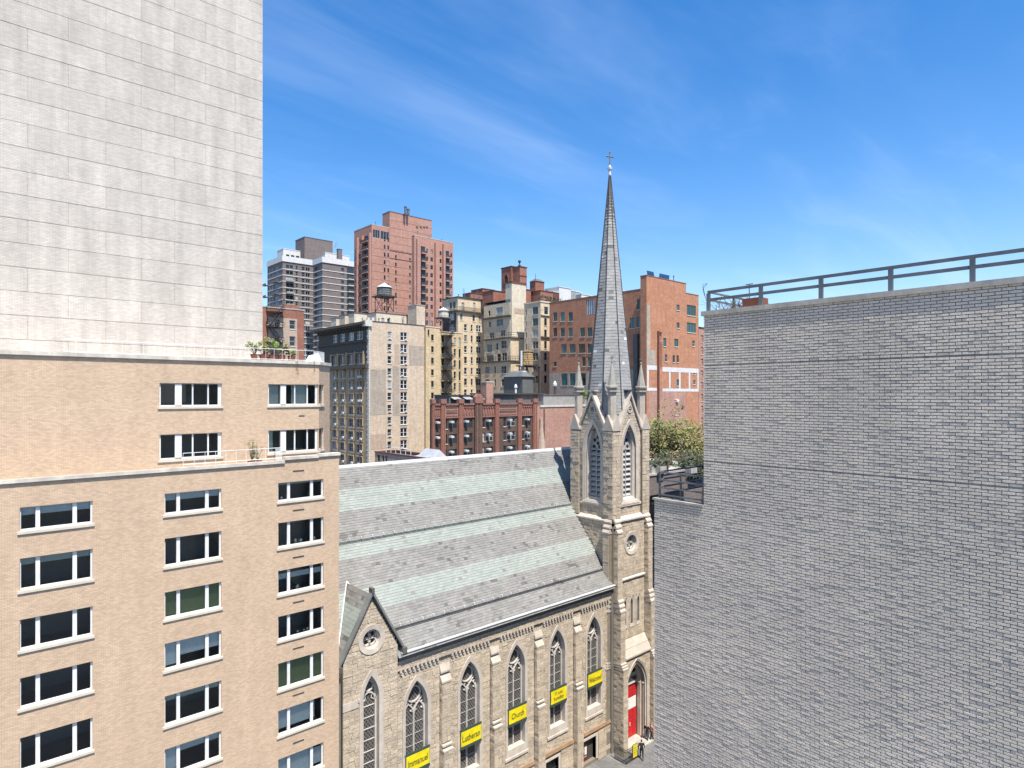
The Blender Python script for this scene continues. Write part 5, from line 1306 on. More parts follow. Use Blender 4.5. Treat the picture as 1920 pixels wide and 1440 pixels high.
# penthouse on its roof and a round tank on a steel frame
ph = Bld('roof_penthouse', 'cream roof penthouse with two small windows behind the dark cornice', px1_(1083), 157, px1_(1000), px1_(1420), py1_(1085), 'cream_plain', bd.zt - .5)
for a, b in ((1128, 1155), (1180, 1208)): ph.win('Y', px1_(a), px1_(b), ph.zt - 2.6, ph.zt - 1.2, style='dh', fm='frame_grey')
ph.win('Y', px1_(1262), px1_(1280), ph.zt - 2.9, ph.zt - 2.2, style='one'); ph.win('Y', px1_(1345), px1_(1378), ph.zt - 3.0, ph.zt - 2.4, style='one')
ph.finish(0, 'roof_tar', .1, .2)
for i, (a, b, t, bt, m, lb) in enumerate(((722, 790, 1135, 1190, 'cream_plain', 'leftmost low cream roof hut above the dark cornice'), (800, 880, 1108, 1170, 'limestone_brick', 'middle low grey roof hut above the dark cornice'), (885, 1000, 1090, 1165, 'cream_plain', 'row of cream roof stacks left of the penthouse'))):
    r_, *_ = roofbox('roof_hut', lb, 'roof structure', px1_(a), px1_(b), 166 - i * 4, py1_(t), py1_(bt + 25), m, 3, 'roof_tar', .1)
for k, (a, b) in enumerate(((905, 925), (945, 965), (985, 1005))):
    roofbox('chimney_pot', ['stubby pale stack, left of three by the cornice corner', 'stubby pale stack, middle of three by the cornice corner', 'stubby pale stack, right of three by the cornice corner'][k], 'chimney', px1_(a + 60), px1_(b + 60), 151.5, py1_(1130), py1_(1180), 'quoin_stone', .8)
water_tank('water_tank', 'old grey round water tank on a tall steel frame before the pink tower', px1_(1155), 165, py1_(862), py1_(938), 27.5, 'tank_dark', 1.25, py1_(1080), 'dark_metal', 4, 'pale_metal')

# yellow brick house with an iron fire escape
yb_ = Bld('apartment_house', 'yellow brick house with a black iron fire escape down its front', 799, 168, 792, 867, 620, 'yellow_brick', 0)
for i in range(9):
    z = yb_.zy(px5(158), py5(207)) - i * 3.15
    yb_.win('Y', px5(146), px5(171), z, z + 1.7, style='dh', fm='frame_dark'); yb_.win('Y', px5(364), px5(385), z - .4, z + 1.5, style='dh', fm='frame_grey'); yb_.win('Y', px5(412), px5(430), z - .9, z + 1.6, style='one', fm='frame_dark')
    yb_.win('Y', px5(245), px5(270), z, z + 1.8, style='dh', fm='frame_dark')
yb_.finish(0, 'cream_plain', .1, .3)
def fire_escape(root, M, u0, u1, zs, m='dark_metal', d=1.1, r=.05):
    mb = MB()
    for i, z in enumerate(zs):
        fbox(mb, M, u0, u1, z, z + .08, -d, -.05)
        for k in (.5, 1.0):
            mb.tube(M(u0, z + k, -d), M(u1, z + k, -d), r, 4); mb.tube(M(u0, z + k, -d), M(u0, z + k, 0), r, 4); mb.tube(M(u1, z + k, -d), M(u1, z + k, 0), r, 4)
        for j in range(9): u = u0 + (u1 - u0) * j / 8; mb.tube(M(u, z, -d), M(u, z + 1, -d), r * .6, 4)
        if i + 1 < len(zs):
            z2 = zs[i + 1]; a, b = (u0 + .3, u1 - .5) if i % 2 else (u1 - .3, u0 + .5)
            for o in (-.35, -.75):
                mb.tube(M(a, z, o * d), M(b, z2, o * d), r * 1.2, 4); mb.tube(M(a, z + .9, o * d), M(b, z2 + .9, o * d), r, 4)
            for j in range(9): t = (j + .5) / 9; fbox(mb, M, a + (b - a) * t - .12, a + (b - a) * t + .12, z + (z2 - z) * t, z + (z2 - z) * t + .04, -.75 * d, -.35 * d)
    return mb.build('fire_escape', m, root)
zf = [yb_.zy(px5(290), py5(150)) - i * 3.15 for i in range(8)]
fire_escape(yb_.root, fmap('Y', yb_.y0), yb_.uy(px5(240)), yb_.uy(px5(340)), zf, d=1.4, r=.08)
yl = Bld('apartment_house', 'narrow yellow house bay rising between patched side wall and fire escape', px4(1349), 160, px4(1340), 824, 613, 'yellow_brick', 0)
for i in range(10):
    z = yl.zy(px4(1400), py4(333)) - i * 2.98; yl.win('Y', px4(1391), px4(1411), z, z + 1.55, style='dh', fm='frame_dark')
yl.win('Y', px1_(1546), px1_(1560), yl.zt - 2.2, yl.zt - .6, style='one', fm='frame_dark')
yl.finish(0, 'cream_plain', .1, .25)
roofbox('chimney', 'tan square chimney stack left of the small grey roof tank', 'chimney', 781, 797, 159, 572, 640, 'limestone_brick', 4, 'patch_tan', .1)
water_tank('water_tank', 'small pale capped roof tank above the yellow brick house', px1_(1687), 172, py1_(1070), py1_(1130), 20, 'cream_plain', .9, py1_(1180), 'grey_metal', 2, 'pale_metal', n=10)

# cream house with a balustraded top storey
cr_ = Bld('apartment_house', 'cream brick house with top storey terrace left of the stepped cream house', px2(118), 180, px2(-60), px2(475), py2(622), 'cream_brick', 0)
rz_ = [cr_.zy(px2(120), py2(885)) - 3.15 * i for i in range(9)]
for i, z in enumerate(rz_):
    if i == 0:
        for a, b in ((145, 178), (295, 326), (370, 398)): cr_.win('Y', px2(a), px2(b), z - .2, z + 1.7, style='dh', fm='frame_white')
    else:
        for a, b in ((193, 228), (274, 297), (338, 392), (436, 455)): cr_.win('Y', px2(a), px2(b), z, z + 1.9, style='dh2' if b - a > 40 else 'dh', fm='frame_white' if i % 2 else 'frame_grey')
    cr_.win('X', px2(20), px2(75), z, z + 1.8, style='dh2', fm='frame_white')
for a, b in ((163, 196), (300, 328), (428, 452)): cr_.win('Y', px2(a), px2(b), cr_.zy(px2(a), py2(772)), cr_.zy(px2(a), py2(772)) + 2.1, style='one', fm='frame_dark')
for a, b in ((20, 50), (60, 90)): cr_.win('X', px2(a), px2(b), cr_.zx(px2(50), py2(760)), cr_.zx(px2(50), py2(760)) + 1.9, style='dh', fm='frame_dark')
cr_.finish(0, 'frame_dark', .25, .25)
lz = cr_.zy(px2(120), py2(792)); cr_.ledge(lz, .35, .6, 'dark_cornice', 'XY')
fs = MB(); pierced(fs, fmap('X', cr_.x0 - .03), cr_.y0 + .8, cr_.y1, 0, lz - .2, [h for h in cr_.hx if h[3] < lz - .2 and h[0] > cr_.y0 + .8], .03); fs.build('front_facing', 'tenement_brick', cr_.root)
rr = MB()
for i in range(40): u = cr_.x0 + (cr_.x1 - cr_.x0) * i / 40; rr.tube((u, cr_.y0 - .5, lz + .35), (u, cr_.y0 - .5, lz + 1.35), .04, 4)
rr.tube((cr_.x0, cr_.y0 - .5, lz + 1.35), (cr_.x1, cr_.y0 - .5, lz + 1.35), .05, 4); rr.build('railing', 'dark_metal', cr_.root)

# stepped cream house with chimney slab, tiers of terraces
g1 = Bld('apartment_house', 'stepped cream apartment house with tall pale chimney slab on its corner', px2(745), 173, px2(430), px2(925), py2(690), 'cream_brick', 0)
gz = lambda Y: g1.zx(px2(600), py2(Y))
for a, b, y0_, h, s in ((482, 508, 835, 1.6, 'dh'), (580, 658, 828, 1.9, 'three'), (490, 515, 968, 1.5, 'dh'), (585, 660, 968, 1.9, 'dh2'), (500, 555, 1112, 1.7, 'dh2'), (632, 690, 1098, 1.7, 'dh2')): g1.win('X', px2(a), px2(b), gz(y0_), gz(y0_) + h, style=s, fm='frame_green' if s == 'three' else 'frame_grey')
g1.finish()
part(g1.root, 'parapet', 'cream_plain', g1.x0 + .003, g1.y0 + .003, g1.zt, g1.x1, g1.y1, g1.zt + .3)
for Y in (872,): g1.ledge(gz(Y), .4, .45, 'dark_cornice', 'XY')
for i in range(3): part(g1.root, 'roof_rail', 'dark_metal', g1.x0 - .02, g1.y0 - .02, g1.zt + .31 + i * .35, g1.x1, g1.y1 + .02, g1.zt + .35 + i * .35)
cs = MB(); xa, xb = g1.uy(px2(748)), g1.uy(px2(918)); zc0, zc1 = g1.zy(px2(830), py2(1060)), g1.zy(px2(750), py2(452))
cs.hexa([(xa - .2, g1.y0 - 1.2, zc0 - 2), (xb + 1.2, g1.y0 - 1.2, zc0 - 2), (xb + 1.2, g1.y0 + 2, zc0 - 2), (xa - .2, g1.y0 + 2, zc0 - 2)], [(xa, g1.y0 - .6, zc0), (xb, g1.y0 - .6, zc0), (xb, g1.y0 + 2, zc0), (xa, g1.y0 + 2, zc0)]); cs.box(xa, g1.y0 - .6, zc0 + .002, xb, g1.y0 + 2, zc1)
cso = cs.build('chimney_slab', 'cream_plain', g1.root); part(cso, 'chimney_cap', 'rust_red', xa - .15, g1.y0 - .75, zc1 + .003, xb + .15, g1.y0 + 2.15, zc1 + .45)
part(g1.root, 'chimney_band', 'patch_tan', xa + 1.0, g1.y0 - .64, gz(835), xb - .1, g1.y0 - .604, gz(770))
g1b = Bld('apartment_tier', 'middle tier of the stepped cream house below a dark terrace ledge', px2(760), 160, px2(415), px2(985), py2(1120), 'cream_brick', 0)
g1b.x0, g1b.y0 = g1.x0 - 1.0, g1.y0 - 1.3; g1b.root.location = (g1b.x0, g1b.y0, 0); g1b.D = g1b.x0 * FWD[0] + g1b.y0 * FWD[1]; g1b.x1 = g1b.uy(px2(990)); g1b.y1 = g1b.ux(px2(438)); g1b.zt = zat(py2(1112), g1b.D)
gz2 = lambda Y: g1b.zx(px2(600), py2(Y))
for a, b, y0_, h, s in ((470, 530, 1275, 2.2, 'dh2'), (578, 602, 1255, 1.9, 'dh'), (640, 700, 1245, 2.2, 'dh2'), (465, 545, 1405, 2.2, 'three'), (590, 635, 1395, 2.2, 'dh'), (648, 705, 1388, 2.2, 'dh2')): g1b.win('X', px2(a), px2(b), gz2(y0_), gz2(y0_) + h, style=s, fm='frame_grey')
g1b.finish(0, 'dark_cornice', .35, .3)
railing(g1b.root, [(g1b.x0 - .1, g1b.y1, g1b.zt + .3), (g1b.x0 - .1, g1b.y0 - .1, g1b.zt + .3), (g1b.x1, g1b.y0 - .1, g1b.zt + .3)], 1.3, 'dark_metal', 14, (1.0, .5), .05, rb=.04)
g1c = Bld('apartment_tier', 'lowest tier of the stepped cream house behind the roof bulkhead', px2(770), 155, px2(400), px2(1000), py2(1400), 'cream_brick', 0)
g1c.x0, g1c.y0 = g1.x0 - 2.2, g1.y0 - 2.8; g1c.root.location = (g1c.x0, g1c.y0, 0); g1c.D = g1c.x0 * FWD[0] + g1c.y0 * FWD[1]; g1c.x1 = g1c.uy(px2(1010)); g1c.y1 = g1c.ux(px2(400)); g1c.zt = zat(py2(1392), g1c.D)
for a, b, s in ((668, 708, 'three'), (755, 770, 'dh'), (822, 870, 'dh2')):
    for y0_ in (520, 640):
        z = g1c.zx(px5(700), py5(y0_)); g1c.win('X', px5(a), px5(b), z, z + 2.0, style=s, fm='frame_grey')
g1c.finish(0, 'dark_cornice', .35, .3)
railing(g1c.root, [(g1c.x0 - .1, g1c.y1, g1c.zt + .3), (g1c.x0 - .1, g1c.y0 - .1, g1c.zt + .3), (g1c.x1, g1c.y0 - .1, g1c.zt + .3)], 1.2, 'dark_metal', 14, (1.0, .5), .05, rb=.04)
g2 = Bld('apartment_house', 'right wing of the stepped cream house, next to the red brown building', px2(1112), 166, px2(915), px2(1232), py2(680), 'cream_brick', 0)
for i in range(7):
    z = g2.zx(px2(1045), py2(830)) - 3.05 * i; g2.win('X', px2(1016), px2(1082), z, z + 2.0, style='dh2', fm='frame_green' if i < 2 else 'frame_grey')
    g2.win('X', px2(930), px2(944), z, z + 1.6, style='dh', fm='frame_dark')
    z2 = g2.zy(px2(1112), py2(820)) - 3.05 * i; g2.win('Y', px2(1155), px2(1200) if i == 0 else px2(1185), z2, z2 + 2.0, style='dh', fm='frame_green' if i == 0 else 'frame_dark')
g2.finish(0, 'cream_plain', .15, .35)
g2.ledge(g2.zy(px2(1112), py2(838)), .3, .3, 'sill_stone', 'Y'); g2.ledge(g2.zy(px2(1112), py2(1105)), .3, .4, 'dark_cornice', 'Y')
bs = MB()
for i in range(16):
    for q in range(6):
        c = (g2.x0 + random.uniform(0, 9), g2.y0 + random.uniform(.3, 1.0), g2.zt + .4 + random.uniform(0, 1.2)); a = random.uniform(0, 3.1); s_ = .35
        bs.quad(c, (c[0] + s_ * math.cos(a), c[1] + s_ * math.sin(a), c[2] + .1), (c[0] + s_ * math.cos(a), c[1] + s_ * math.sin(a), c[2] + .5), (c[0], c[1], c[2] + .4))
tag(bs.build('terrace_hedge', 'leaf_dark'), 'dark green hedge along the roof terrace of the cream right wing', 'hedge')
# red brick roof houses of the stepped building
rt = Bld('roof_tower', 'red brick roof tower with an arched niche above the stepped cream house', px2(762), 184, px2(640), px2(835), py2(255), 'red_brick', g1.zt - 2)
rt.finish(0, 'rust_red', .15, .25)
nt = MB(); ym = rt.ux(px2(700)); zz0 = rt.zx(px2(700), py2(460)); ap = arch_pts(ym, .75, zz0, zz0 + 1.3, zz0 + 2.6, 6); fill(nt, fmap('X', rt.x0), ap, -.02); nt.build('niche', 'interior_dark', rt.root)
na = MB(); ring(na, fmap('X', rt.x0), arch_pts(ym, 1.05, zz0, zz0 + 1.3, zz0 + 3.0, 6), arch_pts(ym, .75, zz0, zz0 + 1.3, zz0 + 2.6, 6), -.15, -.12, -.02); na.build('niche_arch', 'red_brick', rt.root)
rs, x, x1, y, zb, zt = roofbox('roof_stack', 'red brick stack carrying a dark turbine cowl beside the roof tower', 'chimney', px2(862), px2(945), 182, py2(255), py2(500), 'red_brick', 4, 'rust_red', .15)
part(rs, 'brick_band', 'rust_red', x - .08, y - .08, zb + 3.2, x1 + .08, y - .003, zb + 3.5)
cx_ = x + .8; MB().lathe((cx_, y + 1, zt + .2), [(.5, 0), (.45, .5), (.16, .6), (.16, 1.1), (.35, 1.25), (.5, 1.5), (.35, 1.85), (.1, 2.0)], 8).build('cowl', 'dark_metal', rs)
rk = Bld('roof_tower', 'smaller red brick roof tower with pyramid cap and antenna', px2(1050), 178, px2(982), px2(1155), py2(425), 'red_brick', g1.zt - 2)
rk.finish()
MB().hexa([(rk.x0 - .2, rk.y0 - .2, rk.zt), (rk.x1 + .2, rk.y0 - .2, rk.zt), (rk.x1 + .2, rk.y1 + .2, rk.zt), (rk.x0 - .2, rk.y1 + .2, rk.zt)], [(rk.x0 + 1, rk.y0 + 1, rk.zt + .9), (rk.x1 - 1, rk.y0 + 1, rk.zt + .9), (rk.x1 - 1, rk.y1 - 1, rk.zt + .9), (rk.x0 + 1, rk.y1 - 1, rk.zt + .9)]).build('cap', 'shed_grey', rk.root)
MB().tube((rk.x0 + .2, rk.y0 + .2, rk.zt), (rk.x0 + .2, rk.y0 + .2, rk.zt + 2), .06, 4).build('antenna', 'dark_metal', rk.root)
for nm, lab, a, b, D, t, bt, m, dep, ca in (('roof_house', 'red brick roof house stepping up left of the roof tower', 545, 740, 181, 545, 720, 'red_brick', 5, 'roof structure'), ('roof_house', 'long low red brick roof house behind the cream terrace', 415, 560, 204, 520, 700, 'red_brick', 6, 'roof structure'),
                              ('roof_house', 'lowest leftmost red brick roof house with grey cap', 270, 425, 197, 572, 690, 'red_brick', 4, 'roof structure'), ('roof_house', 'narrow red brick roof house between chimney slab and small tower', 918, 995, 176, 530, 720, 'red_brick', 4, 'roof structure'),
                              ('roof_house', 'red brick roof house with white trim right of the small tower', 1110, 1260, 176, 545, 690, 'red_brick', 4, 'roof structure'), ('roof_house', 'white panelled roof house right of the red roof houses', 1335, 1475, 186, 500, 690, 'white_paint', 6, 'roof structure'),
                              ('roof_house', 'dark windowed link between red and white roof houses', 1262, 1335, 184, 560, 690, 'rust_red', 5, 'roof structure'), ('roof_house', 'lavender grey blank roof house far behind the red brown building', 1475, 1600, 200, 548, 700, 'panel_grey', 6, 'roof structure'), ('roof_house', 'white low roof house nearest the left edge of the spire', 1600, 1760, 200, 590, 700, 'white_paint', 6, 'roof structure')):
    r_, x, x1, y, zb, zt = roofbox(nm, lab, ca, px2(a), px2(b), D, py2(t), py2(bt), m, dep, 'rust_red' if m == 'red_brick' else 'pale_metal', .12)
    if m == 'red_brick' and x1 - x > 2.6: window(r_, 'Y', y, x + (x1 - x) * .3, x + (x1 - x) * .3 + 1.5, zb + .8, zb + 3.0, 'dh2', 'frame_dark', None)
    if 'dark windowed' in lab: window(r_, 'Y', y, x + .3, x1 - .3, zb + 1, zb + 3, 'three', 'frame_dark', None)

# red-brown building behind the spire and its sunlit orange wing
ow = Bld('brick_building', 'orange brick building with white painted frame on its lower side wall', px3(926), 135, px3(876), px3(1352), py3(160), 'orange_brick', 0)
ow.x1 = ow.uy(px3(1250)); 
zs_ = lambda X, Y: ow.zy(px3(X), py3(Y))
full_x1 = ow.uy(px3(1352)); ow_top = ow.zt; step_z = zs_(1250, 306)
for X0_, X1_, Yb, Yt, s, fm_ in ((1172, 1196, 442, 397, 'dh', 'frame_green'), (1174, 1196, 588, 543, 'dh', 'frame_green'), (1063, 1088, 738, 670, 'two', 'frame_green'), (1153, 1186, 740, 676, 'two', 'frame_green'), (1076, 1097, 864, 804, 'dh', 'frame_grey'), (1139, 1158, 870, 812, 'one', 'frame_dark'), (1172, 1190, 870, 812, 'one', 'frame_dark'),
                                 (1172, 1192, 1062, 1010, 'dh', 'frame_green'), (1153, 1188, 1172, 1132, 'two', 'frame_grey'), (1153, 1188, 1302, 1252, 'dh', 'frame_dark')):
    z0, z1 = zs_(X0_, Yb), zs_(X0_, Yt); ow.win('Y', px3(X0_), px3(X1_), z0, z1, style=s, fm=fm_, glass='green_glass' if fm_ == 'frame_green' else None)
ac_unit(ow.root, 'Y', ow.y0, ow.uy(px3(1172)), zs_(1172, 1195), .7, .45, .5)
sp_x = ow.x1; save = (ow.x1, ow.zt)
ow.finish(0, 'terracotta', .06, .18)
# right step of the wing
st2 = Bld('brick_building', 'lower right step of the orange wing with two wide green windows', px3(1251), 135, px3(1240), px3(1352), py3(306), 'orange_brick', 0, x0=ow.x1 + .003, y0=ow.y0); st2.y1 = ow.y1 + 6; st2.zt = step_z
for Yb, Yt in ((482, 398), (622, 542)): st2.win('Y', px3(1256) , px3(1330), zs_(1256, Yb), zs_(1256, Yt), style='three', fm='frame_green', glass='green_glass')
for X0_, X1_, Yb, Yt in ((1300, 1322, 738, 692), (1310, 1326, 970, 936), (1308, 1326, 1050, 1015)): st2.win('Y', px3(X0_), px3(X1_), zs_(X0_, Yb), zs_(X0_, Yt), style='dh', fm='frame_grey')
st2.finish(0, 'terracotta', .06, .18)
wfm = MB(); Mo = fmap('Y', ow.y0)
def wp(a, b, c, d):
    u0, u1 = ow.uy(px3(a)), ow.uy(px3(b)); fbox(wfm, Mo, u0, u1, zs_(1060, d), zs_(1060, c), -.035, -.004)
wp(1056, 1352, 908, 946); wp(930, 1010, 900, 936); wp(930, 1010, 1080, 1104); wp(1056, 1352, 1084, 1108)
for a, b in ((930, 944), (1110, 1122), (1191, 1204), (1271, 1283), (1342, 1352)): wp(a, b, 947 if a > 950 else 937, 1083 if a > 950 else 1079)
wfm.build('painted_frame', 'white_paint', ow.root)
lowp = MB(); fbox(lowp, Mo, ow.uy(px3(946)), ow.x1 - .02, 0, zs_(1060, 1110), -.02, -.004); lowp.build('lower_facing', 'pink_brick', ow.root)
for q in ((930, 956, 410, 900), (957, 1000, 770, 898)): p = MB(); fbox(p, Mo, ow.uy(px3(q[0])), ow.uy(px3(q[1])), zs_(1000, q[3]), zs_(1000, q[2]), -.018, -.004); p.build('brick_patch', 'patch_grey', ow.root)
u = ow.uy(px3(1018)); MB().box(u - .22, ow.y0 - .35, 0, u + .22, ow.y0 - .04, zs_(1018, 615)).build('flue_pipe', 'rust_red', ow.root)
part(ow.root, 'flue_bracket', 'rust_red', u + .225, ow.y0 - .3, zs_(1018, 628), u + 1.3, ow.y0 - .04, zs_(1018, 619))
lad = MB()
for du_ in (.9, 1.35): lad.tube((u + du_, ow.y0 - .15, zs_(1018, 905)), (u + du_, ow.y0 - .15, zs_(1018, 700)), .03, 4)
for i in range(22): z = zs_(1018, 905) + i * .35; lad.tube((u + .9, ow.y0 - .15, z), (u + 1.35, ow.y0 - .15, z), .025, 4)
lad.build('wall_ladder', 'rust_red', ow.root)
yh = ow.y1 - .9; xm = ow.x0 + 2.4
mainb = Bld('brick_building', 'wide red brown brick building behind the spire, its left side barely sunlit', 1190, 126, px3(132), px3(880), py3(300), 'orange_brick', 0, y0=yh, x0=xm)
mainb.x1 = xm + 14; mainb.y1 = mainb.ux(px3(132)); mainb.zt = mainb.zx(px3(300), py3(362))
mz = lambda X, Y: mainb.zx(px3(X), py3(Y))
for cols, Y, h in ((((163, 195), (223, 257), (288, 322)), 535, 2.2), (((163, 195), (223, 257), (288, 322), (383, 422), (443, 482)), 662, 2.2), (((228, 272), (296, 345), (372, 425), (443, 480)), 795, 2.2), (((398, 428), (446, 476)), 902, 2.2), (((165, 190),), 905, 1.2), (((228, 280), (298, 345), (370, 430)), 1060, 3.0)):
    for a, b in cols:
        z = mz(a, Y); mainb.win('X', px3(a), px3(b), z, z + h, style='two', fm='frame_green' if random.random() < .6 else 'frame_dark', glass='green_glass' if random.random() < .5 else 'dark_glass', sill='sill_stone')
mainb.win('X', px3(432), px3(500), mz(440, 485), mz(440, 485) + 3.6, style='four', fm='solar_blue', glass='blind_glass', sill=None)
for a, b, Y in ((790, 832, 592), (846, 872, 585), (846, 872, 440)): mainb.win('X', px3(a), px3(b), mz(a, Y), mz(a, Y) + 2.3, style='two', fm='frame_green', glass='green_glass')
mainb.finish(0, 'terracotta', .05, .2)
p = MB(); zq = mz(200, 955); pierced(p, fmap('X', mainb.x0 - .03), mainb.y0 + 2.2, mainb.y1 - .01, 0, zq, [h for h in mainb.hx if h[3] < zq and h[0] > mainb.y0 + 2.2], .03); p.build('base_facing', 'patch_grey', mainb.root)
roofbox('roof_house', 'pale blue glazed roof house seen just right of the spire', 'roof structure', px3(700), px3(762), 152, py3(283), py3(480), 'panel_grey', 4, 'pale_metal', .1)
MB_duct = MB(); q_ = onX(px3(851), py3(640), xm); MB_duct.box(xm - .7, q_.y - .5, 0, xm - .05, q_.y + .6, q_.z); tag(MB_duct.build('duct', 'shed_grey'), 'tall dark duct in the shaded recess of the orange building', 'duct')
def solar(X0_, X1_, Yb, Yt, label):
    x, y = ow.uy(px3(X0_)), ow.y0 + .8; x1 = ow.uy(px3(X1_)); zb = ow.zt + .1
    zt_ = zs_(X0_, Yt) ; t = thing('solar_panel', label, 'solar panel', (x, y, zb), 'solar panels on the orange building')
    n = 4
    for i in range(n):
        f0, f1 = i / n, (i + 1) / n - .012
        P = lambda f, g: Vector((x + (x1 - x) * (f * .72 + g * .28), y + .9 * g, zb + .35 + (max(zt_, zb + 1.5) - zb - .35) * g))
        a, b, c, d = P(f0, 0), P(f1, 0), P(f1, 1), P(f0, 1); nrm = (b - a).cross(d - a).normalized() * .08
        MB().hexa([a, b, c, d], [a + nrm, b + nrm, c + nrm, d + nrm]).build('panel', 'solar_blue', t)
    for f in (.1, .9):
        P0 = P(f, .95); MB().tube((P0.x, P0.y, ow.zt), P0, .05, 4).build('strut', 'pale_metal', t)
        P0 = P(f, .1); MB().tube((P0.x, P0.y, ow.zt), P0, .05, 4).build('strut', 'pale_metal', t)
solar(958, 1035, 180, 134, 'left tilted solar panel on the orange building roof'); solar(1052, 1166, 212, 166, 'right tilted solar panel on the orange building roof')
sl = Bld('brick_building', 'narrow brown brick building slice between orange wing and grey wall', px3(1354), 170, px3(1350), px3(1440), py3(585), 'pink_brick', 0)
for i in range(8): sl.win('Y', px3(1372), px3(1390), sl.zt - 4 - i * 3.2, sl.zt - 2 - i * 3.2, style='dh', fm='frame_dark')
sl.finish(0, 'rust_red', .1, .2)
sx_ = onY(1219, 740, 34.5).x
sh_ = Bld('brick_building', 'dark brick side-street building in the gap right of the church tower', 1219, 70, 1210, 1330, 892, 'umber_brick', 0)
for i in range(6):
    for a, b in ((1221.5, 1223.5), (1226, 1228.5)): sh_.win('Y', a, b, sh_.zt - 3 - i * 3, sh_.zt - 1.2 - i * 3, style='dh', fm='frame_dark')
sh_.finish(0, 'concrete', .1, .2)

# towers on the skyline
rs_ = Bld('apartment_tower', 'tall rose brick apartment tower with stacked balconies on the skyline', px1_(1042), 235, px1_(883), px1_(1425), py1_(295), 'rose_brick', 0)
fh = 70 / 4.8 / FOC * 235
zt0 = rs_.zt
nfl = 17
for i in range(nfl):
    z = rs_.zy(px1_(1160), py1_(445)) - i * fh
    for a, b in ((1150, 1166), (1183, 1197)): rs_.win('Y', px1_(a), px1_(b), z, z + 1.6, style='dh', fm='frame_dark', sill=None)
    rs_.win('Y', px1_(1252), px1_(1266), z - fh * .2, z + 1.9 - fh * .2, style='dh', fm='frame_dark', sill=None)
    if i > 0: rs_.win('Y', px1_(1378), px1_(1393), z - .5, z + 1.1, style='one', fm='frame_dark', sill=None)
    rs_.win('X', px1_(975), px1_(1024), z - .5, z + 1.9, style='two', fm='frame_dark', sill=None, glass='dark_glass')
    rs_.win('X', px1_(930), px1_(950), z - .3, z + 1.6, style='dh', fm='frame_dark', sill=None)
    if i: rs_.win('X', px1_(893), px1_(912), z - .3, z + 1.6, style='dh', fm='frame_dark', sill=None)
    yb0, yb1 = rs_.ux(px1_(1026)), rs_.ux(px1_(972))
    b = MB().box(rs_.x0 - 1.3, yb0, z - .85, rs_.x0 - .004, yb1, z - .5).build('balcony', 'pink_brick', rs_.root); MB().box(rs_.x0 - 1.3, yb0, z - .497, rs_.x0 - 1.22, yb1, z + .35).build('guard', 'frame_dark', b)
for a, b in ((1052, 1115), (1122, 1198)): rs_.win('Y', px1_(a), px1_(b), rs_.zt - 4.6, rs_.zt - 1.6, style='three', fm='frame_grey', sill=None, glass='dark_glass')
rs_.finish(0, 'concrete', .05, .35)
for i in range(28):                                          # pale floor bands
    z = rs_.zt - 8.5 - i * fh; part(rs_.root, 'floor_band', 'pink_brick', rs_.x0 - .02, rs_.y0 - .05, z, rs_.x1, rs_.y0 - .004, z + .22)
for px in (1032, 965, 920): part(rs_.root, 'corner_rib', 'rose_brick', rs_.x0 - .8, rs_.ux(px1_(px)) - .5, 0, rs_.x0 - .004, rs_.ux(px1_(px)) + .5, rs_.zt - 3)
r2_ = Bld('apartment_tower', 'front wing of the rose brick tower with two columns of dark balconies', px1_(1425), 226, px1_(1402), px1_(1775), py1_(392), 'rose_brick', 0)
for i in range(17):
    z = r2_.zy(px1_(1500), py1_(540)) - i * fh
    for a, b, s in ((1482, 1522, 'two'), (1702, 1738, 'two'), (1532, 1548, 'dh'), (1570, 1592, 'dh'), (1650, 1670, 'dh'), (1750, 1764, 'dh')): r2_.win('Y', px1_(a), px1_(b), z + (0 if s == 'dh' else -.35), z + (1.5 if s == 'dh' else 2.05), style=s, fm='frame_dark', sill=None, glass='dark_glass' if s == 'two' else None)
    for a, b in ((1478, 1526), (1698, 1742)):
        u0, u1 = r2_.uy(px1_(a)), r2_.uy(px1_(b)); q = MB().box(u0, r2_.y0 - 1.1, z - .85, u1, r2_.y0 - .004, z - .45).build('balcony', 'pink_brick', r2_.root); MB().box(u0, r2_.y0 - 1.1, z - .447, u1, r2_.y0 - 1.03, z + .3).build('guard', 'frame_dark', q)
r2_.finish(0, 'concrete', .05, .3)
for a, b in ((1440, 1470), (1605, 1640), (1676, 1694)): part(r2_.root, 'pier', 'rose_brick', r2_.uy(px1_(a)), r2_.y0 - .9, 0, r2_.uy(px1_(b)), r2_.y0 - .004, r2_.zt - 1.2)
cb = Bld('roof_tower', 'rose brick windowless crown on top of the rose tower', px1_(1203), 240, px1_(1138), px1_(1582), py1_(178), 'rose_brick', rs_.zt - 8)
cb.finish(0, 'rust_red', .05, .3)
for i in range(6): part(cb.root, 'panel_line', 'pink_brick', cb.x0, cb.y0 - .05, cb.zt - 3 - i * fh, cb.x1, cb.y0 - .004, cb.zt - 2.8 - i * fh)
for a in (1440, 1475, 1505, 1530): part(cb.root, 'grille', 'frame_dark', cb.uy(px1_(a)), cb.y0 - .06, cb.zy(px1_(a), py1_(325)), cb.uy(px1_(a + 16)), cb.y0 - .005, cb.zy(px1_(a), py1_(308)))
x, y = at(px1_(1345), 243); ts = thing('roof_stack', 'slim twin metal stacks on the crown of the rose tower', 'chimney', (x, y, cb.zt))
for d_ in (0, 1.3): MB().lathe((x + d_, y, cb.zt), [(.5, 0), (.5, 2.4 - d_ * .5), (.6, 2.5 - d_ * .5), (.6, 2.9 - d_ * .5)], 8).build('stack_pipe', 'grey_metal', ts)

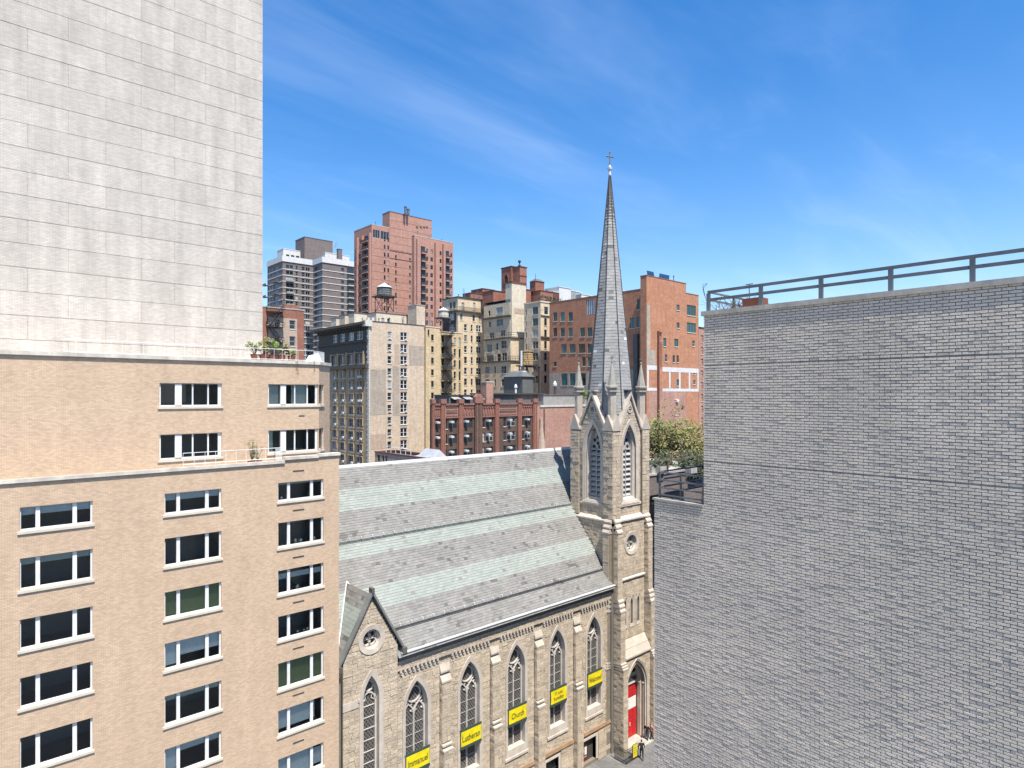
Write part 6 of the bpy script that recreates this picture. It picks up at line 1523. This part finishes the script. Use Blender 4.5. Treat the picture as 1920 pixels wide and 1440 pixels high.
wb2 = Bld('apartment_tower', 'brown banded apartment tower with white floor lines and white parapet', px1_(598), 278, px1_(515), px1_(900), py1_(594), 'umber_brick', 0)
wb1 = Bld('apartment_tower', 'left wing of the banded tower with corner balconies and dark windows', px1_(240), 290, px1_(103), px1_(530), py1_(582), 'umber_brick', 0)
f2 = 57 / 4.8 / FOC * 280
for i in range(16):
    z = wb2.zy(px1_(598), py1_(700)) - i * f2
    wb2.win('Y', px1_(765), px1_(792), z + .7, z + 2.1, style='dh', fm='frame_dark', sill=None)
    wb2.win('Y', px1_(818), px1_(880), z + .3, z + 2.5, style='three', fm='frame_dark', sill=None, glass='dark_glass')
    wb2.win('X', px1_(530), px1_(590), z + .7, z + 2.2, style='two', fm='frame_dark', sill=None, glass='dark_glass')
    if i: u0, u1 = wb2.uy(px1_(822)), wb2.x1 + 1.2; q = MB().box(u0, wb2.y0 - 1.3, z - .05, u1, wb2.y0 - .17, z + .25).build('balcony', 'white_paint', wb2.root); MB().box(u0, wb2.y0 - 1.3, z + .253, u1, wb2.y0 - 1.22, z + 1.1).build('guard', 'frame_dark', q)
    part(wb2.root, 'floor_band', 'white_paint', wb2.x0 - .16, wb2.y0 - .16, z - .2, wb2.x1 + .1, wb2.y0 - .004, z + .10); part(wb2.root, 'floor_band', 'white_paint', wb2.x0 - .16, wb2.y0 - .003, z - .2, wb2.x0 - .004, wb2.y1, z + .10)
    z = wb1.zy(px1_(240), py1_(690)) - i * f2
    for a, b, s in ((268, 335, 'two'), (355, 378, 'dh'), (410, 440, 'dh'), (446, 485, 'two')): wb1.win('Y', px1_(a), px1_(b), z + .5, z + 2.2, style=s, fm='frame_grey', sill=None)
    for a, b, s in ((110, 130, 'two'), (135, 155, 'two'), (168, 205, 'two')): wb1.win('X', px1_(a), px1_(b), z + .5, z + 2.2, style=s, fm='frame_grey', sill=None, glass='dark_glass')
    part(wb1.root, 'floor_band', 'white_paint', wb1.x0 - .16, wb1.y0 - .16, z - .2, wb1.x1, wb1.y0 - .004, z + .10); part(wb1.root, 'floor_band', 'white_paint', wb1.x0 - .16, wb1.y0 - .003, z - .2, wb1.x0 - .004, wb1.y1, z + .10)
    if i % 2 == 0 and i:
        for y_a, y_b in ((wb1.ux(px1_(210)), wb1.ux(px1_(165))), (wb1.ux(px1_(118)), wb1.y1 + 2)): q = MB().box(wb1.x0 - 1.6, y_a, z - .05, wb1.x0 - .17, y_b, z + .2); q.box(wb1.x0 - 1.6, y_a, z + .203, wb1.x0 - 1.52, y_b, z + 1.0); q.build('balcony', 'umber_brick', wb1.root)
    if i % 2 == 0 and i: q = MB().box(wb1.uy(px1_(268)), wb1.y0 - 1.4, z - .05, wb1.uy(px1_(338)), wb1.y0 - .17, z + .2); q.box(wb1.uy(px1_(268)), wb1.y0 - 1.4, z + .203, wb1.uy(px1_(338)), wb1.y0 - 1.32, z + .95); q.build('balcony', 'panel_grey', wb1.root)
wb2.finish(); wb1.finish()
for b, hgt in ((wb2, 1.3), (wb1, 1.5)):
    z0 = b.zt - hgt - .6; pr = MB(); pr.box(b.x0 - .35, b.y0 - .35, z0, b.x1 + .1, b.y0 - .2, b.zt + .5); pr.box(b.x0 - .35, b.y0 - .19, z0, b.x0 - .2, b.y1 + .1, b.zt + .5); pr.build('parapet', 'white_paint', b.root)
for nm, lab, a, l, b, D, t, m in (('roof_house', 'white setback storey on top of the banded tower left wing', 245, 190, 500, 298, 512, 'white_paint'), ('roof_house', 'white setback storey above the right part of the banded tower', 622, 600, 840, 286, 545, 'white_paint'), ('roof_tower', 'grey brown bulkhead crowning the banded tower', 437, 355, 690, 300, 405, 'umber_brick'), ('roof_stack', 'grey brown chimney on the right of the banded tower roof', 740, 726, 776, 285, 515, 'umber_brick')):
    q = Bld(nm, lab, px1_(a), D, px1_(l), px1_(b), py1_(t), m, wb1.zt - 3)
    if nm == 'roof_house' and a < 300:
        for k in range(5): q.win('Y', px1_(270 + k * 45), px1_(300 + k * 45), q.zy(px1_(270), py1_(588)), q.zy(px1_(270), py1_(560)), style='two', fm='frame_dark', sill=None)
    if nm == 'roof_house' and a > 300:
        for k in range(3): q.win('Y', px1_(640 + k * 55), px1_(675 + k * 55), q.zt - 4.2, q.zt - 2.4, style='two', fm='frame_dark', sill=None)
    q.finish(0, 'roof_tar' if m == 'umber_brick' else 'white_paint', .1, .3)
x, y = at(px1_(640), 318); rc_ = thing('roof_rail', 'curved white roof rail beside the grey brown bulkhead', 'railing', (x, y, wb1.zt + 3)); cg = MB()
for k in (0, 1.2):
    pts = [(x + 4.5 * math.cos(t), y + 4.5 * math.sin(t), zat(py1_(478), 318) + k) for t in [math.pi * 2 * j / 20 for j in range(21)]]; cg.path(pts, .12, 4)
cg.build('rail', 'white_paint', rc_.id_data if False else rc_)

# small red house with a fire escape at far left
rh = Bld('brick_house', 'small red and tan brick house with iron fire escape behind the roof plants', 485, 122, 478, 570, py1_(1032), 'red_brick', 0)
rh.win('Y', px1_(300), px1_(353), rh.zy(px1_(300), py1_(1232)), rh.zy(px1_(300), py1_(1232)) + 1.75, style='dh', fm='frame_grey'); rh.win('Y', px1_(300), px1_(353), rh.zy(px1_(300), py1_(1385)), rh.zy(px1_(300), py1_(1385)) + 1.95, style='dh', fm='frame_grey')
rh.win('Y', px1_(172), px1_(212), rh.zy(px1_(180), py1_(1235)), rh.zy(px1_(180), py1_(1235)) + 1.9, style='dh', fm='frame_dark'); rh.win('Y', px1_(172), px1_(212), rh.zy(px1_(180), py1_(1385)), rh.zy(px1_(180), py1_(1385)) + 1.9, style='dh', fm='frame_dark'); rh.win('Y', px1_(95), px1_(116), rh.zy(px1_(100), py1_(1190)), rh.zy(px1_(100), py1_(1190)) + 1.2, style='one', fm='frame_dark')
rh.finish(0, 'concrete', .08, .25)
pt = MB(); pierced(pt, fmap('Y', rh.y0 - .03), rh.uy(px1_(110)), rh.uy(px1_(370)), 10, rh.zy(px1_(200), py1_(1130)), [h for h in rh.hy if h[0] > rh.uy(px1_(110)) and h[3] < rh.zy(px1_(200), py1_(1130))], .03); pt.build('tan_facing', 'patch_tan', rh.root)
part(rh.root, 'raised_parapet', 'red_brick', rh.uy(px1_(255)), rh.y0 - .01, rh.zt + .255, rh.uy(px1_(385)), rh.y0 + 1, rh.zt + 1.0)
fire_escape(rh.root, fmap('Y', rh.y0), rh.uy(px1_(90)), rh.uy(px1_(235)), [rh.zt - .8 - 3.0 * i for i in range(4)], d=1.0, r=.07)

# ------------------------------------------------------------------ banners on the nave windows
words = [('Immanuel', 'Immanuel'), ('Lutheran', 'Lutheran'), ('Church', 'Church'), ('11 a.m.\nSunday', '11 a.m. Sunday'), ('Welcome!', 'Welcome!')]
for x, (body, lab) in zip(WX, words):
    yb_f = CH_Y - .16
    b = thing('banner', 'yellow banner with dark green edges reading ' + lab + ' across a church window', 'banner', (x, yb_f, 6.3), 'yellow banners across the nave windows')
    Mb = fmap('Y', yb_f); x0, x1 = x - .88, x + .90
    p = MB(); fbox(p, Mb, x0, x1, 6.30, 7.66, 0, .05); p.build('backing', 'banner_green', b)
    p = MB(); nu, nz = 14, 8; ph_ = random.uniform(0, 6)
    dd_ = lambda i, j: -.012 - .007 * (math.sin(i * .9 + ph_) * math.sin(j * .8 + 1) + .6 * math.sin(i * .45 + j * .7 + ph_)) * (1 if 0 < j < nz else .3)
    V_ = [Mb(x0 + .03 + (x1 - x0 - .06) * i / nu, 6.52 + .98 * j / nz - (.012 * math.sin(math.pi * i / nu) if j == 0 else 0), dd_(i, j)) for j in range(nz + 1) for i in range(nu + 1)]
    p.add(V_, [(j * (nu + 1) + i, j * (nu + 1) + i + 1, (j + 1) * (nu + 1) + i + 1, (j + 1) * (nu + 1) + i) for j in range(nz) for i in range(nu)]); p.build('panel', 'banner_yellow', b)
    p = MB()
    for u_, z_ in ((x0 - .05, 7.6), (x1 + .05, 7.6), (x0 - .05, 6.36), (x1 + .05, 6.36)): p.tube(Mb(u_, z_, .02), Mb(u_ + (.06 if u_ > x else -.06), z_, .2), .015, 4)
    p.build('fixing_cord', 'dark_metal', b)
    if '\n' in body:
        l1, l2 = body.split('\n'); lettering(b, l1, Mb, x, 7.24, .80, .24, -.029, 'ink'); lettering(b, l2, Mb, x, 6.82, 1.15, .36, -.029, 'ink')
    else: lettering(b, body, Mb, x, 7.0, 1.5 if len(body) > 6 else 1.2, .42, -.029, 'ink')

# ------------------------------------------------------------------ railings and poster by the portal, people, car
fence = thing('railing', 'black iron railing with spikes in front of the church portal', 'railing', (41.5, 31.9, .13))
for a, b in (((40.75, PY + .0), (40.75, 31.5)), ((40.75, 31.5), (42.35, 31.5))):
    n = 12; A = Vector((a[0], a[1], .13)); B = Vector((b[0], b[1], .13))
    rl = MB()
    for zz_ in (.25, .95): rl.tube(A + Vector((0, 0, zz_)), B + Vector((0, 0, zz_)), .03, 5)
    rl.build('rail', 'dark_metal', fence)
    for i in range(n + 1):
        p = A.lerp(B, i / n); MB().tube(p, p + Vector((0, 0, 1.12)), .022, 5).tube(p + Vector((0, 0, 1.12)), p + Vector((0, 0, 1.25)), .035, 5, .003).build('picket', 'dark_metal', fence)
pst = thing('poster', 'yellow notice poster fixed to the black iron portal railing', 'poster', (41.6, 31.46, .4))
PQ = 41.55
part(pst, 'board', 'dark_metal', PQ, 31.44, .35, PQ + .60, 31.47, 1.45); part(pst, 'sheet', 'banner_yellow', PQ + .04, 31.428, .40, PQ + .56, 31.438, 1.40)
for i in range(4): part(pst, 'printed_line', 'ink', PQ + .14, 31.422, .58 + i * .18, PQ + .48, 31.427, .62 + i * .18)

def person(name, label, x, y, top, legs, hairm, face, lean=.0, stride=.28, H=1.68):
    """one continuous figure grown from a skeleton, in mid stride, facing the direction 'face'"""
    c, s = math.cos(face), math.sin(face)
    J = {'pel': (0, 0, .93, .135), 'wst': (.01, 0, 1.08, .125), 'chs': (.03, 0, 1.28, .15), 'nck': (.05, 0, 1.46, .055), 'hd0': (.07, 0, 1.54, .075), 'hd1': (.075, 0, 1.62, .095), 'hd2': (.07, 0, 1.70, .07)}
    for k, sg in (('l', 1), ('r', -1)):
        st_ = stride * sg
        J['hip' + k] = (0, sg * .09, .88, .105); J['kne' + k] = (st_ * .55 + .04, sg * .10, .49, .065); J['ank' + k] = (st_ - (.06 if sg < 0 else 0), sg * .10, .10 + (.05 if sg < 0 else 0), .042); J['toe' + k] = (st_ + .17 - (.08 if sg < 0 else 0), sg * .115, .045, .035)
        J['sho' + k] = (.03, sg * .19, 1.38, .065); J['elb' + k] = (-.06 - st_ * .35, sg * .25, 1.12, .045); J['wri' + k] = (.08 - st_ * .6, sg * .25, .90, .032); J['hnd' + k] = (.12 - st_ * .65, sg * .245, .82, .036)
    E_ = [('pel', 'wst'), ('wst', 'chs'), ('chs', 'nck'), ('nck', 'hd0'), ('hd0', 'hd1'), ('hd1', 'hd2')]
    for k in 'lr': E_ += [('pel', 'hip' + k), ('hip' + k, 'kne' + k), ('kne' + k, 'ank' + k), ('ank' + k, 'toe' + k), ('chs', 'sho' + k), ('sho' + k, 'elb' + k), ('elb' + k, 'wri' + k), ('wri' + k, 'hnd' + k)]
    ks = list(J); sc_ = H / 1.77
    P = lambda q: ((q[0] + lean * max(0, q[2] - .9)) * sc_, q[1] * sc_, q[2] * sc_)
    me = bpy.data.meshes.new('tmp'); me.from_pydata([P(J[k]) for k in ks], [(ks.index(a), ks.index(b)) for a, b in E_], [])
    o = bpy.data.objects.new('tmp', me); COL.objects.link(o)
    o.modifiers.new('s', 'SKIN'); sd = o.modifiers.new('d', 'SUBSURF'); sd.levels = 1
    sv = me.skin_vertices[0].data
    for i, k in enumerate(ks): sv[i].radius = (J[k][3] * sc_, J[k][3] * sc_ * (1.25 if k in ('chs', 'pel', 'wst') else 1.0)); sv[i].use_root = k == 'pel'
    bm_ = bpy.data.meshes.new_from_object(o.evaluated_get(bpy.context.evaluated_depsgraph_get())); bpy.data.objects.remove(o)
    bm_.name = 'body'; bm_.materials.clear()
    for m in (legs, top, 'skin', hairm): bm_.materials.append(MATS[m])
    for p in bm_.polygons:
        q = p.center / sc_; p.use_smooth = True
        p.material_index = 3 if (q.z > 1.66 or (q.z > 1.52 and q.x < .04 + lean * .6)) else 2 if q.z > 1.45 or (abs(q.y) > .2 and q.z < .92) else 1 if q.z > .95 else 0
    r = thing(name, label, 'person', (x, y, .13)); b = link('body', bm_, r, rz=face)
    fc = MB()
    for sg in (-1, 1): fc.lathe(((.165 + lean * .7) * sc_, sg * .035 * sc_, 1.62 * sc_), [(.004, -.01), (.013, 0), (.004, .01)], 6)
    fm_ = fc.mesh('eyes', 'hair'); link('eyes', fm_, r, rz=face)
    nb = MB().add([((.155 + lean * .7) * sc_, -.018, 1.585 * sc_), ((.155 + lean * .7) * sc_, .018, 1.585 * sc_), ((.19 + lean * .7) * sc_, 0, 1.59 * sc_), ((.16 + lean * .7) * sc_, 0, 1.635 * sc_)], [(0, 1, 2), (0, 2, 3), (1, 3, 2), (0, 3, 1)]).mesh('nose', 'skin'); link('nose', nb, r, rz=face)
    return r
def ground_at(px, py, z=.13):
    d = ray(px, py); t = (z - CAM_H) / d[2]; return d[0] * t, d[1] * t
q = ground_at(1203, 1424); person('person', 'person in black clothes walking on the shaded pavement towards the portal', q[0], q[1], 'cloth_black', 'cloth_black', 'hair', R_(40))
q = ground_at(1213, 1391); person('person', 'person in a dark coat and blue trousers standing by the portal railing', q[0], q[1], 'cloth_black', 'cloth_blue', 'hair', R_(200), stride=.1)
q = ground_at(1222, 1389); person('person', 'person in a pink top at the edge of the grey brick wall', q[0], q[1], 'cloth_pink', 'cloth_black', 'hair', R_(150), stride=.16)

# parked car, only its roof showing at the bottom edge
def car(x, y, label):
    t = thing('parked_car', label, 'car', (x, y, 0)); L, W = 4.5, 1.8
    prof = [(-2.25, .35), (-2.2, .75), (-1.95, .92), (-1.5, .98), (-.75, 1.42), (.55, 1.44), (1.35, 1.0), (2.05, .86), (2.25, .62), (2.25, .35)]
    b = MB(); ins = [0, 0, 0, .04, .20, .20, .04, 0, 0, 0]
    A = [(x + p, y - W / 2 + i, z) for (p, z), i in zip(prof, ins)]; B = [(x + p, y + W / 2 - i, z) for (p, z), i in zip(prof, ins)]
    n = len(A); b.add(A + B, [tuple(range(n)), tuple(range(n, 2 * n))[::-1]] + [(i, n + i, n + (i + 1) % n, (i + 1) % n) for i in range(n)]); b.build('body', 'car_blue', t)
    for (i, j) in ((3, 4), (5, 6)):
        g = MB(); e = Vector((0, 0, .012)); P = [Vector(A[i]), Vector(A[j]), Vector(B[j]), Vector(B[i])]; cc = sum(P, Vector()) / 4; nn_ = (P[1] - P[0]).cross(P[3] - P[0]).normalized(); nn_ = nn_ if nn_.z > 0 else -nn_
        g.quad(*[cc + (p - cc) * .86 + nn_ * .012 for p in P]); g.build('windscreen', 'dark_glass', t)
    for sy in (-1, 1):
        yy = y + sy * W / 2
        for x0, x1 in ((-1.15, -.12), (-.02, .95)):
            g = MB(); za, zb_ = 1.02, 1.36
            P = [(x + x0, yy - sy * .03, za), (x + x1, yy - sy * .03, za), (x + x1 - (.38 if x1 > .5 else 0), yy - sy * .175, zb_), (x + x0 + (.45 if x0 < -1 else 0), yy - sy * .175, zb_)]
            g.quad(*[(p[0], p[1] + sy * .02, p[2]) for p in P]); g.build('side_window', 'dark_glass', t)
        for wx in (-1.35, 1.4):
            w = MB().tube((x + wx, yy - sy * .22, .33), (x + wx, yy + sy * .015, .33), .33, 18); wo = w.build('wheel', 'tyre', t); MB().tube((x + wx, yy + sy * .016, .33), (x + wx, yy + sy * .03, .33), .2, 12).build('rim', 'chrome', wo)
        part(t, 'headlight', 'chrome', x + 2.18, y + sy * .72 - .2, .62, x + 2.262, y + sy * .72 + .2, .76); part(t, 'tail_light', 'lamp_red', x - 2.262, y + sy * .72 - .15, .66, x - 2.18, y + sy * .72 + .15, .86)
        part(t, 'mirror', 'car_blue', x + .78, yy + (0 if sy > 0 else -.16), .98, x + .95, yy + (.16 if sy > 0 else 0), 1.1)
q = ground_at(1196, 1446, 1.44); car(q[0], 27.4, 'dark blue parked car at the kerb, only its roof in view')

# ------------------------------------------------------------------ trees, terrace plants
def leaf_cloud(mb, c, rad, n, size, flat=1.0):
    rnd = random
    for _ in range(n):
        while True:
            p = Vector((rnd.uniform(-1, 1), rnd.uniform(-1, 1), rnd.uniform(-1, 1)))
            if p.length < 1 and rnd.random() < .25 + p.length: break
        o = Vector(c) + Vector((p.x * rad[0], p.y * rad[1], p.z * rad[2]))
        a = Vector((rnd.gauss(0, 1), rnd.gauss(0, 1), rnd.gauss(0, 1))).normalized(); b = a.orthogonal().normalized(); s_ = size * rnd.uniform(.6, 1.3)
        mb.quad(o - a * s_ * .5, o + b * s_ * .32, o + a * s_ * .5, o - b * s_ * .32)
def tree(name, label, x, y, z0, H, crown, leafm, n, size, seed, trunk=.25, base=.45, bare=0, group=None):
    random.seed(seed); t = thing(name, label, 'tree', (x, y, z0), group)
    tr = MB(); top = Vector((x, y, z0 + H * base)); tr.tube((x, y, z0), top, trunk, 7, trunk * .7)
    lf = MB(); tips = []
    for i in range(9):
        a = 2 * math.pi * i / 9 + random.uniform(-.3, .3); rr = random.uniform(.35, .95)
        e = Vector((x + crown * rr * math.cos(a), y + crown * rr * math.sin(a), z0 + H * random.uniform(.68, .96)))
        m = top.lerp(e, .5) + Vector((random.uniform(-.4, .4), random.uniform(-.4, .4), .4)); tr.tube(top, m, trunk * .45, 5, trunk * .3); tr.tube(m, e, trunk * .3, 5, .03)
        for j in range(7):
            e2 = m.lerp(e, random.uniform(.1, 1)) + Vector((random.gauss(0, 1), random.gauss(0, 1), random.gauss(.3, .7))) * crown * .34; tr.tube(m.lerp(e, random.uniform(.0, .8)), e2, .05, 4, .015); tips.append(e2)
            for q_ in range(3): e3 = e2 + Vector((random.gauss(0, 1), random.gauss(0, 1), random.gauss(.1, .8))) * crown * .16; tr.tube(e2, e3, .025, 3, .01); tips.append(e3)
        tips.append(e)
    for _ in range(70):
        a, r_, zz_ = random.uniform(0, 6.28), crown * math.sqrt(random.random()) * .95, random.random()
        tips.append(Vector((x + r_ * math.cos(a), y + r_ * math.sin(a), z0 + H * (.70 + .30 * zz_) - r_ * .12)))
    per = max(1, n // len(tips))
    for e in tips:
        if random.random() < bare: continue
        s_ = crown * random.uniform(.10, .24); leaf_cloud(lf, e, (s_, s_, s_ * .75), int(per * random.uniform(.5, 1.6)), size)
    tr.build('trunk', 'bark', t); lf.build('crown', leafm, t); return t
T = [(1236, 96, 786, 5.4, 'leaf_spring', 'yellow green spring tree, left of the row before the orange wall'), (1272, 93, 784, 5.6, 'leaf_spring', 'yellow green spring tree, middle of the row before the orange wall'), (1310, 90, 786, 5.2, 'leaf_spring', 'yellow green spring tree at the edge of the grey brick wall')]
for i, (px, D, py, cr, m, lab) in enumerate(T):
    x, y = at(px, D); tree('spring_tree', lab, x, y, 0, zat(py, D) + .2, cr * .8, m, 8500, .34, 40 + i, .28, .62, group='spring trees before the orange wall')
T2 = [(1226, 80, 838, 'brownish budding tree beside the tower pinnacle wall'), (1262, 82, 832, 'brownish budding tree in the middle below the spring trees'), (1300, 79, 834, 'brownish budding tree against the grey brick wall')]
for i, (px, D, py, lab) in enumerate(T2):
    x, y = at(px, D); tree('budding_tree', lab, x, y, 0, zat(py, D), 3.8, 'leaf_bud', 2600, .26, 60 + i, .22, .62, .2, 'budding trees below the spring trees')
for i, (px, D, py, w, lab) in enumerate(((1228, 72, 862, 2.2, 'dark ivy-like shrub left of the shaded roof garden'), (1258, 70, 850, 2.6, 'dark shrub in the middle of the shaded roof garden'), (1292, 68, 852, 2.6, 'dark shrub at the right of the shaded roof garden'), (1316, 66, 858, 1.8, 'dark shrub touching the grey brick wall'))):
    random.seed(80 + i); x, y = at(px, D); zt = zat(py, D); zb = zat(895, D); t = thing('garden_shrub', lab, 'shrub', (x, y, zb), 'dark shrubs of the roof garden')
    f_ = MB()
    for k in range(16): leaf_cloud(f_, (x + random.gauss(0, w * .45), y + random.gauss(0, w * .45), zb + (zt - zb) * random.uniform(.1, .95)), (w * .3, w * .3, w * .25), 90, .28)
    f_.build('foliage', 'leaf_dark', t); s_ = MB()
    for k in range(9): s_.tube((x + random.uniform(-w, w) * .5, y, zb), (x + random.uniform(-w, w) * .7, y + random.uniform(-.5, .5), zt), .05, 4, .02)
    s_.build('stem', 'bark', t)
rg, x, x1, y, zb, zt = roofbox('roof_garden', 'low roof garden deck with white edge boxes behind the terrace rail', 'roof terrace', 1216, 1345, 62, 893, 930, 'umber_brick', 16, 'concrete', .1)
for i, (a, lab) in enumerate(((1222, 'pale planter box nearest the tower on the roof garden'), (1238, 'second pale planter box on the roof garden'), (1296, 'pale planter box near the grey wall on the roof garden'))):
    px_, py_ = at(a, 62.5); b = thing('planter', lab, 'planter', (px_, py_, zt + .2), 'pale planters on the roof garden'); part(b, 'box', 'concrete', px_, py_, zt + .2, px_ + 1.1, py_ + .7, zt + .85)
    f_ = MB(); leaf_cloud(f_, (px_ + .55, py_ + .35, zt + 1.1), (.6, .4, .4), 90, .22); f_.build('foliage', 'leaf_dark', b)
part(rg, 'pergola_beam', 'bark', x + 1, y - .2, zt + 1.3, x1 - 1, y, zt + 1.42); part(rg, 'pergola_post', 'bark', x + 3.0, y - .2, zt + .2, x + 3.15, y, zt + 1.295)

# plants on the tan building's terraces
def bush(name, label, x, y, z, w, h, m, n, size, seed, pot=None, group=None, cat='plant', spiky=False):
    random.seed(seed); t = thing(name, label, cat, (x, y, z), group)
    if pot: MB().lathe((x, y, z), [(.16, 0), (.22, .3), (.24, .32), (.20, .32)], 10).build('pot', pot, t); z += .28
    f_ = MB(); s_ = MB()
    for k in range(11):
        e = Vector((x + random.uniform(-w, w), y + random.uniform(-w, w) * .5, z + h * random.uniform(.35, 1))); s_.tube((x, y, z), e, .018, 4, .006)
        leaf_cloud(f_, e, (w * .28, w * .28, h * .16), n, size)
    s_.build('stem', 'bark', t); f_.build('foliage', m, t); return t
zc_ = U_TOP + .15
for i, (px, w, h, m, lab) in enumerate(((487, .42, .75, 'leaf_bright', 'bright green bush at the left end of the upper terrace'), (503, .30, .45, 'leaf_spring', 'small yellowish bush second from left on the upper terrace'), (521, .45, .95, 'leaf_bright', 'tallest bright bush in the middle of the upper terrace'), (538, .40, .65, 'leaf_spring', 'airy yellow green bush right of the tallest terrace bush'), (557, .25, .35, 'leaf_bright', 'small trailing plant near the right of the upper terrace'))):
    bush('terrace_bush', lab, ux(px), UY + .75, zc_, w, h, m, 34, .10, 100 + i, 'planter_brown', 'potted bushes on the upper terrace')
tr = thing('trailing_vine', 'thin brown vine hanging over the coping of the tan building', 'vine', (ux(553), UY - .12, zc_)); v = MB()
for px, L in ((553, .55), (556, .75), (587, .6)):
    u_ = ux(px); v.path([(u_, UY - .12, zc_ + .02), (u_ + .02, UY - .14, zc_ - .2), (u_ + .05, UY - .10, zc_ - L)], .012, 4)
v.build('stem', 'bark', tr)
for i, (px, h, lab) in enumerate(((483, .75, 'sparse leafy plant at the left of the lower terrace'), (494, .45, 'low plant behind the lower terrace railing'))):
    bush('terrace_plant', lab, tx(px), TY + .8, T_TOP - .35, .3, h + .3, 'leaf_spring', 10, .09, 120 + i, 'planter_brown', 'potted plants on the lower terrace')
tp = thing('folded_cover', 'white cloth cover heaped at the right end of the upper terrace', 'cover', (ux(598), UY + 1.0, zc_))
cv = MB(); u_ = ux(592); cv.hexa([(u_, UY + .8, zc_), (u_ + .75, UY + .8, zc_), (u_ + .75, UY + 1.5, zc_), (u_, UY + 1.5, zc_)], [(u_ + .1, UY + .9, zc_ + .35), (u_ + .6, UY + .9, zc_ + .55), (u_ + .55, UY + 1.3, zc_ + .5), (u_ + .15, UY + 1.3, zc_ + .4)]); cv.build('cloth', 'poster_white', tp)
# planters and dry twigs on the grey building's roof
q = GX + .35
pl = thing('roof_planter', 'long brown wooden planter behind the guard rail of the grey building', 'planter', (q, 9.6, zr)); ya_, yb2_ = onX(1428, 740, q).y, onX(1392, 740, q).y
part(pl, 'box', 'planter_brown', q, ya_, zr - .0, q + .5, yb2_, zr + .34); part(pl, 'soil', 'bark', q + .05, ya_ + .05, zr + .341, q + .45, yb2_ - .05, zr + .36)
tw = thing('dry_shrub', 'leafless twiggy shrub behind the roof rail of the grey building', 'shrub', (q, onX(1355, 740, q).y, zr)); s_ = MB(); random.seed(5)
for k in range(46):
    b_ = Vector((q + random.uniform(0, .5), onX(random.uniform(1336, 1385), 740, q).y, zr)); e = b_ + Vector((random.gauss(0, .18), random.gauss(0, .30), random.uniform(.2, .55))); s_.tube(b_, e, .010, 4, .004); s_.tube(b_.lerp(e, .5), e + Vector((random.gauss(0, .2), random.gauss(0, .25), random.uniform(-.1, .2))), .006, 3, .003)
for k in range(3): s_.path([(q, gy_up - .1, zr), (q + .02, gy_up + .12, zr + .5), (q, gy_up + .25, zr + .9 + k * .1), (q, gy_up + .05, zr + 1.1)], .008, 3)
s_.build('twig', 'bark', tw)
lp = thing('antenna', 'thin T shaped antenna behind the roof rail of the grey building', 'antenna', (q + .5, onX(1405, 740, q + .5).y, zr)); u_ = onX(1405, 740, q + .5).y
MB().tube((q + .5, u_, zr), (q + .5, u_, zr + .95), .02, 5).build('mast', 'grey_metal', lp); MB().tube((q + .5, u_ - .14, zr + .95), (q + .5, u_ + .14, zr + .95), .02, 5).build('crossbar', 'grey_metal', lp)
tb = thing('terrace_table', 'brown wooden box on the grey building lower terrace', 'box', (GX + .9, gy_low - 1.6, Z_LOW - .88)); part(tb, 'box_body', 'planter_brown', GX + .5, gy_low - 1.8, Z_LOW - .87, GX + 1.2, gy_low - 1.2, Z_LOW - .1)
# distant street trees hidden behind pinnacles
x, y = at(1093, 145); bush('roof_bush', 'bright green bush on the roof behind the left pinnacle', x, y, zat(758, 145), 1.5, 3.2, 'leaf_bright', 70, .30, 200)

# thin pipes and aerials that crowd the distant roofs
random.seed(77)
def roof_pipe(b, k):
    x = random.uniform(b.x0 + 1, b.x1 - 1) if b.x1 - b.x0 > 3 else b.x0 + 1; y = b.y0 + random.uniform(.8, 2.5); h = random.uniform(.9, 2.2)
    where, n_ = b.where; ordn = '' if n_ == 1 else ['leftmost', 'second from left', 'third from left', 'fourth from left'][k] + ' of %d ' % n_ + '- '
    x = b.x0 + 1 + (b.x1 - b.x0 - 2) * (k + random.uniform(.2, .8)) / n_
    t = thing('vent_pipe', (ordn[:-2] + 'thin vent pipes on ' if n_ > 1 else 'thin capped vent pipe on ') + where, 'pipe', (x, y, b.zt - .3), 'thin vent pipes on the rear roofs')
    MB().tube((x, y, b.zt - .3), (x, y, b.zt + h), .10, 6).build('pipe', 'grey_metal', t); MB().lathe((x, y, b.zt + h), [(.16, 0), (.18, .12), (.05, .25)], 7).build('cowl', 'dark_metal', t)
for b, n, where in ((bd, 4, 'the grey house with dark cornice'), (cr_, 4, 'the cream house with terrace storey'), (yb_, 3, 'the yellow house with fire escape'), (g1, 2, 'the stepped cream house'), (g2, 2, 'the cream right wing'), (ow, 1, 'the orange building beside its solar panels'),
                    (mainb, 4, 'the red brown building behind the spire'), (rs_, 2, 'the main rose tower'), (r2_, 3, 'the front wing of the rose tower'), (rh, 2, 'the small red house at far left')):
    b.where = (where, n)
    for k in range(n): roof_pipe(b, k)
def roof_aerial(b, f, lab):
    x = b.x0 + (b.x1 - b.x0) * f; y = b.y0 + 1.5; z = b.zt - .3
    t = thing('aerial', lab, 'aerial', (x, y, z), 'television aerials on the rear roofs'); m = MB().tube((x, y, z), (x, y, z + 3.4), .045, 4); m.build('mast', 'grey_metal', t)
    c = MB()
    for q in range(4): c.tube((x - .6 + q * .08, y, z + 2.2 + q * .35), (x + .6 - q * .08, y, z + 2.2 + q * .35), .03, 4)
    c.build('crossbars', 'grey_metal', t)
for b, f, lab in ((cr_, .3, 'spindly aerial on the left half of the cream terrace house roof'), (cr_, .75, 'spindly aerial on the right half of the cream terrace house roof'), (bd, .65, 'spindly aerial on the grey house with dark cornice'), (yl, .5, 'spindly aerial on the narrow yellow house bay')): roof_aerial(b, f, lab)
